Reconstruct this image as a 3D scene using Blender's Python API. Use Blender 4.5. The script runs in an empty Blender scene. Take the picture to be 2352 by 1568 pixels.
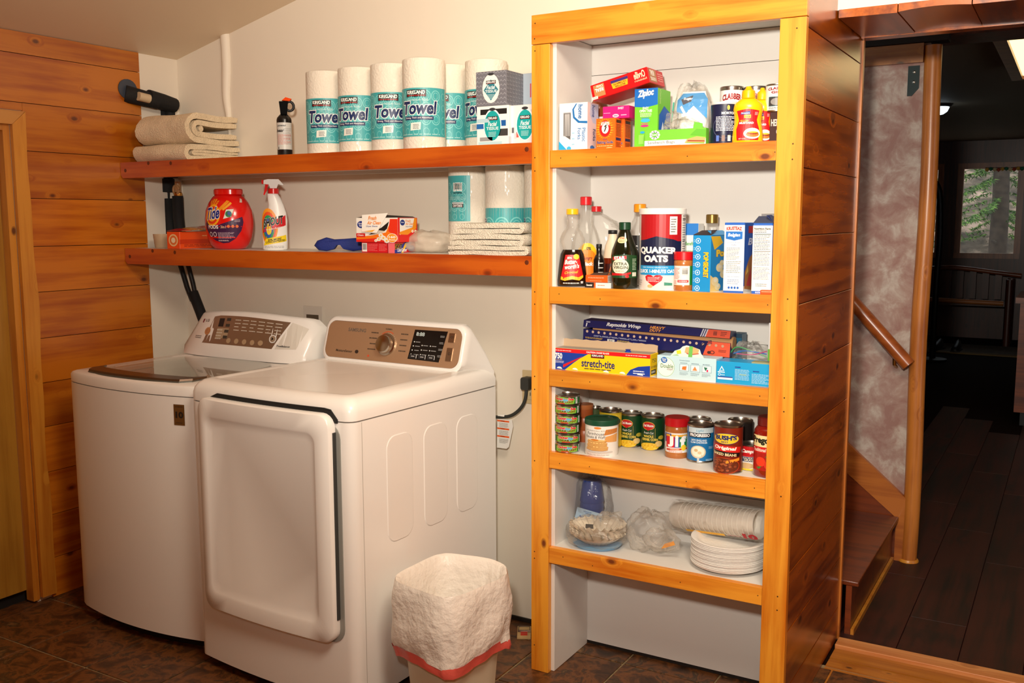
import bpy, bmesh, math, random
from mathutils import Vector, Matrix

# ------------------------------------------------------------------ camera, world, light
scene = bpy.context.scene
COL = scene.collection
random.seed(7)
IW, IH, FPX = 2352.0, 1568.0, 2204.5
YAW, PIT = -0.5308, -0.1253
CAM = Vector((1.4634, -2.6134, 1.4614))
cam_d = bpy.data.cameras.new('camera')
cam_d.sensor_width = 36.0
cam_d.lens = FPX / IW * 36.0
cam_d.clip_start = 0.05
cam_d.clip_end = 100
cam = bpy.data.objects.new('camera', cam_d)
COL.objects.link(cam)
cam.location = CAM
ROLL = -0.002
cam.rotation_euler = (Matrix.Rotation(-YAW, 3, 'Z') @ Matrix.Rotation(math.pi / 2 + PIT, 3, 'X') @ Matrix.Rotation(ROLL, 3, 'Z')).to_euler()
scene.camera = cam

w = bpy.data.worlds.new('sky')
scene.world = w
w.use_nodes = True
nt = w.node_tree
bg = nt.nodes['Background']
bg.inputs['Color'].default_value = (0.75, 0.82, 0.9, 1)
bg.inputs['Strength'].default_value = 2.2

def area(name, loc, target, size, power, color=(1, 1, 1), size_y=None):
    d = bpy.data.lights.new(name, 'AREA')
    d.energy = power
    d.size = size
    d.color = color
    if size_y:
        d.shape = 'RECTANGLE'
        d.size_y = size_y
    o = bpy.data.objects.new(name, d)
    COL.objects.link(o)
    o.location = loc
    o.rotation_euler = (Vector(target) - Vector(loc)).to_track_quat('-Z', 'Y').to_euler()
    return o

def spot(name, loc, target, angle, blend, power, radius, color):
    d = bpy.data.lights.new(name, 'SPOT')
    d.energy = power
    d.spot_size = math.radians(angle)
    d.spot_blend = blend
    d.shadow_soft_size = radius
    d.color = color
    o = bpy.data.objects.new(name, d)
    COL.objects.link(o)
    o.location = loc
    o.rotation_euler = (Vector(target) - Vector(loc)).to_track_quat('-Z', 'Y').to_euler()
    return o

FLASH = spot('camera_flash', (1.30, -2.60, 1.80), (0.75, 0.0, 2.5), 118, 1.0, 350, 0.07, (1.0, 0.93, 0.81))
CEIL = area('ceiling_lamp_light', (1.35, -1.55, 2.72), (0.75, -0.6, 0.0), 0.7, 46, (1.0, 0.88, 0.70))
scene.view_settings.view_transform = 'Standard'
scene.view_settings.look = 'None'
scene.view_settings.gamma = 1.0
scene.view_settings.use_curve_mapping = False
scene.view_settings.exposure = 0.0

# ------------------------------------------------------------------ projection helpers (metres from the surveyed camera)
_fw = Vector((math.sin(YAW) * math.cos(PIT), math.cos(YAW) * math.cos(PIT), math.sin(PIT)))
_rt = Vector((math.cos(YAW), -math.sin(YAW), 0))
_up = _rt.cross(_fw)
_rt, _up = _rt * math.cos(ROLL) + _up * math.sin(ROLL), _up * math.cos(ROLL) - _rt * math.sin(ROLL)

def dep(x, y, z):
    return (Vector((x, y, z)) - CAM).dot(_fw)

def colx(px, y, z):
    a = (px - IW / 2) / FPX
    n = _rt - _fw * a
    return CAM.x - (n.y * (y - CAM.y) + n.z * (z - CAM.z)) / n.x

def rowz(py, x, y):
    a = (IH / 2 - py) / FPX
    n = _up - _fw * a
    return CAM.z - (n.x * (x - CAM.x) + n.y * (y - CAM.y)) / n.z

# ------------------------------------------------------------------ materials
def lin(c):
    out = []
    for v in c:
        v /= 255.0
        out.append(v / 12.92 if v <= 0.04045 else ((v + 0.055) / 1.055) ** 2.4)
    return (*out, 1.0)

_M = {}

def mat(col, rough=0.5, metal=0.0, spec=0.5, alpha=1.0, trans=0.0, emit=0.0, bump=0.0, bscale=200.0, vary=0.0, vscale=30.0, coat=0.0, sss=0.0, name=None, stretch=None):
    key = (col, rough, metal, spec, alpha, trans, emit, bump, bscale, vary, vscale, coat, stretch)
    if key in _M:
        return _M[key]
    m = bpy.data.materials.new(name or 'paint_%02x%02x%02x' % tuple(int(v) for v in col))
    m.use_nodes = True
    n = m.node_tree
    b = n.nodes['Principled BSDF']
    c = lin(col)
    b.inputs['Base Color'].default_value = c
    b.inputs['Roughness'].default_value = rough
    b.inputs['Metallic'].default_value = metal
    b.inputs['Specular IOR Level'].default_value = spec
    b.inputs['Alpha'].default_value = alpha
    b.inputs['Transmission Weight'].default_value = trans
    b.inputs['Coat Weight'].default_value = coat
    if emit:
        b.inputs['Emission Color'].default_value = c
        b.inputs['Emission Strength'].default_value = emit
    if bump or vary:
        tc = n.nodes.new('ShaderNodeTexCoord')
        src = tc.outputs['Object']
        if stretch:
            mp = n.nodes.new('ShaderNodeMapping')
            mp.inputs['Scale'].default_value = stretch
            n.links.new(src, mp.inputs['Vector'])
            src = mp.outputs['Vector']
    if bump:
        nz = n.nodes.new('ShaderNodeTexNoise')
        nz.inputs['Scale'].default_value = bscale
        nz.inputs['Detail'].default_value = 3
        n.links.new(src, nz.inputs['Vector'])
        bp = n.nodes.new('ShaderNodeBump')
        bp.inputs['Strength'].default_value = bump
        bp.inputs['Distance'].default_value = 0.01
        n.links.new(nz.outputs['Fac'], bp.inputs['Height'])
        n.links.new(bp.outputs['Normal'], b.inputs['Normal'])
    if vary:
        nz = n.nodes.new('ShaderNodeTexNoise')
        nz.inputs['Scale'].default_value = vscale
        nz.inputs['Detail'].default_value = 4
        n.links.new(src, nz.inputs['Vector'])
        rp = n.nodes.new('ShaderNodeValToRGB')
        rp.color_ramp.elements[0].position = 0.3
        rp.color_ramp.elements[1].position = 0.7
        rp.color_ramp.elements[0].color = (*[v * (1 - vary) for v in c[:3]], 1)
        rp.color_ramp.elements[1].color = (*[min(1, v * (1 + vary * 0.6)) for v in c[:3]], 1)
        n.links.new(nz.outputs['Fac'], rp.inputs['Fac'])
        n.links.new(rp.outputs['Color'], b.inputs['Base Color'])
    _M[key] = m
    return m

def wood(name, light, dark, knot, axis='x', rough=0.35, knots=1.0, dens=3.0, seed=0.0, coat=0.3):
    m = bpy.data.materials.new(name)
    m.use_nodes = True
    n = m.node_tree
    L = n.links.new
    b = n.nodes['Principled BSDF']
    b.inputs['Roughness'].default_value = rough
    b.inputs['Coat Weight'].default_value = coat
    b.inputs['Coat Roughness'].default_value = 0.25
    tc = n.nodes.new('ShaderNodeTexCoord')
    oi = n.nodes.new('ShaderNodeObjectInfo')
    mul = n.nodes.new('ShaderNodeMath'); mul.operation = 'MULTIPLY'
    mul.inputs[1].default_value = 37.0
    L(oi.outputs['Random'], mul.inputs[0])
    add = n.nodes.new('ShaderNodeVectorMath'); add.operation = 'ADD'
    L(tc.outputs['Object'], add.inputs[0])
    L(mul.outputs[0], add.inputs[1])
    mp = n.nodes.new('ShaderNodeMapping')
    s = {'x': (1.6, 26, 26), 'y': (26, 1.6, 26), 'z': (26, 26, 1.6)}[axis]
    mp.inputs['Scale'].default_value = s
    mp.inputs['Location'].default_value = (seed, seed * 1.3, seed * 0.7)
    L(add.outputs[0], mp.inputs['Vector'])
    # knots first: they push the grain aside
    kp = n.nodes.new('ShaderNodeMapping')
    dens *= 2.3
    ks = {'x': (dens, dens * 1.7, dens * 1.7), 'y': (dens * 1.7, dens, dens * 1.7), 'z': (dens * 1.7, dens * 1.7, dens)}[axis]
    kp.inputs['Scale'].default_value = ks
    kp.inputs['Location'].default_value = (seed * 2, seed, seed)
    L(add.outputs[0], kp.inputs['Vector'])
    vo = n.nodes.new('ShaderNodeTexVoronoi')
    vo.inputs['Scale'].default_value = 1.0
    vo.inputs['Randomness'].default_value = 1.0
    L(kp.outputs['Vector'], vo.inputs['Vector'])
    warp = n.nodes.new('ShaderNodeMapRange')
    warp.inputs['From Min'].default_value = 0.0
    warp.inputs['From Max'].default_value = 0.22
    warp.inputs['To Min'].default_value = 1.1
    warp.inputs['To Max'].default_value = 0.0
    L(vo.outputs['Distance'], warp.inputs['Value'])
    nz = n.nodes.new('ShaderNodeTexNoise')
    nz.inputs['Scale'].default_value = 1.0
    nz.inputs['Detail'].default_value = 5
    nz.inputs['Roughness'].default_value = 0.6
    ad2 = n.nodes.new('ShaderNodeVectorMath'); ad2.operation = 'ADD'
    L(mp.outputs['Vector'], ad2.inputs[0])
    L(warp.outputs['Result'], ad2.inputs[1])
    L(ad2.outputs[0], nz.inputs['Vector'])
    nb = n.nodes.new('ShaderNodeTexNoise')
    nb.inputs['Scale'].default_value = 4.0
    nb.inputs['Detail'].default_value = 2
    L(add.outputs[0], nb.inputs['Vector'])
    mx = n.nodes.new('ShaderNodeMath'); mx.operation = 'MULTIPLY_ADD'
    mx.inputs[1].default_value = 0.35
    L(nb.outputs['Fac'], mx.inputs[0])
    L(nz.outputs['Fac'], mx.inputs[2])
    rp = n.nodes.new('ShaderNodeValToRGB')
    rp.color_ramp.elements[0].position = 0.5
    rp.color_ramp.elements[0].color = lin(dark)
    rp.color_ramp.elements[1].position = 0.76
    rp.color_ramp.elements[1].color = lin(light)
    L(mx.outputs[0], rp.inputs['Fac'])
    kr = n.nodes.new('ShaderNodeMapRange')
    kr.inputs['From Min'].default_value = 0.05
    kr.inputs['From Max'].default_value = 0.11
    kr.inputs['To Min'].default_value = knots
    kr.inputs['To Max'].default_value = 0.0
    L(vo.outputs['Distance'], kr.inputs['Value'])
    mix = n.nodes.new('ShaderNodeMix'); mix.data_type = 'RGBA'
    L(kr.outputs['Result'], mix.inputs['Factor'])
    L(rp.outputs['Color'], mix.inputs['A'])
    mix.inputs['B'].default_value = lin(knot)
    # board to board tone
    hv = n.nodes.new('ShaderNodeHueSaturation')
    vr = n.nodes.new('ShaderNodeMapRange')
    vr.inputs['To Min'].default_value = 0.82
    vr.inputs['To Max'].default_value = 1.14
    L(oi.outputs['Random'], vr.inputs['Value'])
    L(vr.outputs['Result'], hv.inputs['Value'])
    L(mix.outputs['Result'], hv.inputs['Color'])
    L(hv.outputs['Color'], b.inputs['Base Color'])
    bp = n.nodes.new('ShaderNodeBump')
    bp.inputs['Strength'].default_value = 0.08
    bp.inputs['Distance'].default_value = 0.004
    L(nz.outputs['Fac'], bp.inputs['Height'])
    L(bp.outputs['Normal'], b.inputs['Normal'])
    return m

def mottled(name, cols, scale, rough=0.5, bump=0.2, detail=6, distort=0.6, bscale=None, rnd=True):
    m = bpy.data.materials.new(name)
    m.use_nodes = True
    n = m.node_tree
    L = n.links.new
    b = n.nodes['Principled BSDF']
    b.inputs['Roughness'].default_value = rough
    tc = n.nodes.new('ShaderNodeTexCoord')
    src = tc.outputs['Object']
    if rnd:
        oi = n.nodes.new('ShaderNodeObjectInfo')
        mul = n.nodes.new('ShaderNodeMath'); mul.operation = 'MULTIPLY'
        mul.inputs[1].default_value = 53.0
        L(oi.outputs['Random'], mul.inputs[0])
        add = n.nodes.new('ShaderNodeVectorMath'); add.operation = 'ADD'
        L(src, add.inputs[0]); L(mul.outputs[0], add.inputs[1])
        src = add.outputs[0]
    nz = n.nodes.new('ShaderNodeTexNoise')
    nz.inputs['Scale'].default_value = scale
    nz.inputs['Detail'].default_value = detail
    nz.inputs['Roughness'].default_value = 0.62
    nz.inputs['Distortion'].default_value = distort
    L(src, nz.inputs['Vector'])
    rp = n.nodes.new('ShaderNodeValToRGB')
    cr = rp.color_ramp
    k = len(cols)
    for i, (pos, c) in enumerate(cols):
        e = cr.elements[i] if i < 2 else cr.elements.new(pos)
        e.position = pos
        e.color = lin(c)
    L(nz.outputs['Fac'], rp.inputs['Fac'])
    L(rp.outputs['Color'], b.inputs['Base Color'])
    bp = n.nodes.new('ShaderNodeBump')
    bp.inputs['Strength'].default_value = bump
    bp.inputs['Distance'].default_value = 0.006
    L(nz.outputs['Fac'], bp.inputs['Height'])
    L(bp.outputs['Normal'], b.inputs['Normal'])
    return m

def film(name, col, base, edge, rough, bump=0.0, bscale=28, spec=0.8):
    """thin clear plastic: mostly see-through, more reflecting at grazing angles (Fresnel)"""
    m = bpy.data.materials.new(name); m.use_nodes = True
    n = m.node_tree; L = n.links.new
    b = n.nodes['Principled BSDF']
    b.inputs['Base Color'].default_value = lin(col); b.inputs['Roughness'].default_value = rough; b.inputs['Specular IOR Level'].default_value = spec
    b.inputs['Coat Weight'].default_value = 1.0; b.inputs['Coat Roughness'].default_value = rough
    tr = n.nodes.new('ShaderNodeBsdfTransparent'); mx = n.nodes.new('ShaderNodeMixShader')
    fr = n.nodes.new('ShaderNodeFresnel'); fr.inputs['IOR'].default_value = 1.45
    mr = n.nodes.new('ShaderNodeMapRange'); mr.inputs['From Min'].default_value = 0.03; mr.inputs['From Max'].default_value = 0.6
    mr.inputs['To Min'].default_value = base; mr.inputs['To Max'].default_value = edge
    L(fr.outputs[0], mr.inputs['Value']); L(mr.outputs['Result'], mx.inputs['Fac'])
    L(tr.outputs[0], mx.inputs[1]); L(b.outputs[0], mx.inputs[2]); L(mx.outputs[0], n.nodes['Material Output'].inputs['Surface'])
    if bump:
        tc = n.nodes.new('ShaderNodeTexCoord'); nz = n.nodes.new('ShaderNodeTexNoise'); nz.inputs['Scale'].default_value = bscale; nz.inputs['Detail'].default_value = 3
        bp = n.nodes.new('ShaderNodeBump'); bp.inputs['Strength'].default_value = bump; bp.inputs['Distance'].default_value = 0.01
        L(tc.outputs['Object'], nz.inputs['Vector']); L(nz.outputs['Fac'], bp.inputs['Height']); L(bp.outputs['Normal'], b.inputs['Normal']); L(bp.outputs['Normal'], fr.inputs['Normal'])
    return m

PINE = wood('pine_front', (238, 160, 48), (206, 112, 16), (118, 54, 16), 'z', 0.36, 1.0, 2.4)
PINE_X = wood('pine_front_horizontal', (236, 156, 46), (202, 106, 15), (118, 54, 16), 'x', 0.36, 1.0, 2.4, 3.0)
REDRAIL = wood('dim_shelf_rail', (206, 96, 18), (172, 62, 8), (84, 28, 8), 'x', 0.34, 1.0, 2.2, 5.0)  # same pine toned redder: the dimmer light is put into its colour
WALLPINE = wood('amber_wall_plank', (202, 116, 22), (166, 78, 8), (88, 34, 8), 'y', 0.33, 0.9, 2.6, 1.0)  # same pine again, the dim light on the left put into the colour
SIDEPINE = wood('shaded_amber_plank', (184, 94, 16), (118, 48, 5), (58, 18, 5), 'y', 0.26, 0.9, 2.0, 2.0, 0.5)  # same pine as the front; shade from grazing light is put into the colour
CASING = wood('pale_casing_pine', (208, 140, 46), (182, 106, 26), (80, 36, 10), 'z', 0.4, 0.9, 2.4, 4.0)
DOORVEN = wood('door_veneer', (190, 140, 48), (168, 116, 34), (150, 96, 30), 'z', 0.42, 0.1, 1.0, 6.0)
LOGWOOD = wood('log_post', (196, 120, 48), (150, 80, 26), (60, 24, 8), 'z', 0.4, 0.9, 2.2, 8.0)
STAIRWOOD = wood('stair_wood', (120, 52, 16), (78, 30, 9), (50, 20, 6), 'x', 0.35, 0.4, 1.6, 9.0)
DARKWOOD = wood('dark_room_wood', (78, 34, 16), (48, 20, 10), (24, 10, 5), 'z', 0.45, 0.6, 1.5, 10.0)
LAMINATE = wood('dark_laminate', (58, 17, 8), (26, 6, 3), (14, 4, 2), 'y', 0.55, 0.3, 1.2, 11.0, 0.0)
WHITEWALL = mat((236, 225, 208), 0.55, bump=0.15, bscale=9.0, name='white_wall_paint')
CEILPAINT = mat((230, 210, 182), 0.5, bump=0.1, bscale=6.0, name='ceiling_paint')
WHITEBOARD = mat((226, 222, 216), 0.45, bump=0.06, bscale=30, name='white_shelf_paint')
ENAMEL = mat((240, 236, 231), 0.25, coat=0.2, name='white_enamel')
BLACK = mat((10, 10, 11), 0.5, name='black_plastic')
TILE = mottled('slate_tile', [(0.30, (44, 28, 17)), (0.43, (76, 46, 24)), (0.52, (116, 70, 34)), (0.6, (58, 40, 25)), (0.72, (134, 98, 60))], 13.0, 0.38, 0.35, 10, 0.5)
PLASTER = mottled('mauve_plaster', [(0.38, (150, 114, 106)), (0.52, (166, 140, 130)), (0.66, (190, 178, 168))], 11.0, 0.8, 0.1, 5, 0.4, rnd=False)

# ------------------------------------------------------------------ object helpers
def tag(o, label, cat, group=None, kind=None):
    o['label'] = label
    if cat:
        o['category'] = cat
    if group:
        o['group'] = group
    if kind:
        o['kind'] = kind
    return o

def thing(name, label, cat, loc=(0, 0, 0), rz=0.0, group=None, rot=None):
    o = bpy.data.objects.new(name, None)
    o.empty_display_size = 0.05
    COL.objects.link(o)
    o.location = loc
    o.rotation_euler = rot if rot else (0, 0, rz)
    return tag(o, label, cat, group)

def obj(name, bm, mats, parent=None, smooth=0, loc=None, bevel=0.0, seg=2):
    if bevel:
        bmesh.ops.bevel(bm, geom=[e for e in bm.edges], offset=bevel, segments=seg, profile=0.5, affect='EDGES', clamp_overlap=True)
    me = bpy.data.meshes.new(name)
    bm.normal_update()
    bm.to_mesh(me)
    bm.free()
    if not isinstance(mats, (list, tuple)):
        mats = [mats]
    for m in mats:
        me.materials.append(m)
    if smooth:
        me.polygons.foreach_set('use_smooth', [True] * len(me.polygons))
        me.set_sharp_from_angle(angle=math.radians(smooth))
    o = bpy.data.objects.new(name, me)
    COL.objects.link(o)
    if parent:
        o.parent = parent
    if loc:
        o.location = loc
    return o

def inst(o, parent=None, loc=None, rot=None, scale=None, name=None):
    c = o.copy()
    if name:
        c.name = name
    COL.objects.link(c)
    if parent:
        c.parent = parent
    if loc:
        c.location = loc
    if rot:
        c.rotation_euler = rot
    if scale:
        c.scale = scale
    return c

def copy_thing(o, loc, label, rz=0.0):
    c = o.copy()
    COL.objects.link(c)
    c.location = loc
    c.rotation_euler = (0, 0, rz)
    c['label'] = label
    for ch in o.children:
        d = ch.copy()
        COL.objects.link(d)
        d.parent = c
        for g in ch.children:
            e = g.copy()
            COL.objects.link(e)
            e.parent = d
    return c

def struct(name, bm, m, label=None, parent=None, smooth=0, bevel=0):
    o = obj(name, bm, m, parent, smooth, bevel=bevel)
    if not parent:
        o['kind'] = 'structure'
        if label:
            o['label'] = label
    return o

def B():
    return bmesh.new()

def box(bm, lo, hi, mi=0):
    x0, y0, z0 = lo
    x1, y1, z1 = hi
    v = [bm.verts.new(p) for p in ((x0, y0, z0), (x1, y0, z0), (x1, y1, z0), (x0, y1, z0), (x0, y0, z1), (x1, y0, z1), (x1, y1, z1), (x0, y1, z1))]
    for f in ((0, 3, 2, 1), (4, 5, 6, 7), (0, 1, 5, 4), (1, 2, 6, 5), (2, 3, 7, 6), (3, 0, 4, 7)):
        bm.faces.new([v[i] for i in f]).material_index = mi
    return bm

def bbox(lo, hi):
    return box(B(), lo, hi)

def loops(bm, rings, close=True, cap0=True, cap1=True, mi=0, mis=None):
    """skin rings of points with quads"""
    vr = [[bm.verts.new(p) for p in r] for r in rings]
    n = len(vr[0])
    for i in range(len(vr) - 1):
        for j in range(n if close else n - 1):
            k = (j + 1) % n
            try:
                f = bm.faces.new((vr[i][j], vr[i][k], vr[i + 1][k], vr[i + 1][j]))
                f.material_index = mis[i] if mis else mi
            except ValueError:
                pass
    if cap0:
        f = bm.faces.new(list(reversed(vr[0]))); f.material_index = mis[0] if mis else mi
    if cap1:
        f = bm.faces.new(vr[-1]); f.material_index = mis[-1] if mis else mi
    return bm

def lathe(bm, prof, n=28, sx=1.0, sy=1.0, cx=0.0, cy=0.0, mi=0, mis=None, cap0=True, cap1=True):
    rings = [[(cx + r * sx * math.sin(2 * math.pi * j / n), cy - r * sy * math.cos(2 * math.pi * j / n), z) for j in range(n)] for r, z in prof]
    return loops(bm, rings, True, cap0, cap1, mi, mis)

def tube(bm, pts, r, n=10, mi=0, cap=True):
    pts = [Vector(p) for p in pts]
    rs = r if isinstance(r, (list, tuple)) else [r] * len(pts)
    rings = []
    ref = None
    for i, p in enumerate(pts):
        t = (pts[min(i + 1, len(pts) - 1)] - pts[max(i - 1, 0)]).normalized()
        if ref is None:
            ref = t.orthogonal().normalized()
        ref = (ref - t * ref.dot(t)).normalized()
        bi = t.cross(ref)
        rings.append([tuple(p + (ref * math.cos(2 * math.pi * j / n) + bi * math.sin(2 * math.pi * j / n)) * rs[i]) for j in range(n)])
    return loops(bm, rings, True, cap, cap, mi)

def spline(pts, k=6):
    P = [Vector(p) for p in pts]
    P = [P[0] * 2 - P[1]] + P + [P[-1] * 2 - P[-2]]
    out = []
    for i in range(1, len(P) - 2):
        for s in range(k):
            t = s / k
            a, b, c, d = P[i - 1:i + 3]
            out.append(0.5 * ((2 * b) + (c - a) * t + (2 * a - 5 * b + 4 * c - d) * t * t + (3 * b - a - 3 * c + d) * t ** 3))
    out.append(P[-2])
    return out

def rrect(x0, z0, x1, z1, r, k=5):
    out = []
    for cx, cz, a in ((x1 - r, z1 - r, 0), (x0 + r, z1 - r, 90), (x0 + r, z0 + r, 180), (x1 - r, z0 + r, 270)):
        for i in range(k + 1):
            t = math.radians(a + 90.0 * i / k)
            out.append((cx + r * math.cos(t), cz + r * math.sin(t)))
    return out
# ------------------------------------------------------------------ the setting
# floor: 12 inch tiles over a grout bed
fl = struct('floor', box(bbox((-2.2, -3.7, -0.06), (2.7, 0.36, -0.004)), (0.8, 0.36, -0.06), (2.7, 0.52, -0.004)), mat((150, 128, 92), 0.8, vary=0.3, vscale=40, name='grout'), 'brown slate tile floor with pale grout')
tb = bbox((-0.1495, -0.1495, -0.012), (0.1495, 0.1495, 0))
tile0 = obj('tile', tb, TILE, fl, bevel=0.0015, seg=1)
first = True
for i in range(11):
    for j in range(6):
        x = -1.4325 + 0.305 * (i - 1)
        y = -0.5755 + 0.305 * (j - 2)
        if x < -1.95 or x > 1.6:
            continue
        p = (x, y, random.uniform(-0.0008, 0.0004))
        if first:
            tile0.location = p; first = False
        else:
            inst(tile0, fl, p, (0, 0, random.choice((0, 1, 2, 3)) * math.pi / 2))

for j in range(6):
    inst(tile0, fl, (-1.937, -0.5755 + 0.305 * (j - 2), -0.0004), scale=(0.32, 1, 1))

# left wall: white behind, amber planks over it, door in its casing
bm = B()
box(bm, (-2.05, -0.47, 0), (-1.928, 0.36, 2.3))
box(bm, (-2.05, -1.36, 1.815), (-1.928, -0.47, 2.3))
box(bm, (-2.05, -3.7, 0), (-1.928, -1.36, 2.3))
wl = struct('wall_left', bm, WHITEWALL, 'white side wall faced with amber pine planks')
bm = box(bbox((-1.9279, -0.409, 0), (-1.9271, 0.114, 2.149)), (-1.9279, -1.9, 1.867), (-1.9271, -0.4095, 2.149))
obj('plank_backing', bm, mat((30, 14, 6), 0.8, name='joint_shadow_brown'), wl)
zj = [0.0, 0.157, 0.329, 0.5, 0.678, 0.849, 1.02, 1.196, 1.368, 1.547, 1.721, 1.895, 2.07, 2.15]
for i in range(len(zj) - 1):
    z0, z1 = zj[i] + 0.0012, zj[i + 1] - 0.0012
    bm = B()
    if z1 < 1.85:
        box(bm, (-1.927, -0.41, z0), (-1.917, 0.115, z1))
    elif z0 < 1.86:
        box(bm, (-1.927, -0.41, z0), (-1.917, 0.115, z1))
        box(bm, (-1.927, -1.6, 1.866), (-1.917, -0.411, z1))
    else:
        box(bm, (-1.927, -1.9, z0), (-1.917, 0.115, z1))
    obj('plank', bm, WALLPINE, wl)
# notch in the planks where the pipe leaves the wall
# door and casing
cs = thing('door_casing', 'pale pine casing around the left door', None)
del cs['label']
cs.name = 'trim_1'; cs['kind'] = 'structure'; cs['label'] = 'pale knotty pine casing around the door on the left'
def casing_edge(z):
    return -0.41 + 0.004 * math.sin(z * 7) + 0.003 * math.sin(z * 17 + 1)
bm = B()
zs = [0.02 + i * 0.06 for i in range(31)]
rings = []
for z in zs:
    top = -0.465 - 0.0
    z2 = z
    e = casing_edge(z)
    rings.append([(-1.917, -0.465, z), (-1.899, -0.465, z), (-1.899, e, z), (-1.917, e, z)])
rings[-1] = [(-1.917, -0.465, 1.8115), (-1.899, -0.465, 1.8115), (-1.899, -0.411, 1.8612), (-1.917, -0.411, 1.8612)]
loops(bm, rings)
obj('casing_board', bm, CASING, cs, 30)
bm = B()
loops(bm, [[(-1.917, -0.4655, 1.812), (-1.899, -0.4655, 1.812), (-1.899, -0.412, 1.862), (-1.917, -0.412, 1.862)], [(-1.917, -1.36, 1.812), (-1.899, -1.36, 1.812), (-1.899, -1.42, 1.862), (-1.917, -1.42, 1.862)]])
hb = obj('casing_board', bm, wood('pale_casing_head', (206, 142, 66), (182, 112, 44), (80, 36, 10), 'y', 0.4, 0.6, 2.4, 4.0), cs)
obj('casing_board', bbox((-1.917, -1.42, 0.02), (-1.899, -1.365, 1.812)), CASING, cs)
obj('door_stop', bbox((-1.962, -0.492, 0.01), (-1.918, -0.466, 1.812)), CASING, cs)
obj('door_stop', bbox((-1.962, -1.36, 1.79), (-1.918, -0.492, 1.812)), CASING, cs)
d1 = struct('door_1', bbox((-2.0, -1.35, 0.05), (-1.955, -0.494, 1.79)), DOORVEN, 'flat yellow-brown veneer door at the left edge', bevel=0.002)
obj('door_gap_block', bbox((-2.04, -1.36, -0.004), (-1.985, -0.47, 0.055)), mat((8, 6, 5), 0.8, name='gap_block_black'), d1)  # added black block: stands for the dark gap and stops light leaking in
obj('door_handle', lathe(B(), [(0.0, 0), (0.012, 0.0), (0.012, 0.03), (0.028, 0.04), (0.028, 0.065), (0.01, 0.075)], 16), mat((170, 140, 80), 0.25, 1.0, name='brass_knob'), d1, 40, loc=(-1.955, -1.28, 0.95)).rotation_euler = (0, math.pi / 2, 0)

# back wall behind the machines and the wall shelves
bm = bbox((-1.93, 0.32, 0), (0.80, 0.36, 3.0))
wb = struct('wall_back', bm, WHITEWALL, 'white painted wall behind the machines and shelves')
bm = B()
tube(bm, spline([(-1.632, 0.325, 2.235), (-1.628, 0.322, 2.1), (-1.636, 0.321, 1.98), (-1.628, 0.32, 1.9), (-1.625, 0.317, 1.8)], 4), [0.024, 0.024, 0.023, 0.023, 0.022, 0.022, 0.021, 0.020, 0.019, 0.018, 0.017, 0.016, 0.014, 0.012, 0.008, 0.006, 0.004], 12)
obj('painted_corner_bead', bm, WHITEWALL, wb, 60)
# base gap trim
struct('baseboard_back', bbox((-1.9, 0.312, 0.0), (0.02, 0.3198, 0.014)), mat((26, 18, 12), 0.6, name='dark_base_gap'), 'thin dark strip at the foot of the back wall')

# sloped ceiling
def cz(x):
    return 2.15 + 0.245 * (x + 1.924)
bm = B()
loops(bm, [[(-2.05, -3.7, cz(-2.05)), (-2.05, 0.36, cz(-2.05)), (-2.05, 0.36, cz(-2.05) + 0.1), (-2.05, -3.7, cz(-2.05) + 0.1)], [(2.75, -3.7, cz(2.75)), (2.75, 0.36, cz(2.75)), (2.75, 0.36, cz(2.75) + 0.1), (2.75, -3.7, cz(2.75) + 0.1)]])
struct('ceiling', bm, CEILPAINT, 'white sloping ceiling rising to the right')

# wall with the doorway on the right, and walls behind the photographer
bm = B()
box(bm, (0.80, 0.362, 2.066), (2.75, 0.74, 3.4))
box(bm, (2.15, 0.362, 0), (2.75, 0.74, 2.066))
struct('wall_right', bm, WHITEWALL, 'white wall above the doorway to the dark room')
struct('wall_side', bbox((2.7, -3.7, 0), (2.75, 0.362, 3.4)), WALLPINE, 'amber plank wall on the right, out of the picture')
struct('wall_front', bbox((-2.05, -3.75, 0), (2.75, -3.7, 3.4)), WALLPINE, 'amber plank wall behind the camera')

# door head: boards under the wall
hd = thing('trim_2', 'x', None); hd['kind'] = 'structure'; hd['label'] = 'amber board lining under the head of the doorway'
xs = [0.822, 0.985, 1.175, 1.37, 1.56, 1.75, 1.94, 2.148]
for i in range(len(xs) - 1):
    bm = B()
    n = 6
    R = []
    for k in range(n + 1):
        t = k / n
        x = xs[i] + 0.0015 + (xs[i + 1] - xs[i] - 0.003) * t
        c = 0.006 * (4 * t * (1 - t)) if i % 2 else -0.002 * t
        R.append([(x, 0.355, 2.043 + c), (x, 0.70, 2.043 + c), (x, 0.70, 2.066), (x, 0.355, 2.066)])
    loops(bm, R)
    obj('head_board', bm, SIDEPINE, hd, 40)
obj('head_beam', bbox((0.822, 0.702, 2.04), (2.148, 0.757, 2.066)), SIDEPINE, hd)

# threshold
th = thing('trim_3', 'x', None); th['kind'] = 'structure'; th['label'] = 'pale wooden threshold with orange boards before it'
obj('threshold_strip', bbox((0.826, 0.665, -0.01), (2.148, 0.735, 0.012)), wood('threshold_strip_pine', (214, 150, 92), (190, 118, 62), (120, 64, 30), 'x', 0.4, 0.3, 1.5, 12.0), th, bevel=0.002)
TB = wood('threshold_board', (196, 124, 40), (168, 94, 20), (70, 32, 12), 'x', 0.45, 0.9, 3.0, 13.0)
obj('threshold_board', bbox((0.828, 0.58, -0.02), (2.148, 0.662, -0.001)), TB, th)
obj('threshold_board', bbox((0.828, 0.513, -0.02), (2.148, 0.573, -0.002)), TB, th)
obj('threshold_board', bbox((0.828, 0.375, -0.02), (2.148, 0.507, -0.003)), TB, th)

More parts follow.
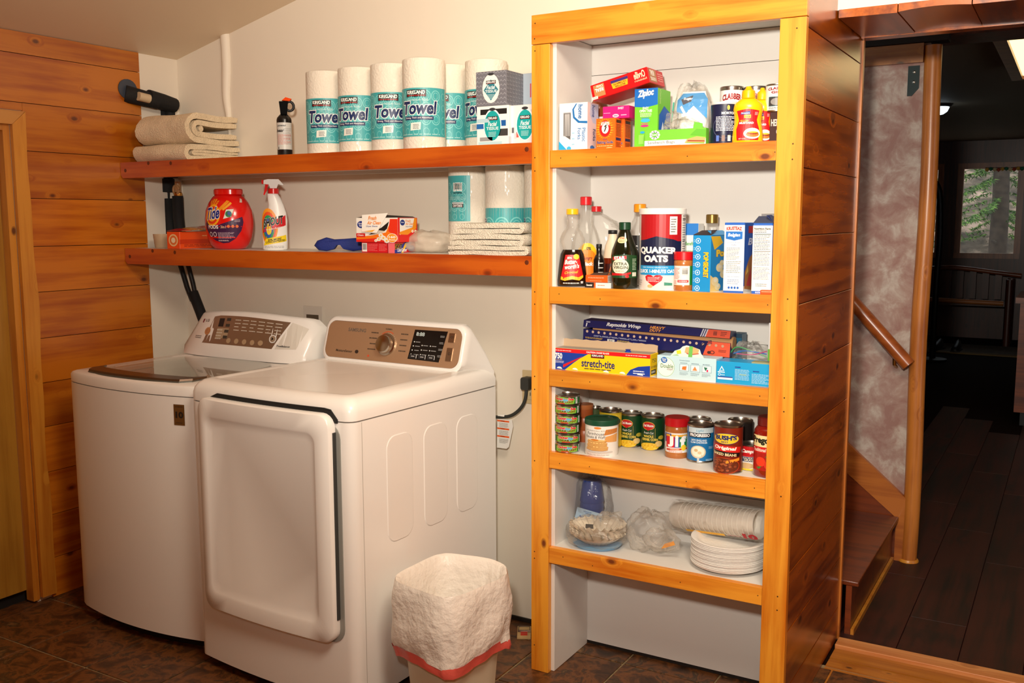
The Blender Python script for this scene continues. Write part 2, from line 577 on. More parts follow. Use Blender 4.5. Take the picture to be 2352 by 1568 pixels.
# ---- the dark room beyond
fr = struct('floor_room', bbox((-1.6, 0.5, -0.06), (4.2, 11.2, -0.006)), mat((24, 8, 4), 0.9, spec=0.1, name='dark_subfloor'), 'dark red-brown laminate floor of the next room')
pb = bbox((-0.0955, -0.6, -0.006), (0.0955, 0.6, 0.0))
plank0 = obj('laminate_plank', pb, LAMINATE, fr, bevel=0.001, seg=1)
first = True
for i in range(10):
    for j in range(4):
        x = 0.72 + 0.193 * i
        y = 0.735 + 0.6 + 1.204 * j - (i * 0.43) % 1.2
        if y - 0.6 < 0.735:
            L_ = (y + 0.6 - 0.737) / 1.2
            if L_ < 0.1:
                continue
            o = inst(plank0, fr, (x, 0.737 + 0.6 * L_, 0), scale=(1, L_, 1))
            continue
        if first:
            plank0.location = (x, y, 0); first = False
        else:
            inst(plank0, fr, (x, y, 0))
struct('ceiling_room', bbox((-1.65, 0.74, 2.42), (4.25, 11.2, 2.5)), mat((150, 138, 116), 0.7, name='room_ceiling_paint'), 'dim ceiling of the next room')
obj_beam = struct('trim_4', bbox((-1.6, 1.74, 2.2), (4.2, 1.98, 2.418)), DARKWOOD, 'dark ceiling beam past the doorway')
# plaster stair wall with its wooden frame
struct('wall_stair', bbox((-1.6, 1.70, 0), (0.90, 1.76, 2.42)), PLASTER, 'mottled mauve plaster wall beside the stairs')
ps = thing('trim_5', 'x', None); ps['kind'] = 'structure'; ps['label'] = 'peeled log post at the end of the plaster wall'
bm = B()
tube(bm, [(0.915 + 0.004 * math.sin(z * 5), 1.70, z) for z in [i * 0.12 for i in range(19)]] , 0.034, 14)
obj('log_post', bm, LOGWOOD, ps, 60)
obj('post_foot', lathe(B(), [(0.042, 0.0), (0.042, 0.006), (0.037, 0.012)], 18, cx=0.915, cy=1.70), CASING, ps, 40)
obj('top_rail', bbox((-1.0, 1.672, 2.095), (0.878, 1.70, 2.17)), wood('stair_top_rail', (176, 112, 44), (140, 78, 26), (50, 22, 8), 'x', 0.4, 0.8, 2.2, 14.0), ps)
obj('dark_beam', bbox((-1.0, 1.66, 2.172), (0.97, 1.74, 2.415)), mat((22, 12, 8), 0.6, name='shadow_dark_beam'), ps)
bm = B()
loops(bm, [[(-0.2, 1.676, 1.22), (0.895, 1.676, 0.28), (0.895, 1.676, 0.0), (0.86, 1.676, 0.0), (0.86, 1.676, 0.19), (-0.2, 1.676, 1.04)], [(-0.2, 1.699, 1.22), (0.895, 1.699, 0.28), (0.895, 1.699, 0.0), (0.86, 1.699, 0.0), (0.86, 1.699, 0.19), (-0.2, 1.699, 1.04)]])
obj('stringer_board', bm, wood('stringer', (186, 108, 40), (150, 76, 24), (60, 24, 8), 'x', 0.4, 0.5, 2.0, 15.0), ps)
bm = B(); loops(bm, [[(-0.2, y, 0.1), (0.86, y, 0.0), (0.86, y, 0.20), (-0.2, y, 1.06)] for y in (1.681, 1.699)])
obj('skirting_panel', bm, STAIRWOOD, ps)
# stairs going up to the left
st = thing('stairs', 'dark wooden stairs climbing behind the pantry cabinet', 'stairs')
for i in range(5):
    xr = 0.85 - 0.235 * i
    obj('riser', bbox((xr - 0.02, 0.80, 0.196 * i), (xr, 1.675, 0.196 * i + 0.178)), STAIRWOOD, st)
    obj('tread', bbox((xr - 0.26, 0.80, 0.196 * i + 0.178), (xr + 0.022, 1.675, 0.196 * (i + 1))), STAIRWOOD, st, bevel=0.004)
obj('floor_moulding', bbox((0.851, 0.80, 0.0), (0.862, 1.655, 0.02)), CASING, st)
# handrail
hr = thing('handrail', 'round stained handrail on the plaster stair wall', 'handrail', (0.76, 1.62, 1.0))
bm = B(); tube(bm, [(-1.0, 0, 1.09), (0.128, 0, -0.137)], 0.029, 16)
obj('rail', bm, wood('handrail_wood', (168, 88, 36), (130, 58, 20), (60, 24, 8), 'x', 0.3, 0.1, 1.0, 16.0), hr, 50)
for px_ in (0.07, -0.6):
    bm = B(); tube(bm, [(px_, 0.0, -0.09 + (0.07 - px_) * 1.09), (px_, 0.01, -0.14 + (0.07 - px_) * 1.09), (px_, 0.08, -0.16 + (0.07 - px_) * 1.09)], 0.007, 8)
    obj('bracket', bm, mat((170, 130, 70), 0.3, 1.0, name='brass'), hr, 40)
bk = thing('wall_bracket', 'small black metal bracket at the top of the stair wall', 'bracket', (0.842, 1.699, 2.03))
bm = B()
loops(bm, [[(-0.022, 0, 0.055), (0.022, 0, 0.055), (0.022, 0, -0.035), (-0.004, 0, -0.065), (-0.022, 0, -0.065)], [(-0.022, -0.006, 0.055), (0.022, -0.006, 0.055), (0.022, -0.006, -0.035), (-0.004, -0.006, -0.065), (-0.022, -0.006, -0.065)]])
obj('plate', bm, mat((22, 34, 34), 0.45, 0.6, name='black_bracket'), bk)
for zz in (0.03, -0.01):
    obj('screw', lathe(B(), [(0.006, 0), (0.006, 0.002), (0.003, 0.004)], 10), mat((200, 200, 190), 0.3, 1.0, name='screw_steel'), bk, 40, loc=(0.002, -0.006, zz)).rotation_euler = (math.pi / 2, 0, 0)

# far wall with its window
YF = 10.6
wx0, wx1 = colx(2205, YF, 1.5), colx(2337, YF, 1.5)
wz0, wz1 = rowz(584, (wx0 + wx1) / 2, YF), rowz(383, (wx0 + wx1) / 2, YF)
vx0, vx1 = colx(2120, YF, 1.5), colx(2154, YF, 1.5)
bm = B()
box(bm, (-1.6, YF, -0.05), (vx0, YF + 0.15, 2.42)); box(bm, (vx1, YF, -0.05), (wx0, YF + 0.15, 2.42)); box(bm, (wx1, YF, -0.05), (4.2, YF + 0.15, 2.42))
box(bm, (wx0, YF, -0.05), (wx1, YF + 0.15, wz0)); box(bm, (wx0, YF, wz1), (wx1, YF + 0.15, 2.42))
box(bm, (vx0, YF, -0.05), (vx1, YF + 0.15, wz0)); box(bm, (vx0, YF, wz1), (vx1, YF + 0.15, 2.42))
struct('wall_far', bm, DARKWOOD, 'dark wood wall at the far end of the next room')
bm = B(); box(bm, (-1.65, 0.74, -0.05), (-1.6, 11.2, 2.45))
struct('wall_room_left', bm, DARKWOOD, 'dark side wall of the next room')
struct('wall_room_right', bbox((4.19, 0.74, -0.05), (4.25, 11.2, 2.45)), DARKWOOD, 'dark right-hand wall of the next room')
GLASS = mat((235, 245, 245), 0.02, alpha=0.06, name='window_glass')
FRW = wood('window_frame_pine', (150, 84, 36), (110, 56, 22), (60, 26, 10), 'z', 0.4, 0.3, 2.0, 17.0)
for k, (a, c) in enumerate(((wx0, wx1), (vx0, vx1))):
    wn = struct('window_%d' % (k + 1), bbox((a, YF + 0.06, wz0), (c, YF + 0.066, wz1)), GLASS, 'bright window onto a spruce at the far end' if k == 0 else 'narrow bright window beside the post')
    t = 0.05
    for nm, lo, hi in (('window_frame', (a - t, YF - 0.02, wz0 - t), (a + 0.02, YF + 0.05, wz1 + t)), ('window_frame', (c - 0.02, YF - 0.02, wz0 - t), (c + t, YF + 0.05, wz1 + t)), ('window_frame', (a + 0.02, YF - 0.02, wz1 - 0.02), (c - 0.02, YF + 0.05, wz1 + t)), ('window_sill', (a - t, YF - 0.05, wz0 - t), (c + t, YF + 0.05, wz0 + 0.015))):
        obj(nm, bbox(lo, hi), FRW, wn)
orn = thing('window_ornament', 'small string of coloured glass pieces hanging at the top of the far window', 'ornament', (wx1 - 0.12, YF - 0.03, wz1 - 0.03))
for i in range(11):
    bm = B(); lathe(bm, [(0.004, -0.03), (0.022, -0.015), (0.024, 0.0), (0.012, 0.018)], 8)
    obj('glass_piece', bm, mat([(200, 150, 60), (40, 110, 80), (220, 200, 150), (170, 70, 40)][i % 4], 0.3, name='ornament_%d' % (i % 4)), orn, 40, loc=(-0.24 + 0.042 * i, 0, 0.006 * math.sin(i * 1.7)))
bm = B(); tube(bm, [(-0.26, 0, 0.02), (0.0, 0, 0.012), (0.2, 0, 0.02)], 0.004, 6); obj('string', bm, BLACK, orn)
# spruces and ground outside
gm = mottled('forest_ground', [(0.35, (60, 50, 38)), (0.5, (104, 90, 72)), (0.65, (190, 160, 136))], 2.0, 0.9, 0.1, 5, 0.3, rnd=False)
struct('ground', loops(B(), [[(-14, 11.0, -0.5), (-14, 13.0, -0.3), (-14, 34, 12), (-14, 34, -0.5)], [(16, 11.0, -0.5), (16, 13.0, -0.3), (16, 34, 12), (16, 34, -0.5)]]), gm, 'pale brown forest ground outside the window')
NEEDLE = [mat((66, 96, 40), 0.8, vary=0.3, vscale=3, name='spruce_needles'), mat((112, 148, 62), 0.8, name='sunlit_needles'), mat((86, 78, 62), 0.9, name='dead_twigs')]
def spruce(x, y, h, tr, label, seed, low):
    rnd = random.Random(seed)
    t = thing('spruce_tree', label, 'tree', (x, y, -0.3), 0, 'spruces outside the window')
    bm = B(); tube(bm, [(0.03 * math.sin(i), 0, h * i / 8) for i in range(9)], [tr * (1 - 0.1 * i) for i in range(9)], 10)
    obj('trunk', bm, mat((74, 62, 50), 0.9, vary=0.4, vscale=12, name='spruce_bark'), t, 40)
    bm = B()
    for i in range(260):
        z = rnd.uniform(0.5, h * 0.8)
        dead = z < low
        L_ = (0.7 if dead else 1.5) * rnd.uniform(0.5, 1.1)
        a = rnd.uniform(0, 6.283)
        d = Vector((math.cos(a), math.sin(a), -0.25 if not dead else rnd.uniform(-0.1, 0.2)))
        for s in range(14 if dead else 70):
            u = rnd.uniform(0.15, 1)
            p = d * (L_ * u) + Vector((0, 0, z))
            sz = 0.03 if dead else 0.04
            e = Vector((rnd.gauss(0, 1), rnd.gauss(0, 1), rnd.gauss(-0.4, 0.5))).normalized() * sz
            q = e.orthogonal().normalized() * sz * (0.12 if dead else 0.3)
            f = bm.faces.new([bm.verts.new(p - q), bm.verts.new(p + q), bm.verts.new(p + e * 2.2)])
            f.material_index = 2 if dead else (1 if rnd.random() < 0.35 else 0)
    fo = obj('foliage', bm, NEEDLE, t)
    fo['kind'] = 'stuff'
    return t
spruce(colx(2292, 15.0, 1.5), 15.0, 8, 0.16, 'thick-trunked spruce nearest the far window', 3, 1.55)
spruce(2.9, 18.2, 9, 0.13, 'spruce to the right behind the far window', 5, 1.0)
spruce(-2.2, 20.5, 9, 0.14, 'spruce to the left behind the far window', 9, 1.2)

# log bench under the window, rug, shoes, counter edge
RED = wood('bench_log', (140, 72, 38), (96, 44, 22), (40, 18, 8), 'x', 0.35, 0.2, 1.5, 18.0)
YB = 10.05
bn = thing('log_bench', 'dark log bench with slatted back under the far window', 'bench', (0.85, YB, 0))
bx0, bx1 = colx(2140, YB, 0.8) - 0.85, colx(2345, YB, 0.8) - 0.85
zb, zs_ = rowz(628, 0.85, YB), rowz(690, 0.85, YB)
bm = B(); tube(bm, spline([(bx0 - 0.3, 0.1, zb), (bx0 + 0.2, 0.1, zb + 0.05), (bx0 + 0.7, 0.1, zb), (bx1, 0.1, zb - 0.03)], 5), 0.028, 10)
obj('back_log', bm, RED, bn, 50)
bm = B(); tube(bm, [(bx0 - 0.3, -0.25, zs_), (bx1 - 0.15, -0.25, zs_ - 0.02)], 0.03, 10)
obj('seat_rail', bm, mat((170, 104, 52), 0.4, name='seat_log'), bn, 50)
obj('seat', bbox((bx0 - 0.3, -0.24, zs_ - 0.06), (bx1 - 0.1, 0.12, zs_ - 0.01)), DARKWOOD, bn)
for i in range(7):
    xx = bx0 - 0.1 + (bx1 - bx0) * i / 7
    obj('slat', bbox((xx - 0.035, 0.09, zs_), (xx + 0.035, 0.115, zb + 0.01)), DARKWOOD, bn)
for xx in (bx0 - 0.25, bx1 - 0.1):
    for yy in (-0.24, 0.1):
        bm = B(); tube(bm, [(xx, yy, 0), (xx, yy, zb - 0.06)], 0.04, 8); obj('leg', bm, DARKWOOD, bn, 50)
rg = thing('rug', 'grey-brown rug lying before the log bench', 'rug', (0.75, 9.2, 0))
obj('pile', bbox((-0.9, -0.22, 0.0), (0.9, 0.5, 0.012)), mat((96, 84, 72), 0.95, vary=0.3, vscale=20, name='rug_pile'), rg)
obj('border', bbox((-0.9, -0.34, 0.0), (0.9, -0.221, 0.012)), mat((120, 96, 58), 0.9, name='rug_border'), rg)
for k in range(2):
    sh = thing('shoe', ('dark shoe on the rug beside the post', 'dark shoe on the rug, right one of the pair')[k], 'shoe', (colx(2152 + 45 * k, 9.05, 0.05), 9.05, 0.0205), -0.25 + 0.2 * k, 'pair of dark shoes on the rug')
    bm = B()
    loops(bm, [[(0.045 * s * math.cos(a), y, 0.0 + max(0, hgt * math.sin(a))) for a in [math.pi * 2 * q / 12 for q in range(12)]] for y, s, hgt in ((-0.14, 0.5, 0.03), (-0.11, 0.95, 0.05), (-0.04, 1.05, 0.07), (0.05, 0.9, 0.10), (0.11, 0.8, 0.11), (0.14, 0.5, 0.09))])
    obj('upper', bm, mat((16, 16, 18), 0.5, name='shoe_black'), sh, 60)
    obj('sole', bbox((-0.045, -0.14, -0.008), (0.045, 0.14, 0.004)), mat((40, 38, 36), 0.7, name='shoe_sole'), sh)
ct = thing('kitchen_counter', 'dark wooden counter end at the right edge', 'counter', (colx(2336, 5.0, 0.5), 5.0, 0))
obj('top', bbox((-0.03, -0.03, rowz(683, ct.location.x, 5.0) - 0.04), (0.9, 0.7, rowz(683, ct.location.x, 5.0))), RED, ct)
obj('cabinet_body', bbox((0.0, 0.0, 0.1), (0.9, 0.66, rowz(683, ct.location.x, 5.0) - 0.04)), STAIRWOOD, ct)
obj('toe_kick', bbox((0.04, 0.04, 0.0), (0.9, 0.62, 0.1)), BLACK, ct)
# dark floor lamp silhouette beside the post
flp = thing('floor_lamp', 'thin black floor lamp standing behind the log post', 'lamp', (colx(2153, 8.2, 1.0), 8.2, 0))
bm = B(); tube(bm, spline([(0, 0, 0.02), (0, 0, 0.8), (0.01, 0, 1.3), (-0.02, 0, 1.75), (-0.12, 0, 1.9)], 4), 0.03, 8); obj('pole', bm, BLACK, flp, 60)
obj('base', lathe(B(), [(0.14, 0), (0.14, 0.02), (0.03, 0.03)], 20), BLACK, flp, 40)
# lights of the room: fluorescent box and dome lamp
fx0 = colx(2272, 2.35, 2.36)
fu = thing('fluorescent_fixture', 'lit fluorescent ceiling box in a wooden frame, top right', 'lamp', (fx0 + 0.3, 3.2, 2.3))
ow, ol = 0.3, 0.92
OAK = wood("fixture_oak", (150, 96, 56), (112, 66, 36), (70, 36, 16), "x", 0.4, 0.1, 1, 19.0)
for nm, lo, hi in (('frame_board', (-ow, -ol, 0), (ow, -ol + 0.06, 0.12)), ('frame_board', (-ow, ol - 0.06, 0), (ow, ol, 0.12)), ('frame_board', (-ow, -ol + 0.06, 0), (-ow + 0.06, ol - 0.06, 0.12)), ('frame_board', (ow - 0.06, -ol + 0.06, 0), (ow, ol - 0.06, 0.12))):
    obj(nm, bbox(lo, hi), OAK, fu)
obj('diffuser', bbox((-ow + 0.061, -ol + 0.061, 0.02), (ow - 0.061, ol - 0.061, 0.035)), mat((255, 226, 160), 0.5, emit=2.2, name='fluorescent_glow'), fu)
dl = thing('dome_lamp', 'small lit dome lamp on the far ceiling', 'lamp', (colx(2150, 6.3, 2.3), 6.3, 2.42))
obj('canopy', lathe(B(), [(0.18, -0.04), (0.2, -0.02), (0.2, 0.0)], 24), mat((60, 46, 34), 0.4, 0.5, name='bronze_canopy'), dl, 40)
obj('shade', lathe(B(), [(0.02, -0.15), (0.09, -0.135), (0.14, -0.10), (0.165, -0.045)], 24), mat((226, 240, 250), 0.4, emit=3.0, name='lamp_dome'), dl, 60)
dl.scale = (0.6, 0.6, 0.6)
# ------------------------------------------------------------------ pantry cabinet
S1, S2, S3, S4, S5 = 1.6724, 1.2585, 0.9994, 0.7365, 0.425
pc = thing('pantry_cabinet', 'tall open pine pantry cabinet with white shelves full of groceries', 'cabinet', (0.41, 0.13, 0))
def P3(o):   # world-space mesh under a thing: shift so that it stays put
    o.location = (-o.parent.location.x, -o.parent.location.y, -o.parent.location.z)
    return o
P3(obj('post', bbox((0, 0, 0), (0.0625, 0.022, 1.987)), PINE, pc, bevel=0.0015))
P3(obj('post', bbox((0.7505, 0, 0), (0.82, 0.022, 1.987)), PINE, pc, bevel=0.0015))
P3(obj('top_board', bbox((0, -0.001, 1.9885), (0.8205, 0.022, 2.0746)), PINE_X, pc, bevel=0.0015))
P3(obj('side_panel', bbox((0.004, 0.0225, 0), (0.0735, 0.268, 2.02)), WHITEBOARD, pc, bevel=0.002))
P3(obj('side_panel', bbox((0.757, 0.0225, 0), (0.799, 0.268, 2.02)), WHITEBOARD, pc))
zb = [0.012, 0.60, 1.085, 1.925, 2.02]
for i in range(len(zb) - 1):
    P3(obj('back_plank', bbox((0.07, 0.268 + 0.002 * (i % 2), zb[i] + 0.001), (0.76, 0.284, zb[i + 1] - 0.001)), WHITEBOARD, pc))
P3(obj('back_gap', bbox((0.0735, 0.272, 0.0), (0.757, 0.284, 0.0115)), mat((24, 16, 10), 0.7, name='dark_toe_gap'), pc))
P3(obj('top_panel', bbox((0.0, 0.0225, 2.021), (0.8, 0.30, 2.04)), WHITEBOARD, pc))
for s in (S1, S2, S3, S4, S5):
    P3(obj('shelf_rail', bbox((0.0635, 0.002, s - 0.052), (0.7497, 0.0222, s)), PINE_X, pc, bevel=0.0012))
    P3(obj('shelf_board', bbox((0.0736, 0.0224, s - 0.02), (0.7568, 0.2678, s)), WHITEBOARD, pc))
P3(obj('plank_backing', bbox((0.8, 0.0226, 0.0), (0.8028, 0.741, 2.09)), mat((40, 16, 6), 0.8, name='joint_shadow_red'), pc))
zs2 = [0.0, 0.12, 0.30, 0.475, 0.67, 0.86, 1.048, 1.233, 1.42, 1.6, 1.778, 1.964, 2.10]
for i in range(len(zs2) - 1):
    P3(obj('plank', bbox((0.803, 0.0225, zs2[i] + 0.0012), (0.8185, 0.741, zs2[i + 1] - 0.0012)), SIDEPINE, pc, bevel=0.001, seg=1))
P3(obj('corner_trim', bbox((0.80, 0.742, 0.0), (0.824, 0.762, 2.04)), LOGWOOD, pc))
NAIL = mat((70, 48, 30), 0.5, 0.5, name='nail_head')
def nail(parent, x, y, z, r=0.0022):
    o = obj('nail', lathe(B(), [(r, 0), (r * 0.8, 0.0006)], 8), NAIL, parent)
    o.rotation_euler = (math.pi / 2, 0, 0)
    o.location = Vector((x, y, z)) - parent.location
for z in (1.96, 1.66, 1.62, 1.24, 1.2, 0.98, 0.93, 0.70, 0.41, 0.37, 0.09):
    nail(pc, 0.012, -0.0003, z + random.uniform(-.01, .01)); nail(pc, 0.795, -0.0003, z + random.uniform(-.01, .01))
for s in (S1, S2, S3, S4, S5):
    for x in (0.085, 0.22, 0.5, 0.72):
        nail(pc, x + random.uniform(-.03, .03), 0.0018, s - 0.028 + random.uniform(-.008, .008), 0.0017)
nail(pc, 0.013, -0.0013, 2.05); nail(pc, 0.011, -0.0013, 2.005)

# ------------------------------------------------------------------ two wall shelves
W1, W2 = 1.6986, 1.3514
for zt, lab in ((W1, 'long upper wall shelf with a reddish pine front rail'), (W2, 'long lower wall shelf with a reddish pine front rail')):
    ws = thing('wall_shelf', lab, 'shelf', (-0.96, 0.16, zt), 0, 'long shelves on the back wall')
    x0, x1 = -1.916 + 0.96, -0.0005 + 0.96
    bm = B()
    loops(bm, [[(x0, y, -0.064 + 0.012), (x0 + 0.012, y, -0.064), (x1, y, -0.064), (x1, y, 0.0), (x0, y, 0.0)] for y in (-0.1615, -0.126)])
    obj('front_rail', bm, REDRAIL, ws, bevel=0.001, seg=1)
    obj('shelf_board', bbox((x0 + 0.001, -0.1255, -0.02), (x1, 0.1595, -0.0005)), WHITEBOARD, ws)
    obj('batten', bbox((x0 + 0.001, 0.13, -0.06), (x1, 0.1595, -0.0205)), WHITEBOARD, ws)
    for dx, dz in ((0.03, -0.033), (0.17, -0.008), (0.30, -0.012), (1.9, -0.02)):
        bm = B(); lathe(bm, [(0.0075, 0), (0.0055, 0.0004)], 14)
        o = obj('screw_plug', bm, mat((96, 40, 14), 0.4, name='plug_wood'), ws, loc=(x0 + dx, -0.1616, dz)); o.rotation_euler = (math.pi / 2, 0, 0)

# ------------------------------------------------------------------ washing machine
def face_map(base, top, nrm):
    return None
WX, WH = -1.3285, 0.3415
wa = thing('washing_machine', 'white top-load washing machine with glass lid beside the pine wall', 'washing machine', (WX, -0.13, 0))
def w_out(inset=0.0, n=22):
    pts = []
    hx = WH - inset
    for i in range(n + 1):
        t = -1 + 2 * i / n
        x = hx * t
        pts.append((x, -0.325 - 0.045 * (1 - t * t) + inset))
    pts[0] = (pts[0][0], pts[0][1] + 0.006); pts[-1] = (pts[-1][0], pts[-1][1] + 0.006)
    return pts + [(hx, 0.33 - inset), (-hx, 0.33 - inset)]
bm = B(); loops(bm, [[(x, y, z) for x, y in w_out(0)] for z in (0.045, 0.884)])
obj('body', bm, ENAMEL, wa, 30)
bm = B(); loops(bm, [[(x, y, z) for x, y in w_out(0.045)] for z in (0.0, 0.045)])
obj('base', bm, mat((4, 4, 4), 0.8, name='recess_shade_black'), wa)  # near-black block paints the shade in the recess under the machine
bm = B(); loops(bm, [[(x, y, z) for x, y in w_out(0.004)] for z in (0.8842, 0.8868)])
obj('seam', bm, mat((120, 112, 104), 0.6, name='seam_grey'), wa)
# deck ring with lid opening
cxo, cyo = 0.0, -0.075
def ray_out(a, poly):
    d = (math.cos(a), math.sin(a)); best = None
    for i in range(len(poly)):
        x1, y1 = poly[i]; x2, y2 = poly[(i + 1) % len(poly)]
        ex, ey = x2 - x1, y2 - y1
        den = d[0] * ey - d[1] * ex
        if abs(den) < 1e-9: continue
        t = ((x1 - cxo) * ey - (y1 - cyo) * ex) / den
        s = ((x1 - cxo) * d[1] - (y1 - cyo) * d[0]) / den
        if t > 0 and -1e-6 <= s <= 1 + 1e-6 and (best is None or t > best): best = t
    return (cxo + d[0] * best, cyo + d[1] * best)
angs = sorted([2 * math.pi * i / 80 for i in range(80)] + [math.atan2(y - cyo, x - cxo) % (2 * math.pi) for x, y in (w_out()[0], w_out()[22], w_out()[23], w_out()[24])])
def opening(a, k=1.0, z=0.0):
    c, s = math.cos(a), math.sin(a)
    hx, hy = 0.265 * k, (0.245 if s < 0 else 0.225) * k
    p = 4.5
    r = (abs(c / hx) ** p + abs(s / hy) ** p) ** (-1 / p)
    x, y = cxo + r * c, cyo + r * s
    if s < 0: y -= 0.028 * k * max(0, 1 - (x / 0.29) ** 2)
    return (x, y, z)
def ringo(inset, z):
    po = w_out(inset)
    return [(*ray_out(a, po), z) for a in angs]
bm = B()
loops(bm, [ringo(0, 0.887), ringo(0, 0.913), ringo(0.004, 0.921), ringo(0.014, 0.926), [opening(a, 1.03, 0.927) for a in angs], [opening(a, 1.0, 0.921) for a in angs], [opening(a, 0.985, 0.885) for a in angs], [(0.235 * math.cos(a) + cxo, 0.205 * math.sin(a) + cyo - 0.01, 0.872) for a in angs], [(0.225 * math.cos(a) + cxo, 0.195 * math.sin(a) + cyo - 0.01, 0.84) for a in angs]], True, False, False)
obj('top_deck', bm, ENAMEL, wa, 35)
bm = B()
loops(bm, [[(r * math.cos(a) + cxo, r * 0.87 * math.sin(a) + cyo - 0.01, z) for a in angs] for r, z in ((0.224, 0.845), (0.222, 0.80), (0.215, 0.55), (0.05, 0.53))], True, False, True)
obj('drum', bm, mat((170, 172, 166), 0.35, 0.6, name='drum_steel'), wa, 40)
bm = B()
loops(bm, [[(r * math.cos(a), r * math.sin(a) + cyo, z) for a in angs] for r, z in ((0.06, 0.535), (0.055, 0.7), (0.03, 0.80), (0.02, 0.81))], True, False, True)
obj('agitator', bm, mat((196, 198, 196), 0.4, name='agitator_grey'), wa, 40)
bm = B()
loops(bm, [[opening(a, 0.985, 0.926) for a in angs], [opening(a, 0.985, 0.931) for a in angs]])
lid = obj('lid_glass', bm, film('lid_glass', (196, 202, 192), 0.10, 0.8, 0.03), wa, 30)
def bar(y_in, z0, z1, k0, m, nm, grow=0.0):
    bm = B(); R = []
    for i in range(21):
        t = -1 + 2 * i / 20
        x = 0.262 * t
        rr = max(0.0, abs(t) - 0.86) / 0.14
        yf = cyo - 0.243 - 0.028 * (1 - t * t) + 0.03 * rr * rr - grow
        R.append([(x, yf, z0), (x, yf + y_in, z0), (x, yf + y_in, z1), (x, yf + 0.002, z1)])
    loops(bm, R)
    return obj(nm, bm, m, wa, 35)
bar(0.062, 0.9315, 0.938, 1, mat((92, 66, 44), 0.3, 0.5, name='lid_bronze'), 'lid_bar')
bar(0.03, 0.917, 0.9312, 1, mat((96, 94, 84), 0.35, 0.3, name='lid_grip_grey'), 'lid_grip', 0.004)
# console
def wc_base(t): return (0.328 * t, 0.155 + 0.03 * t ** 4, 0.93)
def wc_low(t): return (0.33 * t, 0.158 + 0.035 * t ** 4, 0.962)
def wc_top(t):
    z = 1.103 - 0.022 * t * t - (0.03 * max(0, (abs(t) - 0.9) / 0.1) ** 2)
    return (0.318 * t, 0.208 + 0.075 * t ** 4, z)
bm = B(); R = []
for i in range(33):
    t = -1 + 2 * i / 32
    a, b_, c = wc_base(t), wc_low(t), wc_top(t)
    R.append([a, b_, c, (c[0], c[1] + 0.012, c[2] + 0.007), (c[0] * 1.005, c[1] + 0.04, c[2] + 0.004), (0.325 * t, 0.338, c[2] - 0.06), (0.325 * t, 0.338, 0.93)])
loops(bm, R)
con = obj('console', bm, ENAMEL, wa, 50)
def wmap(u, v, h):
    t = u * 2 - 1
    a, c = Vector(wc_low(t)), Vector(wc_top(t))
    p = a.lerp(c, v)
    return p + Vector((0, -0.94, 0.32)) * h

# ------------------------------------------------------------------ dryer
dr = thing('clothes_dryer', 'white clothes dryer with a bronze control panel beside the waste bin', 'dryer', (-0.6175, -0.16, 0), -0.04)
DH = 0.3475
def d_out(inset=0.0, n=14, r=0.035):
    hx = DH - inset
    yf = lambda x: -0.362 - 0.022 * (1 - (x / DH) ** 2) + inset
    pts = []
    r = max(0.008, r - inset * 0.2)
    for i in range(6):
        a = math.radians(180 + 90 * i / 5)
        pts.append((-hx + r + r * math.cos(a), yf(-hx + r) + r + r * math.sin(a)))
    for i in range(1, n):
        x = (-hx + r) + (2 * hx - 2 * r) * i / n
        pts.append((x, yf(x)))
    for i in range(6):
        a = math.radians(270 + 90 * i / 5)
        pts.append((hx - r + r * math.cos(a), yf(hx - r) + r + r * math.sin(a)))
    return pts + [(hx, 0.375 - inset), (-hx, 0.375 - inset)]
bm = B(); loops(bm, [[(x, y, z) for x, y in d_out()] for z in (0.035, 0.8885)])
obj('body', bm, ENAMEL, dr, 35)
bm = B(); loops(bm, [[(x, y, z) for x, y in d_out(0.05)] for z in (0.0, 0.035)])
obj('base', bm, mat((4, 4, 4), 0.8, name='recess_shade_black'), dr)  # same painted shade for the gap beneath the dryer
bm = B(); loops(bm, [[(x, y, z) for x, y in d_out(0.004)] for z in (0.8887, 0.8923)])
obj('seam', bm, mat((120, 112, 104), 0.6, name='seam_grey'), dr)
bm = B()
def d_top(inset):
    return d_out(inset, r=0.035)
prof = [(0, 0.8925), (0, 0.918), (0.004, 0.933), (0.013, 0.946), (0.028, 0.956), (0.045, 0.960), (0.058, 0.960), (0.064, 0.9565), (0.07, 0.956)]
loops(bm, [[(x, y, z) for x, y in d_top(i)] for i, z in prof], True, True, True)
obj('top', bm, ENAMEL, dr, 45)
# door
def dmap(x, z, h):
    return (x, -0.362 - 0.022 * (1 - (x / DH) ** 2) - h, z)
def ringd(x0, z0, x1, z1, r, h, k=5):
    # subdivide the straight runs so that the door follows the bowed front
    base = rrect(x0, z0, x1, z1, r, k)
    out = []
    for i in range(len(base)):
        a, b_ = base[i], base[(i + 1) % len(base)]
        out.append(a)
        if abs(a[0] - b_[0]) > 0.2:
            for q in range(1, 8):
                out.append((a[0] + (b_[0] - a[0]) * q / 8, a[1] + (b_[1] - a[1]) * q / 8))
        elif abs(a[1] - b_[1]) > 0.2:
            for q in range(1, 4):
                out.append((a[0] + (b_[0] - a[0]) * q / 4, a[1] + (b_[1] - a[1]) * q / 4))
    return [dmap(x, z, h) for x, z in out]
X0, X1, Z0, Z1 = -0.266, 0.292, 0.228, 0.914
def gh(xx): return 0.042 * min(1, (xx - X0 + 0.03) / 0.1) * math.sqrt(max(0.02, min(1, (X1 + 0.010 - xx) / 0.03)))
bm = B(); loops(bm, [[dmap(xx, 0.886, 0.0), dmap(xx, 0.886, 0.004), dmap(xx, 0.886 + gh(xx), 0.004), dmap(xx, 0.886 + gh(xx), 0.0)] for xx in [X0 + (X1 + 0.008 - X0) * i / 24 for i in range(25)]])
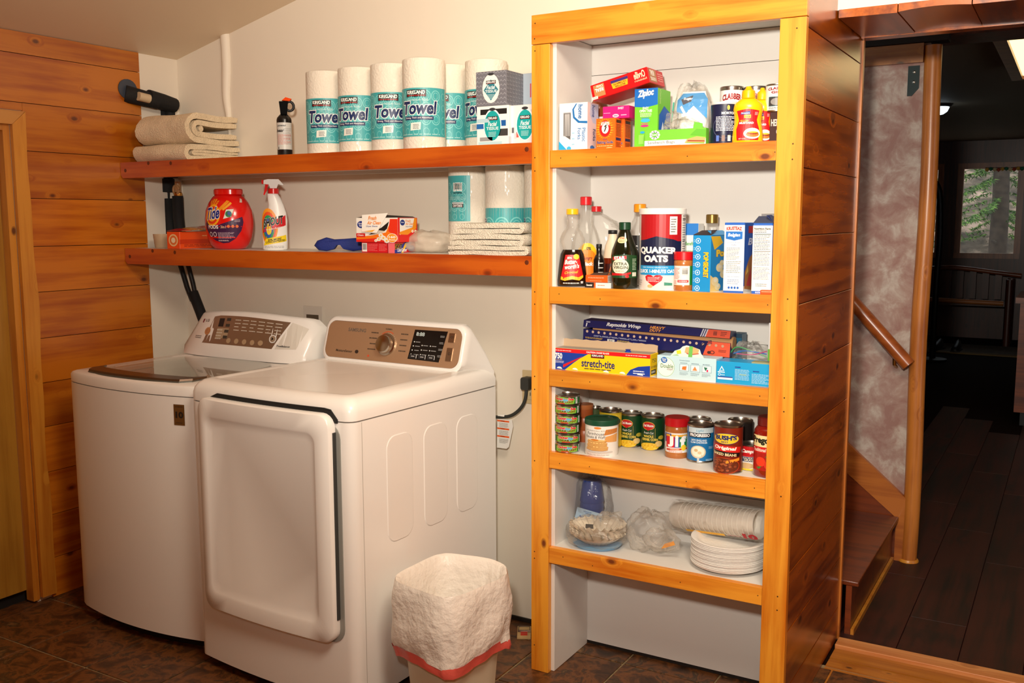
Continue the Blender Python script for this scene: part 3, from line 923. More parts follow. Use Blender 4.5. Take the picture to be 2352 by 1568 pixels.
obj('door_gap', bm, mat((6, 8, 8), 0.6, name='gap_black'), dr)
bm = B()
loops(bm, [ringd(X0 - 0.004, Z0 - 0.004, X1 + 0.016, 0.885, 0.045, 0.0005), ringd(X0 - 0.004, Z0 - 0.004, X1 + 0.016, 0.885, 0.045, 0.003)])
obj('door_recess', bm, mat((150, 150, 144), 0.4, name='recess_grey'), dr, 35)
bm = B()
loops(bm, [ringd(X0, Z0, X1, Z1, 0.04, 0.003), ringd(X0, Z0, X1, Z1, 0.04, 0.026), ringd(X0 + 0.004, Z0 + 0.004, X1 - 0.004, Z1 - 0.004, 0.038, 0.031), ringd(X0 + 0.034, Z0 + 0.05, X1 - 0.05, Z1 - 0.055, 0.032, 0.031), ringd(X0 + 0.04, Z0 + 0.058, X1 - 0.056, Z1 - 0.061, 0.03, 0.028), ringd(X0 + 0.058, Z0 + 0.08, X1 - 0.07, Z1 - 0.084, 0.03, 0.020)])
obj('door', bm, ENAMEL, dr, 50)
obj('door_gasket', bbox((X1 - 0.006, -0.384, 0.30), (X1 + 0.003, -0.372, 0.86)), mat((54, 54, 52), 0.6, name='gasket_grey'), dr)
# pressed panels in the side
for y0, y1, zt in ((-0.215, -0.09, 0.822), (-0.035, 0.09, 0.820), (0.14, 0.262, 0.818)):
    bm = B()
    q = rrect(y0, 0.49, y1, zt, 0.04, 5)
    q2 = rrect(y0 + 0.003, 0.493, y1 - 0.003, zt - 0.003, 0.038, 5)
    loops(bm, [[(DH, y, z) for y, z in q], [(DH + 0.0018, y, z) for y, z in q2]], True, False, True)
    obj('side_panel', bm, ENAMEL, dr)
obj('side_groove', bbox((DH - 0.001, -0.322, 0.04), (DH + 0.0008, -0.320, 0.886)), mat((190, 184, 176), 0.4, name='groove'), dr)
# console
def dc(x, z, h, y0=0.205):
    return (x, y0 + (z - 0.955) * 0.30 - h, z)
cb = rrect(-0.318, 0.952, 0.318, 1.112, 0.04, 6)
cb2 = rrect(-0.312, 0.958, 0.312, 1.106, 0.036, 6)
cb3 = rrect(-0.304, 0.966, 0.304, 1.098, 0.032, 6)
low = rrect(-0.344, 0.915, 0.344, 0.957, 0.018, 6)
mid = rrect(-0.336, 0.935, 0.336, 1.03, 0.035, 6)
bm = B()
loops(bm, [[(x, 0.372, z) for x, z in low], [(x, 0.335, z) for x, z in mid], [dc(x, z, -0.035) for x, z in cb], [dc(x, z, -0.006) for x, z in cb], [dc(x, z, 0.0) for x, z in cb2], [dc(x, z, 0.0) for x, z in cb3], [dc(x, z, -0.003) for x, z in cb3]])
obj('console', bm, ENAMEL, dr, 50)
bm = B()
loops(bm, [[dc(x, z, -0.003) for x, z in rrect(-0.303, 0.967, 0.303, 1.097, 0.031, 6)], [dc(x, z, 0.0006) for x, z in rrect(-0.302, 0.968, 0.302, 1.096, 0.030, 6)]])
obj('control_panel', bm, mat((186, 150, 118), 0.3, 0.45, name='bronze_panel'), dr, 30)
def pmap(u, v, h):
    return Vector(dc(-0.302 + 0.604 * u, 0.968 + 0.128 * v, 0.0006 + h))
kn = obj('knob', lathe(B(), [(0.040, 0.0), (0.040, 0.006), (0.034, 0.008), (0.032, 0.022), (0.030, 0.026), (0.012, 0.029)], 32), mat((190, 184, 174), 0.18, 1.0, name='chrome_knob'), dr, 40)
kn.location = pmap(0.475, 0.46, 0.0); kn.rotation_euler = (math.pi / 2 - 0.29, 0, 0)

# ------------------------------------------------------------------ waste bin with liner
bc = Vector((-0.065, -0.355, 0))
bi = thing('waste_bin', 'cream plastic waste bin standing beside the dryer', 'bin', bc)
BINP = [(-0.141, -0.125), (0.099, -0.171), (0.142, 0.066), (0.095, 0.135), (0.02, 0.16), (-0.135, 0.132)]
for _ in range(3):
    BINP = [q for i in range(len(BINP)) for q in ((BINP[i][0] * 0.85 + BINP[(i + 1) % len(BINP)][0] * 0.15, BINP[i][1] * 0.85 + BINP[(i + 1) % len(BINP)][1] * 0.15), (BINP[i][0] * 0.15 + BINP[(i + 1) % len(BINP)][0] * 0.85, BINP[i][1] * 0.15 + BINP[(i + 1) % len(BINP)][1] * 0.85))]
def bring(s, z, k=6, r=0.05):
    return [(x * s, y * s, z) for x, y in BINP]
bm = B()
loops(bm, [bring(0.74, 0.0), bring(0.97, 0.40), bring(1.005, 0.405), bring(1.005, 0.418), bring(0.96, 0.418), bring(0.72, 0.012)], True, True, True)
obj('body', bm, mat((222, 212, 186), 0.4, name='cream_plastic'), bi, 40)
lb = thing('bin_liner', 'white plastic bag with red drawstring folded over the waste bin', 'bag', bc)
rnd = random.Random(4)
def fold(i, n, s, z, amp, hem=0.0):
    out = []
    base = bring(s, z, 12, 0.05)
    ref = bring(1.0, z, 12, 0.05)
    m = len(base)
    pts = []
    for j in range(m):
        a, b_ = Vector(base[j]), Vector(base[(j + 1) % m])
        k = max(1, int((Vector(ref[(j + 1) % m]) - Vector(ref[j])).length / 0.02))
        for q in range(k):
            pts.append(a.lerp(b_, q / k))
    N = len(pts)
    for j, p in enumerate(pts):
        ph = j / N * 2 * math.pi
        d = Vector((p.x, p.y, 0)).normalized()
        wv = math.sin(ph * 9 + i * 0.5) * 0.5 + math.sin(ph * 17 - i * 0.9) * 0.35 + math.sin(ph * 4 + i * 1.3) * 0.6
        dz = hem * (0.022 * math.sin(ph * 1.0 + 0.6) + 0.012 * math.sin(ph * 3 + 2))
        out.append(tuple(p + d * amp * wv + Vector((0, 0, dz))))
    return out
bm = B()
spec = [(0.55, 0.10, 0.003, 0), (0.72, 0.2, 0.003, 0), (0.83, 0.32, 0.003, 0), (0.91, 0.39, 0.002, 0), (0.95, 0.424, 0.001, 0), (1.03, 0.43, 0.001, 0), (1.055, 0.418, 0.002, 0.1), (1.08, 0.385, 0.003, 0.25), (1.095, 0.355, 0.005, 0.4), (1.10, 0.32, 0.006, 0.55), (1.10, 0.285, 0.007, 0.7), (1.09, 0.25, 0.0075, 0.85), (1.07, 0.222, 0.007, 1.0), (1.05, 0.205, 0.005, 1.0)]
R = [fold(i, 14, s, z, a, h) for i, (s, z, a, h) in enumerate(spec)]
loops(bm, R, True, True, False)
LINER = mat((238, 230, 220), 0.38, bump=0.55, bscale=45, name='white_bag_film')
obj('film', bm, LINER, lb, 60)
bm = B()
R = [fold(12, 14, 1.066, 0.214, 0.008, 1.0), fold(13, 14, 1.055, 0.196, 0.007, 1.0), fold(13, 14, 1.04, 0.182, 0.006, 1.0)]
loops(bm, R, True, False, False)
obj('drawstring', bm, mat((226, 96, 84), 0.35, bump=0.2, bscale=40, name='red_drawstring'), lb, 60)

# ------------------------------------------------------------------ pipes in the corner
FOAM = mat((14, 14, 15), 0.8, bump=0.2, bscale=60, name='black_foam')
BRASS = mat((190, 140, 70), 0.28, 1.0, name='brass_fitting')
yp = 0.245
xa, xb = colx(384, yp, 1.58), colx(409, yp, 1.58)
wp = thing('water_pipes', 'two black foam covered water pipes in the corner by the pine wall', 'pipe', (xa, yp, 1.36))
o_ = Vector((xa, yp, 1.36))
def wpt(*pts): return [tuple(Vector(p) - o_) for p in pts]
hz = 1.965
bm = B(); tube(bm, wpt((-1.925, 0.045, hz + 0.012), (-1.893, 0.10, hz), (-1.885, 0.17, hz - 0.01)), [0.036, 0.033, 0.030], 14); obj('foam_sleeve', bm, FOAM, wp, 50)
bm = B(); tube(bm, wpt((-1.89, 0.13, hz + 0.004), (-1.885, 0.2, hz - 0.008), (-1.885, 0.262, hz - 0.016)), [0.033, 0.034, 0.030], 14); obj('foam_elbow', bm, FOAM, wp, 50)
bm = B(); tube(bm, wpt((-1.893, 0.085, hz + 0.001), (-1.888, 0.135, hz - 0.005)), 0.018, 10); 
obj('bare_pipe', bm, mat((206, 184, 150), 0.4, name='cream_pipe'), wp, 50, loc=(0.024, -0.02, 0.0))
bm = B(); lathe(bm, [(0.045, 0), (0.045, 0.004), (0.04, 0.005)], 20, sx=0.9); 
o = obj('wall_hole', bm, mat((60, 66, 78), 0.6, name='hole_grey'), wp, 40, loc=tuple(Vector((-1.9165, 0.052, hz + 0.03)) - o_)); o.rotation_euler = (0, math.pi / 2, 0)
for nm, p0, p1, r, m in (('foam_sleeve', (xa - 0.004, yp, hz - 0.01), (xa, yp, 1.64), 0.026, FOAM), ('foam_sleeve', (xa + 0.03, yp + 0.01, hz - 0.02), (xa + 0.03, yp + 0.01, 1.645), 0.020, FOAM), ('coupling', (xa, yp, 1.642), (xa, yp, 1.585), 0.033, FOAM)):
    bm = B(); tube(bm, wpt(p0, p1), r, 14); obj(nm, bm, m, wp, 50)
za0 = rowz(418, xa, yp)
bm = B(); lathe(bm, [(0.012, 0.0), (0.014, 0.004), (0.014, 0.035), (0.018, 0.04), (0.018, 0.06), (0.013, 0.062), (0.013, 0.075)], 8); obj('brass_nut', bm, BRASS, wp, 30, loc=tuple(Vector((xa, yp, rowz(443, xa, yp))) - o_))
bm = B(); tube(bm, wpt((xb, yp, W1 - 0.07), (xb, yp, rowz(447, xb, yp))), 0.013, 10); obj('valve_pipe', bm, mat((176, 132, 88), 0.4, name='tan_pipe'), wp, 50)
bm = B(); tube(bm, [(0.016 * math.cos(a), 0, 0.018 * math.sin(a)) for a in [2 * math.pi * i / 16 for i in range(17)]], 0.006, 8); obj('valve_ring', bm, mat((176, 132, 88), 0.4, name='tan_pipe'), wp, 50, loc=tuple(Vector((xb, yp - 0.01, rowz(436, xb, yp))) - o_))
bm = B(); lathe(bm, [(0.016, 0), (0.018, 0.004), (0.018, 0.016), (0.014, 0.02)], 10); obj('brass_nut', bm, BRASS, wp, 30, loc=tuple(Vector((xb, yp, rowz(452, xb, yp))) - o_))
def pp(px, py, y=yp):
    x = colx(px, y, 1.5)
    for _ in range(3): x = colx(px, y, rowz(py, x, y))
    return (x, y, rowz(py, x, y))
bm = B(); tube(bm, wpt(pp(385, 440), pp(385, 460)), 0.010, 10); obj('hose', bm, BLACK, wp, 50)
bm = B(); tube(bm, wpt(pp(385, 456), pp(388, 500), pp(396, 560), pp(403, 572)), 0.025, 12); obj('foam_sleeve', bm, FOAM, wp, 50)
bm = B(); tube(bm, wpt(pp(408, 450), pp(410, 500), pp(418, 572)), 0.023, 12); obj('foam_sleeve', bm, FOAM, wp, 50)
bm = B(); tube(bm, wpt(pp(412, 600), pp(430, 660), pp(442, 690)), 0.011, 10); obj('hose', bm, BLACK, wp, 50)
bm = B(); tube(bm, wpt(pp(430, 600), pp(443, 650), pp(449, 680)), 0.010, 10); obj('hose', bm, BLACK, wp, 50)
bm = B(); tube(bm, wpt(pp(443, 671), pp(460, 715), pp(480, 770)), 0.022, 12); obj('foam_sleeve', bm, FOAM, wp, 50)

# ------------------------------------------------------------------ outlets, plug, cord, tag
IVORY = mat((206, 184, 140), 0.45, name='ivory_plate')
ol = thing('wall_outlet', 'beige wall outlet half hidden behind the cabinet post', 'outlet', (-0.17, 0.319, 0.875))
obj('plate', bbox((-0.043, -0.006, -0.06), (0.043, 0.0, 0.06)), IVORY, ol, bevel=0.002)
obj('socket', bbox((-0.02, -0.009, 0.005), (0.02, -0.006, 0.045)), IVORY, ol, bevel=0.002)
so = obj('socket', bbox((-0.02, -0.009, -0.045), (0.02, -0.006, -0.005)), IVORY, ol, bevel=0.002)
for xx in (-0.008, 0.008):
    obj('slot', bbox((xx - 0.0012, -0.0095, -0.03), (xx + 0.0012, -0.0088, -0.018)), BLACK, so)
CORD = mat((44, 46, 42), 0.5, name='grey_cord')
cd = thing('power_cord', 'grey dryer power cord plugged into the beige outlet', 'cord', (-0.18, 0.29, 0.88))
o_ = Vector((-0.18, 0.29, 0.88))
bm = B(); loops(bm, [[(x * s, y, z) for x, z in rrect(-0.02, -0.022, 0.02, 0.022, 0.008, 3)] for y, s in ((0.024, 0.9), (0.0, 1.0), (-0.012, 0.8))]); obj('plug', bm, CORD, cd, 40, loc=(-0.003, -0.002, 0.012))
bm = B(); tube(bm, [Vector(p) - o_ for p in spline([(-0.181, 0.288, 0.885), (-0.184, 0.286, 0.84), (-0.2, 0.284, 0.805), (-0.235, 0.282, 0.775), (-0.275, 0.28, 0.764), (-0.34, 0.275, 0.76)], 6)], 0.0062, 10); obj('cable', bm, CORD, cd, 50)
bm = B(); tube(bm, [(-0.112, -0.008, -0.116), (-0.085, -0.008, -0.1125)], 0.0075, 10); obj('tag_sleeve', bm, mat((236, 232, 224), 0.5, name='tag_white'), cd, 40)
tg = B(); loops(tg, [[(-0.115, y, -0.125), (-0.055, y, -0.122), (-0.05, y, -0.145), (-0.068, y, -0.222), (-0.078, y, -0.23), (-0.118, y, -0.23)] for y in (-0.012, -0.0112)])
tago = obj('warning_tag', tg, mat((232, 230, 224), 0.5, name='tag_paper'), cd)
wo2 = thing('wall_box', 'white washer supply box on the wall behind the machines', 'outlet', (-1.19, 0.319, 1.08))
obj('plate', bbox((-0.05, -0.004, -0.07), (0.05, 0, 0.04)), mat((222, 212, 198), 0.5, name='box_white'), wo2, bevel=0.0015)
obj('opening', bbox((-0.035, -0.0045, -0.06), (0.03, -0.0041, 0.005)), mat((90, 76, 60), 0.7, name='box_shadow'), wo2)

# mouse trap on the floor
mt = thing('mouse_trap', 'wooden mouse trap with red print on the floor', 'mouse trap', (-0.155, 0.225, 0.0006), 0.5)
obj('board', bbox((-0.024, -0.048, 0), (0.024, 0.048, 0.006)), mat((206, 172, 120), 0.6, name='trap_wood'), mt)
bm = B(); tube(bm, [(-0.02, 0.0, 0.009), (-0.02, 0.04, 0.009), (0.02, 0.04, 0.009), (0.02, 0.0, 0.009)], 0.0015, 6); obj('hammer', bm, mat((120, 110, 100), 0.3, 1.0, name='trap_wire'), mt)
bm = B(); tube(bm, [(-0.022, 0, 0.009), (0.022, 0, 0.009)], 0.004, 8); obj('spring', bm, mat((90, 70, 60), 0.3, 1.0, name='trap_spring'), mt)
obj('pedal', bbox((-0.012, -0.03, 0.006), (0.012, -0.008, 0.010)), mat((200, 50, 30), 0.5, name='trap_red'), mt)
# ------------------------------------------------------------------ print and package helpers
_tc = bpy.data.curves.new('type_setter', 'FONT')
_to = bpy.data.objects.new('type_setter', _tc)
COL.objects.link(_to)
_tc.resolution_u = 3
_tc.fill_mode = 'FRONT'
_TX = {}
def text_raw(s, off=0.0):
    k = (s, off)
    if k not in _TX:
        _tc.body = s
        _tc.offset = off
        dg = bpy.context.evaluated_depsgraph_get()
        dg.update()
        ev = _to.evaluated_get(dg)
        me = ev.to_mesh()
        _TX[k] = ([(v.co.x, v.co.y) for v in me.vertices], [tuple(p.vertices) for p in me.polygons])
        ev.to_mesh_clear()
    return _TX[k]

def inkmat(c):
    return c if not isinstance(c, tuple) else mat(c, 0.42, name='ink_%02x%02x%02x' % c)

class Dec:
    """printed matter in face coordinates: u to the right 0..1, v up 0..1"""
    def __init__(s):
        s.v = []; s.f = []; s.m = []; s.mats = []; s.k = 0
    def add(s, pts, faces, col):
        m = inkmat(col)
        if m not in s.mats: s.mats.append(m)
        mi = s.mats.index(m)
        h = 0.0003 + 0.00005 * s.k; s.k += 1
        b = len(s.v)
        s.v += [(x, y, h) for x, y in pts]
        s.f += [tuple(i + b for i in f) for f in faces]
        s.m += [mi] * len(faces)
        return s
    def rect(s, u0, v0, u1, v1, col):
        return s.add([(u0, v0), (u1, v0), (u1, v1), (u0, v1)], [(0, 1, 2, 3)], col)
    def poly(s, pts, col):
        return s.add(pts, [tuple(range(len(pts)))], col)
    def ell(s, cu, cv, ru, rv, col, n=24, a0=0, a1=360):
        pts = [(cu + ru * math.cos(math.radians(a0 + (a1 - a0) * i / n)), cv + rv * math.sin(math.radians(a0 + (a1 - a0) * i / n))) for i in range(n)]
        return s.add(pts, [tuple(range(n))], col)
    def ring(s, cu, cv, ru, rv, w, col, n=24, a0=0, a1=360):
        full = a1 - a0 == 360
        k = n if full else n + 1
        pts = []
        for i in range(k):
            a = math.radians(a0 + (a1 - a0) * i / n)
            pts += [(cu + ru * math.cos(a), cv + rv * math.sin(a)), (cu + ru * (1 - w) * math.cos(a), cv + rv * (1 - w) * math.sin(a))]
        fs = [(2 * i, 2 * ((i + 1) % k), 2 * ((i + 1) % k) + 1, 2 * i + 1) for i in range(n)]
        return s.add(pts, fs, col)
    def T(s, txt, u0, v0, u1, v1, col, bold=0.0, shear=0.0, vert=0, out=None, ow=0.03, skew=0.0, arch=0.0):
        base, fs = text_raw(txt, bold)
        if not base: return s
        x0 = min(p[0] for p in base); x1 = max(p[0] for p in base)
        y0 = min(p[1] for p in base); y1 = max(p[1] for p in base)
        def tr(p):
            a = (p[0] - x0) / (x1 - x0 or 1); b = (p[1] - y0) / (y1 - y0 or 1)
            a += shear * (b - 0.5) * (y1 - y0) / (x1 - x0)
            b += arch * 4 * (a - 0.5) ** 2 * -1
            if vert == 1: a, b = 1 - b, a
            elif vert == -1: a, b = b, 1 - a
            return (u0 + (u1 - u0) * a, v0 + (v1 - v0) * b + skew * a)
        if out:
            ob, of = text_raw(txt, bold + ow)
            s.add([tr(p) for p in ob], of, out)
        return s.add([tr(p) for p in base], fs, col)
    def lines(s, u0, v0, u1, v1, n, col, fill=0.4, seed=1, words=True):
        r = random.Random(seed); pts = []; fs = []
        for i in range(n):
            vc = v1 - (v1 - v0) * (i + 0.5) / n; hh = (v1 - v0) / n * fill / 2
            u = u0; end = u1 - (u1 - u0) * (r.random() * 0.35 if i % 3 == 2 else r.random() * 0.1)
            while u < end - 0.002:
                wd = (u1 - u0) * (r.uniform(0.06, 0.2) if words else 1)
                e = min(end, u + wd); b = len(pts)
                pts += [(u, vc - hh), (e, vc - hh), (e, vc + hh), (u, vc + hh)]; fs.append((b, b + 1, b + 2, b + 3))
                u = e + (u1 - u0) * 0.025
        return s.add(pts, fs, col)
    def bars(s, u0, v0, u1, v1, col=(20, 20, 20), bg=(245, 245, 240), seed=2, vert=True):
        s.rect(u0, v0, u1, v1, bg)
        r = random.Random(seed); pts = []; fs = []; t = 0.06
        while t < 0.92:
            wd = r.choice((0.02, 0.03, 0.055)); b = len(pts)
            if vert:
                a, e = u0 + (u1 - u0) * t, u0 + (u1 - u0) * (t + wd)
                pts += [(a, v0 + (v1 - v0) * .2), (e, v0 + (v1 - v0) * .2), (e, v1 - (v1 - v0) * .08), (a, v1 - (v1 - v0) * .08)]
            else:
                a, e = v0 + (v1 - v0) * t, v0 + (v1 - v0) * (t + wd)
                pts += [(u0 + (u1 - u0) * .1, a), (u1 - (u1 - u0) * .1, a), (u1 - (u1 - u0) * .1, e), (u0 + (u1 - u0) * .1, e)]
            fs.append((b, b + 1, b + 2, b + 3)); t += wd + r.choice((0.02, 0.035))
        return s.add(pts, fs, col)
    def build(s, parent, mp, name='label', cu=0, cv=0):
        bm = B()
        vs = [bm.verts.new(p) for p in s.v]
        for f, mi in zip(s.f, s.m):
            if len(set(f)) < 3: continue
            try: bm.faces.new([vs[i] for i in f]).material_index = mi
            except ValueError: pass
        for ax, n in ((0, cu), (1, cv)):
            for i in range(1, n):
                co = [0, 0, 0]; no = [0, 0, 0]; co[ax] = i / n; no[ax] = 1
                bmesh.ops.bisect_plane(bm, geom=bm.verts[:] + bm.edges[:] + bm.faces[:], dist=1e-6, plane_co=co, plane_no=no)
        for v in bm.verts:
            v.co = mp(v.co.x, v.co.y, v.co.z)
        return obj(name, bm, s.mats, parent)

class Pk: pass
def onz(px, py, z):
    d = _fw * FPX + _rt * (px - IW / 2) - _up * (py - IH / 2)
    return CAM + d * ((z - CAM.z) / d.z)

def carton(name, label, cat, px0, px1, pyt, zs, yf, d, col, rz=0.0, group=None, body=None, bevel=0.0012, tilt=None, h=None, w=None, rough=0.4):
    p = Pk()
    x0 = colx(px0, yf, zs + 0.06); x1 = colx(px1, yf, zs + 0.06)
    p.w = w or x1 - x0
    p.h = h or rowz(pyt, (x0 + x1) / 2, yf) - zs
    p.d = d
    loc = ((x0 + x1) / 2, yf + d / 2, zs)
    p.root = thing(name, label, cat, loc, rz, group, rot=tilt)
    m = col if not isinstance(col, tuple) else mat(col, rough, name='card_%02x%02x%02x' % col)
    p.body = obj('carton', bbox((-p.w / 2, -d / 2, 0), (p.w / 2, d / 2, p.h)), m, p.root, bevel=bevel, seg=1)
    def front(u, v, hh): return (-p.w / 2 + u * p.w, -d / 2 - hh, v * p.h)
    def right(u, v, hh): return (p.w / 2 + hh, -d / 2 + u * d, v * p.h)
    def top(u, v, hh): return (-p.w / 2 + u * p.w, -d / 2 + v * d, p.h + hh)
    p.front, p.right, p.top = front, right, top
    return p

def rmap(prof, H, phi, span, sx=1.0, sy=1.0):
    zs = [z for r, z in prof]
    def rad(z):
        for (r0, z0), (r1, z1) in zip(prof, prof[1:]):
            if z0 <= z <= z1 and z1 > z0:
                return r0 + (r1 - r0) * (z - z0) / (z1 - z0)
        return prof[0][0] if z < zs[0] else prof[-1][0]
    def mp(u, v, h):
        a = phi + (u - 0.5) * span; z = v * H; r = rad(z) + h
        return (r * sx * math.sin(a), -r * sy * math.cos(a), z)
    return mp

def phic(x, y):
    return math.atan2(CAM.x - x, y - CAM.y)

def round_at(px0, px1, pyt, zs, yc=None, pyb=None):
    """centre, radius and height of an upright round thing from its outline"""
    pm = (px0 + px1) / 2
    zz = zs + 0.05
    if pyb is not None:
        g = onz(pm, pyb, zs)
        y = g.y
        r = (px1 - px0) / 2 / FPX * dep(g.x, g.y + 0.04, zz)
        dr_ = Vector((g.x - CAM.x, g.y - CAM.y, 0)).normalized()
        x, y = g.x + dr_.x * r, g.y + dr_.y * r
    else:
        y = yc; x = colx(pm, y, zz)
        r = (px1 - px0) / 2 / FPX * dep(x, y, zz)
    zt = rowz(pyt, x, y)
    y2 = y - r * 0.9 if zt > CAM.z else y + r * 0.9
    h = rowz(pyt, x, y2) - zs
    return x, y, r, h

STEEL = mat((176, 170, 160), 0.28, 1.0, name='tin_steel')
def tin(name, label, cat, px0, px1, pyt, zs, yc=None, pyb=None, paper=(30, 80, 40), group=None, lid=None, face=0.0, span=2.4, body=None, rim=True, hh=None):
    p = Pk()
    x, y, r, h = round_at(px0, px1, pyt, zs, yc, pyb)
    if hh: h = hh
    p.x, p.y, p.r, p.h = x, y, r, h
    p.root = thing(name, label, cat, (x, y, zs), 0, group)
    if rim:
        pr = [(r * 0.96, 0), (r, 0.002), (r, 0.005), (r * 0.985, 0.006), (r * 0.985, h - 0.006), (r, h - 0.005), (r, h - 0.001), (r * 0.97, h), (r * 0.95, h - 0.004), (r * 0.7, h - 0.004), (r * 0.68, h - 0.0035), (r * 0.3, h - 0.0035)]
        obj('can', lathe(B(), pr, 32), STEEL, p.root, 35)
        bm = B(); lathe(bm, [(r * 0.9925, 0.007), (r * 0.9925, h - 0.007)], 32, cap0=False, cap1=False)
        obj('paper_label', bm, paper if not isinstance(paper, tuple) else mat(paper, 0.35, name='paper_%02x%02x%02x' % paper), p.root, 60)
    else:
        obj('can', lathe(B(), [(r * 0.97, 0), (r * 0.995, 0.004), (r * 0.995, h - (0.012 if lid else 0.003)), (r * 0.97, h - (0.011 if lid else 0))], 32), paper if not isinstance(paper, tuple) else mat(paper, 0.35, name='paper_%02x%02x%02x' % paper), p.root, 35)
    if lid:
        t = min(0.018, h * 0.15)
        obj('lid', lathe(B(), [(r * 1.0, h - t), (r * 1.03, h - t + 0.001), (r * 1.03, h - 0.002), (r * 1.0, h), (r * 0.9, h), (r * 0.88, h - 0.002)], 32), mat(lid, 0.4, name='lid_%02x%02x%02x' % lid), p.root, 35)
    p.map = rmap([(r * 0.9935, 0), (r * 0.9935, h)], h, phic(x, y) + face, span)
    return p

CLEAR = film('clear_plastic', (220, 214, 204), 0.10, 0.55, 0.08)
FILM = film('clear_film', (236, 228, 216), 0.085, 0.45, 0.12, 0.8, 26)
MILKY = mat((226, 212, 194), 0.3, alpha=0.55, bump=0.5, bscale=30, name='milky_film')

def film_bag(name, parent, c, rad, seed=1, m=None, amp=0.18, n=26, k=16, flat=True):
    r = random.Random(seed)
    ph = [r.uniform(0, 6.28) for _ in range(12)]
    bm = B(); R = []
    for i in range(k + 1):
        th = math.pi * (0.03 + 0.94 * i / k)
        ring = []
        for j in range(n):
            a = 2 * math.pi * j / n
            d = 1 + amp * (0.5 * math.sin(3 * a + ph[0] + 2 * th) + 0.4 * math.sin(5 * a - 3 * th + ph[1]) + 0.35 * math.sin(9 * a + 4 * th + ph[2]) + 0.3 * math.sin(2 * a + 7 * th + ph[3]))
            sq = (abs(math.cos(a)) ** 4 + abs(math.sin(a)) ** 4) ** (-0.25)
            x = c[0] + rad[0] * math.sin(th) ** 0.7 * math.cos(a) * d * (0.6 + 0.4 * sq)
            y = c[1] + rad[1] * math.sin(th) ** 0.7 * math.sin(a) * d * (0.6 + 0.4 * sq)
            z = c[2] - rad[2] * math.cos(th) * d
            if flat: z = max(0.0008 + 0.001 * math.sin(a * 3) ** 2, z)
            ring.append((x, y, z))
        R.append(ring)
    loops(bm, R)
    return obj(name, bm, m or FILM, parent, 80)

def u_fold(bm, L, D, H, t, n=10, wob=0.0, ph=0.0, lo=0.0):
    """one folded layer: a sheet bent round the front (-y), extruded along x"""
    path = []
    r = (H - t) / 2
    zc = lo + H / 2
    for i in range(6): path.append((D / 2 - (D - r - t / 2) * i / 6, zc + r))
    for i in range(9):
        a = math.pi / 2 + math.pi * i / 8
        path.append((-D / 2 + r + t / 2 + r * math.cos(a), zc + r * math.sin(a)))
    for i in range(1, 7): path.append((-D / 2 + r + t / 2 + (D - r - t / 2) * i / 6, zc - r))
    N = len(path)
    outer, inner = [], []
    for i in range(N):
        a, b_ = path[max(0, i - 1)], path[min(N - 1, i + 1)]
        ty, tz = b_[0] - a[0], b_[1] - a[1]; l = math.hypot(ty, tz)
        ny, nz = tz / l, -ty / l
        hh = t / 2 * (0.75 if i in (0, N - 1) else 1)
        outer.append((path[i][0] - ny * hh, path[i][1] - nz * hh)); inner.append((path[i][0] + ny * hh, path[i][1] + nz * hh))
    sec = outer + inner[::-1]
    R = []
    for k in range(n + 1):
        s = k / n; x = -L / 2 + L * s
        e = 0.0
        R.append([(x + wob * 0.4 * math.sin(i * 0.9 + ph), y + wob * math.sin(s * 5 + ph + z * 40), max(0.0, z + wob * 0.5 * math.sin(s * 7 + ph + y * 30))) for i, (y, z) in enumerate(sec)])
    loops(bm, R)
    return bm
# ------------------------------------------------------------------ upper wall shelf
TERRY = mat((236, 214, 180), 0.95, bump=0.7, bscale=260, vary=0.12, vscale=25, name='beige_fleece')
TERRYW = mat((246, 236, 216), 0.95, bump=0.9, bscale=300, vary=0.08, vscale=40, name='white_terry')
bx = -1.705
bl1 = thing('folded_blanket', 'lower flat folded beige blanket on the upper wall shelf', 'blanket', (bx - 0.01, 0.165, W1), 0, 'beige blankets on the upper shelf')
bm = B(); u_fold(bm, 0.30, 0.29, 0.066, 0.021, 12, 0.004, 1.0); obj('outer_fold', bm, TERRY, bl1, 60)
bm = B(); u_fold(bm, 0.29, 0.24, 0.022, 0.0105, 12, 0.002, 2.0, 0.022); obj('inner_fold', bm, TERRY, bl1, 60, loc=(0, 0.02, 0))
bl2 = thing('folded_blanket', 'upper thick rolled-edge beige blanket on top of the flat one', 'blanket', (bx + 0.002, 0.165, W1 + 0.067), 0.03, 'beige blankets on the upper shelf')
bm = B(); u_fold(bm, 0.28, 0.28, 0.118, 0.024, 12, 0.005, 3.0); obj('outer_fold', bm, TERRY, bl2, 60)
bm = B(); u_fold(bm, 0.275, 0.24, 0.066, 0.021, 12, 0.004, 4.0, 0.026); obj('middle_fold', bm, TERRY, bl2, 60, loc=(0, 0.018, 0))
bm = B(); tube(bm, [(-0.13, -0.055, 0.06), (0, -0.05, 0.058), (0.134, -0.055, 0.06)], 0.012, 12); obj('inner_roll', bm, TERRY, bl2, 60)

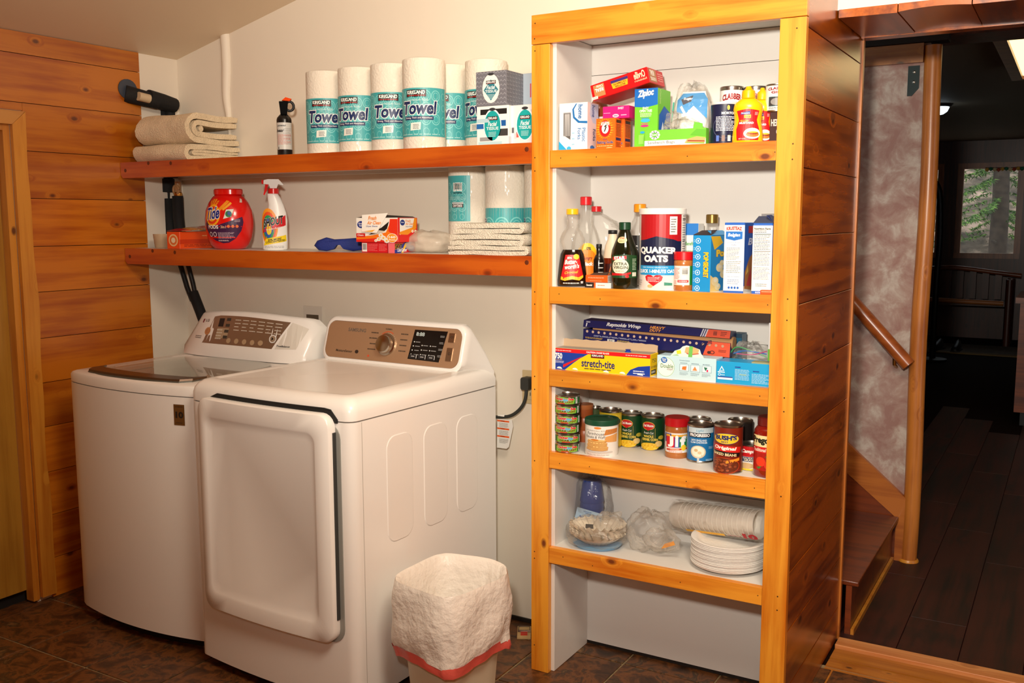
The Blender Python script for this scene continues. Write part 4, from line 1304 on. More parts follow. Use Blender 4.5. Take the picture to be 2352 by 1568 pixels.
# bear spray
x, y, r, h = round_at(637, 671, 265, W1, 0.12)
bs = thing('bear_spray', 'small black spray can with orange safety clip', 'spray can', (x, y, W1))
obj('can', lathe(B(), [(r * 0.94, 0), (r, 0.004), (r, h * 0.9), (r * 0.93, h * 0.95), (r * 0.7, h), (r * 0.5, h + 0.006)], 28), mat((14, 14, 15), 0.25, name='can_black'), bs, 40)
bm = B(); lathe(bm, [(r * 1.004, 0.028), (r * 1.004, h * 0.83)], 28, cap0=False, cap1=False); obj('paper_label', bm, mat((206, 204, 198), 0.4, name='spray_label'), bs, 60)
D = Dec(); D.T('power', 0.12, 0.72, 0.6, 0.77, (30, 30, 30), 0.02).T('bear', 0.05, 0.60, 0.5, 0.68, (30, 30, 30), 0.03, 0.3)
D.lines(0.1, 0.3, 0.9, 0.55, 9, (220, 110, 90), 0.3, 3).lines(0.45, 0.3, 0.9, 0.7, 10, (150, 150, 150), 0.3, 4).poly([(0.12, 0.2), (0.2, 0.2), (0.16, 0.26)], (30, 30, 30))
D.build(bs, rmap([(r * 1.006, 0), (r * 1.006, h)], h, phic(x, y), 2.6), cu=10)
hd_ = phic(x, y)
gb = B(); loops(gb, [[(-0.012 * s, -0.02, z), (0.012 * s, -0.02, z), (0.012 * s, 0.018, z), (-0.012 * s, 0.018, z)] for z, s in ((h + 0.004, 1), (h + 0.03, 1.2), (h + 0.052, 1.4))])
o = obj('nozzle_head', gb, mat((10, 10, 11), 0.8, spec=0.1, name='matt_black'), bs, 30, bevel=0.002); o.rotation_euler = (0, 0, hd_)
bm = B(); tube(bm, [(0.022 + 0.015 * math.cos(a), 0, h + 0.036 + 0.017 * math.sin(a)) for a in [2 * math.pi * i / 14 for i in range(15)]], 0.005, 8)
o = obj('finger_ring', bm, BLACK, bs, 60); o.rotation_euler = (0, 0, hd_)
bm = B(); loops(bm, [[(-0.006, -0.012, h + 0.056), (0.022, -0.012, h + 0.054), (0.03, -0.012, h + 0.062), (0.008, -0.012, h + 0.068)], [(-0.006, 0.012, h + 0.056), (0.022, 0.012, h + 0.054), (0.03, 0.012, h + 0.062), (0.008, 0.012, h + 0.068)]])
o = obj('safety_clip', bm, mat((232, 74, 20), 0.8, spec=0.1, name='orange_clip'), bs); o.rotation_euler = (0, 0, hd_)

# paper towels
TEAL, TEAL2, NAVY = (66, 166, 170), (128, 204, 202), (24, 44, 92)
PAPER = mat((236, 226, 210), 0.85, bump=0.35, bscale=120, name='towel_paper')
WRAP = mat((240, 236, 228), 0.12, alpha=0.10, bump=0.9, bscale=22, coat=0.3, name='towel_wrap', stretch=(1, 1, 0.35))
RT, HT = 0.0715, 0.292
def towel_core(t):
    obj('paper_roll', lathe(B(), [(0.02, 0.004), (RT * 0.985, 0.0005), (RT, 0.004), (RT, HT - 0.004), (RT * 0.985, HT), (0.022, HT), (0.021, HT - 0.05)], 40), PAPER, t, 50)
    bm = B(); lathe(bm, [(0.5 * RT, 0.0002), (RT + 0.0014, 0.0008), (RT + 0.002, HT * 0.5), (RT + 0.0014, HT + 0.0005), (RT * 0.8, HT + 0.006), (0.01, HT + 0.004)], 40); obj('plastic_wrap', bm, WRAP, t, 60)
def arcs(D, u0, v0, u1, v1, col, su=0.17, sv=0.13):
    i = 0; u = u0 + su * 0.6
    pts, fs = [], []
    rows = int((v1 - v0) / sv) + 1
    for a in range(int((u1 - u0) / su) + 1):
        for b_ in range(rows):
            cu, cv = u0 + su * (a + 0.5), v0 + sv * (b_ + 0.4)
            for rr in (0.49, 0.3):
                ru, rv = su * rr, sv * rr
                if cu - ru < u0 or cu + ru > u1 or cv - rv < v0 or cv + rv > v1: continue
                k = len(pts); n = 16
                for q in range(n):
                    an = 2 * math.pi * q / n
                    pts += [(cu + ru * math.cos(an), cv + rv * math.sin(an)), (cu + ru * 0.84 * math.cos(an), cv + rv * 0.84 * math.sin(an))]
                fs += [(k + 2 * q, k + 2 * ((q + 1) % n), k + 2 * ((q + 1) % n) + 1, k + 2 * q + 1) for q in range(n)]
    if fs: D.add(pts, fs, col)
tw = thing('paper_towel_roll', 'wrapped paper towel roll', 'paper towels', (0, 0, 0), 0, 'wrapped paper towel rolls')
towel_core(tw)
D = Dec()
D.rect(0.0, 0.135, 1.0, 0.672, TEAL)
arcs(D, 0.0, 0.14, 1.0, 0.67, TEAL2)
D.rect(0.24, 0.572, 0.60, 0.652, (24, 18, 18)).T('KIRKLAND', 0.26, 0.603, 0.58, 0.643, (245, 245, 240), 0.03).rect(0.26, 0.584, 0.58, 0.592, (190, 40, 40))
D.T('Create-a-Size', 0.27, 0.53, 0.63, 0.555, (206, 226, 224), 0.0)
D.T('Towel', 0.15, 0.378, 0.77, 0.525, NAVY, 0.04, 0.15, out=(246, 246, 242), ow=0.045)
D.rect(0.2, 0.318, 0.72, 0.358, NAVY).T('Strong, Thick and Absorbent', 0.22, 0.326, 0.70, 0.352, (240, 240, 240), 0.01)
D.poly([(0.32, 0.2), (0.5, 0.21), (0.51, 0.292), (0.33, 0.285)], (240, 238, 228)).lines(0.37, 0.215, 0.48, 0.275, 4, (90, 110, 120), 0.5, 5)
D.lines(0.1, 0.15, 0.9, 0.165, 1, (160, 210, 208), 0.7, 6)
D.build(tw, rmap([(RT + 0.0016, 0), (RT + 0.0016, HT)], HT, 0.0, 2.75), cu=24)
specs = [(706, None, 0.125, -0.05, 'paper towel roll at the left end of the upper row, next to the spray can'), (779, None, 0.12, -0.32, 'second paper towel roll from the left in the upper row'), (853, None, 0.115, 0.05, 'third paper towel roll from the left in the upper row'), (926, None, 0.084, -0.18, 'front paper towel roll, largest looking in the upper row'), (986, None, 0.238, -0.3, 'paper towel roll set back between two others, narrow strip visible'), (1069, None, 0.215, -0.35, 'paper towel roll behind the grey tissue box')]
for i, (lf, _, y, rot, lab) in enumerate(specs):  # row of rolls
    x = colx(lf, y, W1 + 0.1)
    for _ in range(3):
        pc_ = lf + RT * FPX / dep(x, y, W1 + 0.1)
        x = colx(pc_, y, W1 + 0.1)
    loc = (x, y, W1)
    if i == 0:
        tw.location = loc; tw.rotation_euler = (0, 0, phic(x, y) + rot); tw['label'] = lab
    else:
        copy_thing(tw, loc, lab, phic(x, y) + rot)

# tissue boxes
def tissue(px0, px1, pyt, z, yf, d, col, lab, style):
    p = carton('tissue_box', lab, 'tissue box', px0, px1, pyt, z, yf, d, col, group='tissue boxes on the upper shelf')
    D = Dec()
    if style == 0:
        for i in range(9):
            for j in range(8):
                a, b_ = i / 9, j / 8
                D.poly([(a + 0.01, b_ + 0.06), (a + 0.055, b_ + 0.115), (a + 0.1, b_ + 0.06), (a + 0.1, b_ + 0.045), (a + 0.055, b_ + 0.1), (a + 0.01, b_ + 0.045)], (176, 176, 184)); D.k = 1
    else:
        r = random.Random(style)
        cols = ((40, 40, 44), (30, 110, 180), (150, 196, 206), (150, 150, 150)) if style == 1 else ((226, 90, 80), (90, 90, 96), (200, 200, 204), (226, 110, 100))
        if style == 1:
            D.rect(0.12, 0.78, 0.95, 0.92, (30, 30, 30)).rect(0.0, 0.42, 0.25, 0.55, (30, 100, 170)).rect(0.7, 0.47, 0.92, 0.62, (24, 90, 160)).rect(0.6, 0.22, 0.98, 0.4, (60, 60, 60)).rect(0.1, 0.1, 0.5, 0.2, (150, 150, 150)).rect(0.05, 0.0, 0.8, 0.08, (180, 214, 220)).rect(0.0, 0.58, 0.4, 0.68, (176, 206, 216))
        else:
            for i in range(16):
                a, b_ = r.random() * 0.92, r.random() * 0.8
                D.rect(a, b_, a + 0.07, b_ + 0.14, r.choice(cols)); D.k = 1
    D.k = 3
    oc = (244, 240, 230) if style == 0 else (245, 245, 245)
    D.ell(0.5, 0.5, 0.28, 0.42, oc)
    if style == 0:
        D.poly([(0.5, 0.15), (0.74, 0.46), (0.5, 0.76), (0.26, 0.46)], (50, 124, 140))
    else:
        D.ell(0.5, 0.49, 0.255, 0.385, (18, 160, 160))
    D.rect(0.34, 0.63, 0.66, 0.73, (24, 18, 18)).T('KIRKLAND', 0.36, 0.655, 0.64, 0.715, (245, 245, 245), 0.03).rect(0.36, 0.642, 0.64, 0.648, (190, 40, 40))
    D.T('Facial', 0.37, 0.48, 0.63, 0.59, (240, 245, 245), 0.02, 0.25).T('TISSUE', 0.31, 0.38, 0.69, 0.46, (240, 245, 245), 0.015)
    D.lines(0.38, 0.2, 0.62, 0.34, 4, (200, 226, 226), 0.35, 3)
    D.ell(0.5, 0.91, 0.1, 0.04, (50, 50, 54))
    D.build(p.root, p.front)
    D = Dec()
    if style == 0:
        for i in range(7):
            for j in range(9):
                D.rect(i / 7 + 0.01, j / 9 + 0.03, i / 7 + 0.12, j / 9 + 0.05, (150, 150, 158)); D.k = 1
                D.rect(i / 7 + 0.03, j / 9 + 0.02, i / 7 + 0.045, j / 9 + 0.09, (160, 160, 168)); D.k = 1
    else:
        D.rect(0, 0, 1, 0.2, (200, 210, 214))
    D.build(p.root, p.right, 'side_print')
    return p
t1 = tissue(1095, 1168, 243, W1, 0.012, 0.115, (236, 236, 234), 'white striped tissue box with teal oval, under the grey box', 1)
t2 = tissue(1169.5, 1243, 240, W1, 0.030, 0.115, (226, 222, 222), 'pale tissue box with red dashes touching the cabinet post', 2)
t3 = tissue(1093, 1163, 163, W1 + t1.h + 0.0005, 0.014, 0.125, (112, 112, 120), 'grey patterned tissue box on top of the white one', 0)
t4 = carton('tissue_box', 'pale blue tissue box peeking out behind the grey one', 'tissue box', 1190, 1236, 168, W1 + t2.h + 0.0005, 0.12, 0.115, (176, 190, 204), group='tissue boxes on the upper shelf')
Dec().rect(0.6, 0.3, 0.66, 0.7, (200, 80, 80)).rect(0.75, 0.1, 0.8, 0.6, (90, 110, 140)).build(t4.root, t4.front)

# ------------------------------------------------------------------ lower wall shelf
# small translucent cup and orange freshener box with packets
x, y, r, h = round_at(352, 392, 537, W2, 0.11)
cu = thing('plastic_cup', 'small translucent plastic cup beside the orange box', 'cup', (x, y, W2))
obj('cup', lathe(B(), [(r * 0.8, 0), (r * 0.82, 0.002), (r, h), (r * 0.97, h), (r * 0.78, 0.004)], 24, cap1=True), mat((212, 186, 150), 0.3, alpha=0.55, name='cup_plastic'), cu, 40)
p = carton('dryer_bar_box', 'open orange carton with loose packets on top, by the tide tub'.replace('tide', 'red'), 'box', 384, 411, 530, W2, 0.045, 0.21, (238, 84, 24), rz=0.0, w=0.075, h=0.068)
p.root.location.x = colx(398, 0.045, W2 + 0.04)
D = Dec(); D.ell(0.5, 0.5, 0.36, 0.36, (240, 210, 150)).ell(0.5, 0.5, 0.28, 0.28, (226, 120, 60)).ell(0.5, 0.5, 0.16, 0.16, (240, 226, 190)); D.build(p.root, p.front)
D = Dec(); D.rect(0, 0.28, 1, 0.55, (206, 60, 20)).lines(0.1, 0.1, 0.9, 0.26, 2, (150, 40, 20), 0.4, 3).lines(0.55, 0.7, 0.75, 0.8, 1, (250, 190, 120), 0.5, 4); D.build(p.root, p.right, 'side_print')
for k in range(4):
    q = thing('foil_packet', ['red foil packet lying on the orange carton', 'yellow foil packet lying on the orange carton', 'silver-edged packet lying on the orange carton', 'orange packet at the back of the orange carton'][k], 'packet', (p.root.location.x + 0.015 * (k % 2), 0.08 + 0.042 * k, W2 + 0.0715 + 0.0035 * k), 0.4 * k, 'packets on the orange carton')
    bm = B(); R = []
    for i in range(7):
        t = i / 6; s = 0.5 * math.sin(math.pi * t) + 0.5
        R.append([(-0.045 + 0.09 * t, -0.03, 0), (-0.045 + 0.09 * t, 0, -0.002 * s), (-0.045 + 0.09 * t, 0.03, 0), (-0.045 + 0.09 * t, 0.0, 0.010 * s)])
    loops(bm, R); obj('sachet', bm, mat([(206, 40, 30), (232, 150, 40), (214, 196, 180), (226, 90, 30)][k], 0.25, bump=0.3, bscale=60, name='foil_%d' % k), q, 50)
    obj('end_seal', bbox((0.045, -0.03, -0.0005), (0.052, 0.03, 0.0008)), mat((226, 206, 150), 0.3, 0.4, name='foil_seal'), q)

# red detergent tub
x, y, r, h = round_at(470, 586, 447, W2, 0.125)
td = thing('detergent_tub', 'big round red laundry detergent tub with purple label', 'detergent', (x, y, W2))
RED_ = mat((226, 22, 16), 0.22, coat=0.4, name='tub_red')
prof = [(r * 0.55, 0), (r * 0.66, 0.004), (r * 0.78, h * 0.08), (r * 0.92, h * 0.22), (r * 0.995, h * 0.42), (r, h * 0.55), (r * 0.95, h * 0.72), (r * 0.82, h * 0.86), (r * 0.66, h * 0.96), (r * 0.56, h)]
pr2 = []
for i in range(len(prof) - 1):
    for s in range(4): pr2.append((prof[i][0] + (prof[i + 1][0] - prof[i][0]) * s / 4, prof[i][1] + (prof[i + 1][1] - prof[i][1]) * s / 4))
pr2.append(prof[-1])
obj('tub', lathe(B(), prof, 40, sy=0.86), RED_, td, 60)
obj('lid', lathe(B(), [(r * 0.56, h), (r * 0.6, h + 0.003), (r * 0.6, h + 0.02), (r * 0.56, h + 0.024), (r * 0.4, h + 0.024)], 36, sy=0.86), RED_, td, 40)
D = Dec()
PUR = (62, 24, 70)
D.poly([(0.02, 0.46), (0.1, 0.56), (0.3, 0.44), (0.55, 0.53), (0.74, 0.60), (0.76, 0.5), (0.72, 0.34), (0.62, 0.2), (0.5, 0.125), (0.38, 0.115), (0.22, 0.17), (0.1, 0.27), (0.03, 0.38)], PUR)
for a in (60, 80, 100, 118):
    ca, sa = math.cos(math.radians(a)), math.sin(math.radians(a))
    D.poly([(0.2 + 0.12 * ca - 0.012, 0.66 + 0.16 * sa), (0.2 + 0.12 * ca + 0.012, 0.66 + 0.16 * sa), (0.2 + 0.2 * ca + 0.025, 0.66 + 0.27 * sa), (0.2 + 0.2 * ca - 0.025, 0.66 + 0.27 * sa)], (240, 150, 30))
D.poly([(0.32, 0.74), (0.36, 0.7), (0.54, 0.88), (0.48, 0.9)], (242, 150, 30)).poly([(0.4, 0.74), (0.42, 0.71), (0.58, 0.84), (0.55, 0.87)], (242, 170, 40))
D.ell(0.21, 0.63, 0.155, 0.2, (250, 176, 30)).ell(0.21, 0.63, 0.125, 0.162, (230, 60, 24)).ell(0.21, 0.63, 0.09, 0.115, (248, 190, 40))
D.T('Tide', 0.07, 0.54, 0.36, 0.76, (20, 40, 130), 0.03, 0.2, out=(246, 246, 246), ow=0.04, skew=0.03)
D.poly([(0.42, 0.56), (0.55, 0.6), (0.6, 0.74), (0.47, 0.73)], (226, 232, 226)).ell(0.51, 0.65, 0.055, 0.06, (40, 120, 70)).ell(0.52, 0.66, 0.03, 0.035, (36, 80, 160))
D.T('PODS', 0.12, 0.38, 0.33, 0.45, (240, 240, 240), 0.035).T('3in1', 0.37, 0.39, 0.46, 0.44, (240, 200, 160), 0.01)
for i in range(3): D.ell(0.5 + 0.07 * i, 0.425, 0.022, 0.028, (236, 120, 60))
D.ell(0.16, 0.28, 0.035, 0.045, (226, 214, 220)).ell(0.16, 0.28, 0.024, 0.032, (60, 24, 60)).ell(0.25, 0.28, 0.035, 0.045, (226, 214, 220)).ell(0.25, 0.28, 0.024, 0.032, (60, 24, 60))
D.lines(0.31, 0.2, 0.6, 0.32, 6, (206, 180, 196), 0.4, 4).lines(0.3, 0.15, 0.5, 0.18, 2, (226, 206, 210), 0.5, 5).lines(0.6, 0.5, 0.7, 0.55, 2, (206, 180, 196), 0.4, 8)
D.poly([(0.74, 0.86), (0.8, 0.86), (0.84, 0.92), (0.8, 0.94)], (226, 206, 190))
D.build(td, rmap(pr2, h, phic(x, y) - 0.12, 2.5, 1.0, 0.86), cu=22, cv=20)

# stain remover spray bottle
x, y, r, h = round_at(603, 660, 444, W2, 0.12)
ss = thing('spray_bottle', 'white trigger spray bottle with red trim on the lower shelf', 'spray bottle', (x, y, W2), phic(x, y))
WPL = mat((240, 238, 234), 0.25, name='white_plastic')
WPL2 = mat((236, 234, 230), 0.65, spec=0.15, name='white_matt_plastic')
RPL = mat((214, 26, 24), 0.65, spec=0.15, name='red_matt_plastic')
prof = [(r * 0.9, 0), (r * 0.98, 0.005), (r, h * 0.15), (r, h * 0.4), (r * 0.9, h * 0.52), (r * 0.74, h * 0.66), (r * 0.6, h * 0.8), (r * 0.52, h * 0.92), (r * 0.42, h)]
bm = B()
rings = []
for i, (rr, z) in enumerate(prof):
    off = -0.0 if z < h * 0.4 else (z - h * 0.4) / (h * 0.6) * -0.004 + (0.012 * math.sin(math.pi * (z - h * 0.4) / (h * 0.6)))
    rings.append([(rr * math.sin(a) + off, -rr * 0.62 * math.cos(a), z) for a in [2 * math.pi * j / 32 for j in range(32)]])
loops(bm, rings); obj('bottle', bm, WPL, ss, 60)
D = Dec()
D.ell(0.3, 0.42, 0.3, 0.32, (240, 150, 30)).ell(0.3, 0.41, 0.25, 0.27, (230, 80, 30)).ell(0.3, 0.40, 0.2, 0.22, (40, 150, 90)).ell(0.3, 0.39, 0.15, 0.17, (40, 90, 180)).ell(0.32, 0.37, 0.09, 0.1, (240, 210, 60))
D.poly([(0.05, 0.3), (0.9, 0.44), (0.9, 0.62), (0.7, 0.58), (0.6, 0.56), (0.1, 0.36)], (206, 24, 32))
D.T('SHOUT', 0.14, 0.4, 0.78, 0.55, (16, 16, 18), 0.04, 0.0, skew=0.07, out=(244, 240, 230), ow=0.02).T('Triple-Acting', 0.22, 0.335, 0.75, 0.37, (245, 240, 235), 0.01, skew=0.06)
D.poly([(0.1, 0.08), (0.92, 0.16), (0.9, 0.27), (0.2, 0.2)], (246, 214, 30)).T('50% MORE', 0.28, 0.155, 0.7, 0.195, (20, 20, 20), 0.03, skew=0.03).T('CONCENTRATED', 0.2, 0.115, 0.85, 0.15, (20, 20, 20), 0.03, skew=0.045)
D.lines(0.15, 0.03, 0.8, 0.08, 2, (150, 150, 150), 0.3, 3)
D.build(ss, rmap([(r * 1.0, 0), (r * 1.0, h)], h, 0.0, 2.6, 1.0, 0.62), cu=16)
obj('collar', lathe(B(), [(r * 0.42, h), (r * 0.42, h + 0.018), (r * 0.36, h + 0.02)], 20), mat((220, 30, 28), 0.3, name='red_plastic'), ss, 40)
bm = B()
sec = [(-0.052, 0.03), (-0.05, 0.052), (-0.012, 0.056), (0.02, 0.056), (0.034, 0.036), (0.028, 0.030), (0.014, 0.030), (0.010, 0.019), (-0.014, 0.019), (-0.018, 0.03)]
sec = [(-0.036, 0.036), (-0.035, 0.05), (-0.02, 0.054), (0.02, 0.054), (0.038, 0.034), (0.034, 0.031), (0.018, 0.036), (0.012, 0.0195), (-0.012, 0.0195), (-0.016, 0.034)]
loops(bm, [[(xx, yy, h + zz) for xx, zz in sec] for yy in (-0.011, 0.011)])
obj('sprayer_head', bm, WPL2, ss, 30)
obj('nozzle', bbox((-0.043, -0.008, h + 0.036), (-0.0362, 0.008, h + 0.051)), RPL, ss, bevel=0.001)
bm = B(); loops(bm, [[(-0.03, yy, h + 0.035), (-0.018, yy, h + 0.034), (-0.024, yy, h + 0.012), (-0.034, yy, h - 0.006), (-0.038, yy, h - 0.004), (-0.032, yy, h + 0.018)] for yy in (-0.006, 0.006)])
obj('trigger', bm, RPL, ss)

# blue sleep mask
x = colx(780, 0.12, W2 + 0.03)
sm = thing('sleep_mask', 'dark blue fabric sleep mask standing on the lower shelf', 'sleep mask', (x, 0.12, W2), phic(x, 0.12) * 0.6)
ol_ = [(-0.098, 0.02), (-0.085, 0.038), (-0.05, 0.05), (-0.02, 0.043), (0.02, 0.045), (0.06, 0.048), (0.09, 0.04), (0.1, 0.02), (0.085, 0.004), (0.05, 0.0), (0.02, 0.006), (0.008, 0.022), (-0.01, 0.022), (-0.022, 0.006), (-0.05, 0.0), (-0.08, 0.003)]
bm = B()
def mk(s, yy): return [(xx * s, yy + 0.22 * (xx ** 2) * 4, 0.0 + zz * s + 0.024 * (1 - s)) for xx, zz in ol_]
loops(bm, [mk(0.93, 0.012), mk(1.0, 0.006), mk(1.0, -0.004), mk(0.93, -0.011), mk(0.75, -0.015)])
obj('pad', bm, mat((20, 40, 120), 0.7, bump=0.2, bscale=200, name='blue_fabric'), sm, 60)
bm = B(); tube(bm, spline([(0.095, 0.04, 0.02), (0.13, 0.06, 0.012), (0.1, 0.1, 0.01), (0.0, 0.11, 0.012)], 5), [0.006] * 16, 8); obj('strap', bm, mat((30, 30, 40), 0.7, name='strap_black'), sm, 60)

# stain catcher box with the dryer sheet box on top
p = carton('laundry_sheet_box', 'flat red carton with blue and rainbow print under the dryer sheet box', 'box', 830, 906, 556, W2, 0.035, 0.12, (206, 24, 36), rz=0.0)
D = Dec(); D.bars(0.02, 0.1, 0.17, 0.9).lines(0.2, 0.15, 0.5, 0.85, 7, (240, 130, 130), 0.3, 3).lines(0.53, 0.15, 0.78, 0.85, 6, (240, 130, 130), 0.3, 4).rect(0.8, 0.0, 1.0, 1.0, (236, 110, 120)).rect(0.795, 0.0, 0.81, 1, (60, 16, 20))
D.build(p.root, p.front)
D = Dec(); D.poly([(0.0, 0.0), (0.0, 0.3), (0.5, 1.0), (0.85, 1.0), (0.4, 0.0)], (30, 50, 150)).poly([(0.5, 0.9), (0.62, 0.9), (0.4, 0.0), (0.3, 0.0)], (240, 190, 40)).T('SHOUT', 0.02, 0.35, 0.34, 0.85, (16, 16, 18), 0.05, 0, out=(250, 220, 60), ow=0.03).T('ColorCatcher', 0.12, 0.1, 0.58, 0.45, (240, 240, 245), 0.03, 0.2).ell(0.78, 0.4, 0.18, 0.3, (30, 50, 150)).lines(0.66, 0.3, 0.9, 0.5, 3, (220, 220, 235), 0.5, 3)
D.build(p.root, p.right, 'side_print')
zz = W2 + p.h + 0.0006
q = carton('dryer_sheet_box', 'open white and orange dryer sheet box with daisies', 'box', 818, 912, 500, zz, 0.03, 0.115, (238, 234, 226), rz=0.02)
D = Dec()
D.poly([(0, 0), (1, 0), (1, 0.95), (0.86, 0.95), (0.72, 0.4), (0.4, 0.28), (0.0, 0.2)], (240, 120, 20)).poly([(0.0, 0.0), (1, 0), (1, 0.12), (0.5, 0.16), (0, 0.1)], (222, 40, 24)).poly([(0.82, 0.95), (1.0, 0.95), (1.0, 0.2), (0.78, 0.45)], (226, 50, 24)).rect(0, 0.2, 0.22, 0.36, (206, 30, 30)).T('Clean', 0.03, 0.25, 0.18, 0.32, (245, 240, 235), 0.02)
D.ell(0.13, 0.72, 0.1, 0.15, (26, 50, 130)).T('Great', 0.06, 0.73, 0.2, 0.8, (240, 240, 245), 0.02).T('Value', 0.07, 0.64, 0.19, 0.71, (240, 240, 245), 0.02)
D.poly([(0.3, 0.3), (0.62, 0.36), (0.75, 0.55), (0.8, 0.85), (0.62, 0.6)], (24, 20, 18)).poly([(0.26, 0.4), (0.6, 0.3), (0.68, 0.46), (0.4, 0.52)], (206, 196, 180))
for cu_, cv_, s_ in ((0.55, 0.12, 0.05), (0.66, 0.17, 0.06), (0.74, 0.06, 0.06), (0.48, 0.06, 0.035), (0.6, 0.28, 0.05)):
    for a in range(8):
        D.ell(cu_ + s_ * 0.7 * math.cos(a * 0.785), cv_ + s_ * 1.1 * math.sin(a * 0.785), s_ * 0.42, s_ * 0.6, (248, 246, 236), 8); D.k -= 1
    D.k += 1
    D.ell(cu_, cv_, s_ * 0.4, s_ * 0.55, (240, 180, 40), 10)
for a in range(16):
    D.ell(0.87 + 0.1 * math.cos(a * 0.3927), 0.17 + 0.15 * math.sin(a * 0.3927), 0.03, 0.045, (248, 246, 236), 8); D.k -= 1
D.k += 1
D.ell(0.87, 0.17, 0.11, 0.17, (240, 150, 30)).T('160', 0.79, 0.16, 0.95, 0.26, (250, 245, 235), 0.04).T('Sheets', 0.79, 0.07, 0.95, 0.13, (250, 245, 235), 0.03)
D.build(q.root, q.front)
D = Dec(); D.rect(0, 0, 1, 1, (222, 30, 28)).poly([(0.1, 0.3), (0.85, 0.5), (0.9, 0.98), (0.1, 0.98)], (246, 240, 232)).poly([(0.05, 0.32), (0.5, 0.3), (0.95, 0.55), (0.97, 0.98), (0.85, 0.98), (0.75, 0.6), (0.1, 0.42)], (244, 150, 30)).ell(0.24, 0.8, 0.12, 0.12, (26, 50, 130)).T('Great', 0.17, 0.79, 0.31, 0.84, (240, 240, 245), 0.03).T('Fresh', 0.4, 0.82, 0.66, 0.92, (240, 140, 40), 0.02, 0.2).T('Air Clean', 0.4, 0.7, 0.8, 0.8, (240, 140, 40), 0.02, 0.2).T('Dryer Sheets', 0.4, 0.6, 0.75, 0.66, (40, 60, 140), 0.01, 0.2)
for cu_ in (0.75, 0.9): D.ell(cu_, 0.44, 0.06, 0.06, (248, 246, 236), 10); D.ell(cu_, 0.44, 0.025, 0.025, (240, 180, 40), 8)
D.build(q.root, q.right, 'side_print')
bm = B(); loops(bm, [[(-0.062, 0, 0), (0.005, -0.004, -0.004), (0.048, 0.004, 0.064), (-0.066, 0.008, 0.058)], [(-0.062, 0.001, 0), (0.005, -0.003, -0.004), (0.048, 0.005, 0.064), (-0.066, 0.009, 0.058)]])
fp = obj('torn_flap', bm, mat((244, 240, 232), 0.5, name='flap_white'), q.root, loc=(0.002, -q.d / 2 - 0.006, q.h - 0.048))
D = Dec(); D.T('Fresh', 0.3, 0.68, 0.66, 0.9, (238, 140, 40), 0.02, 0.2).T('Air Clean', 0.26, 0.42, 0.86, 0.62, (238, 140, 40), 0.02, 0.2).T('Dryer Sheets', 0.22, 0.26, 0.72, 0.36, (40, 60, 150), 0.01, 0.2).poly([(0.1, 0.02), (0.5, 0.0), (0.62, 0.12)], (240, 170, 40))
D.build(fp, lambda u, v, hh: (-0.064 + 0.1 * u, -0.0012 - hh + 0.006 * v - 0.003 * u, 0.0 + 0.06 * v), 'flap_print')
bm = B(); loops(bm, [[(-q.w / 2, -q.d / 2 + 0.002, q.h + 0.0005), (q.w / 2, -q.d / 2 + 0.002, q.h + 0.0005), (q.w / 2, q.d / 2 - 0.01, q.h + 0.0005), (-q.w / 2, q.d / 2 - 0.01, q.h + 0.0005)], [(-q.w / 2 + 0.03, 0.0, q.h + 0.012), (q.w / 2 - 0.004, 0.01, q.h + 0.004), (q.w / 2 - 0.004, 0.04, q.h + 0.004), (-q.w / 2 + 0.03, 0.04, q.h + 0.012)]])
obj('dark_opening', bm, mat((40, 32, 26), 0.7, name='box_inside'), q.root)

# translucent bag, white towels, rolls behind them
gx = colx(995, 0.15, W2 + 0.03)
pbg = thing('plastic_bag', 'crumpled translucent bag lying behind the dryer sheets', 'bag', (gx - 0.03, 0.16, W2))
film_bag('bag', pbg, (0, 0, 0.034), (0.10, 0.07, 0.04), 3, MILKY, 0.12)
bm = B(); loops(bm, [[(0.11, -0.03, 0.008), (0.14, -0.05, 0.014), (0.15, 0.0, 0.02), (0.12, 0.02, 0.03)], [(0.112, -0.03, 0.009), (0.142, -0.05, 0.015), (0.152, 0.0, 0.021), (0.122, 0.02, 0.031)]]); obj('twisted_neck', bm, MILKY, pbg)
tx0, tx1 = colx(1029, 0.02, W2 + 0.03), -0.004
tL = tx1 - tx0
z0 = W2
for k, (hh, lab, n) in enumerate(((0.030, 'bottom white terry towel of the folded stack', 1), (0.036, 'middle white terry towel of the folded stack', 2), (0.034, 'top white terry towel of the folded stack', 3))):
    t = thing('folded_towel', lab, 'towel', ((tx0 + tx1) / 2 - 0.004 * (k % 2), 0.085, z0), math.pi / 2, 'white towels on the lower shelf')
    bm = B(); u_fold(bm, 0.15, tL - 0.02 - 0.02 * k, hh, hh * 0.44, 14, 0.0035, 1.7 * k)
    o = obj('fold', bm, TERRYW, t, 60)
    o2 = B(); u_fold(o2, 0.148, tL - 0.05 - 0.02 * k, hh * 0.4, hh * 0.16, 14, 0.001, 2.2 * k, hh * 0.3); obj('inner_fold', o2, TERRYW, t, 60, loc=(0, -0.008, 0))
    z0 += hh + 0.001
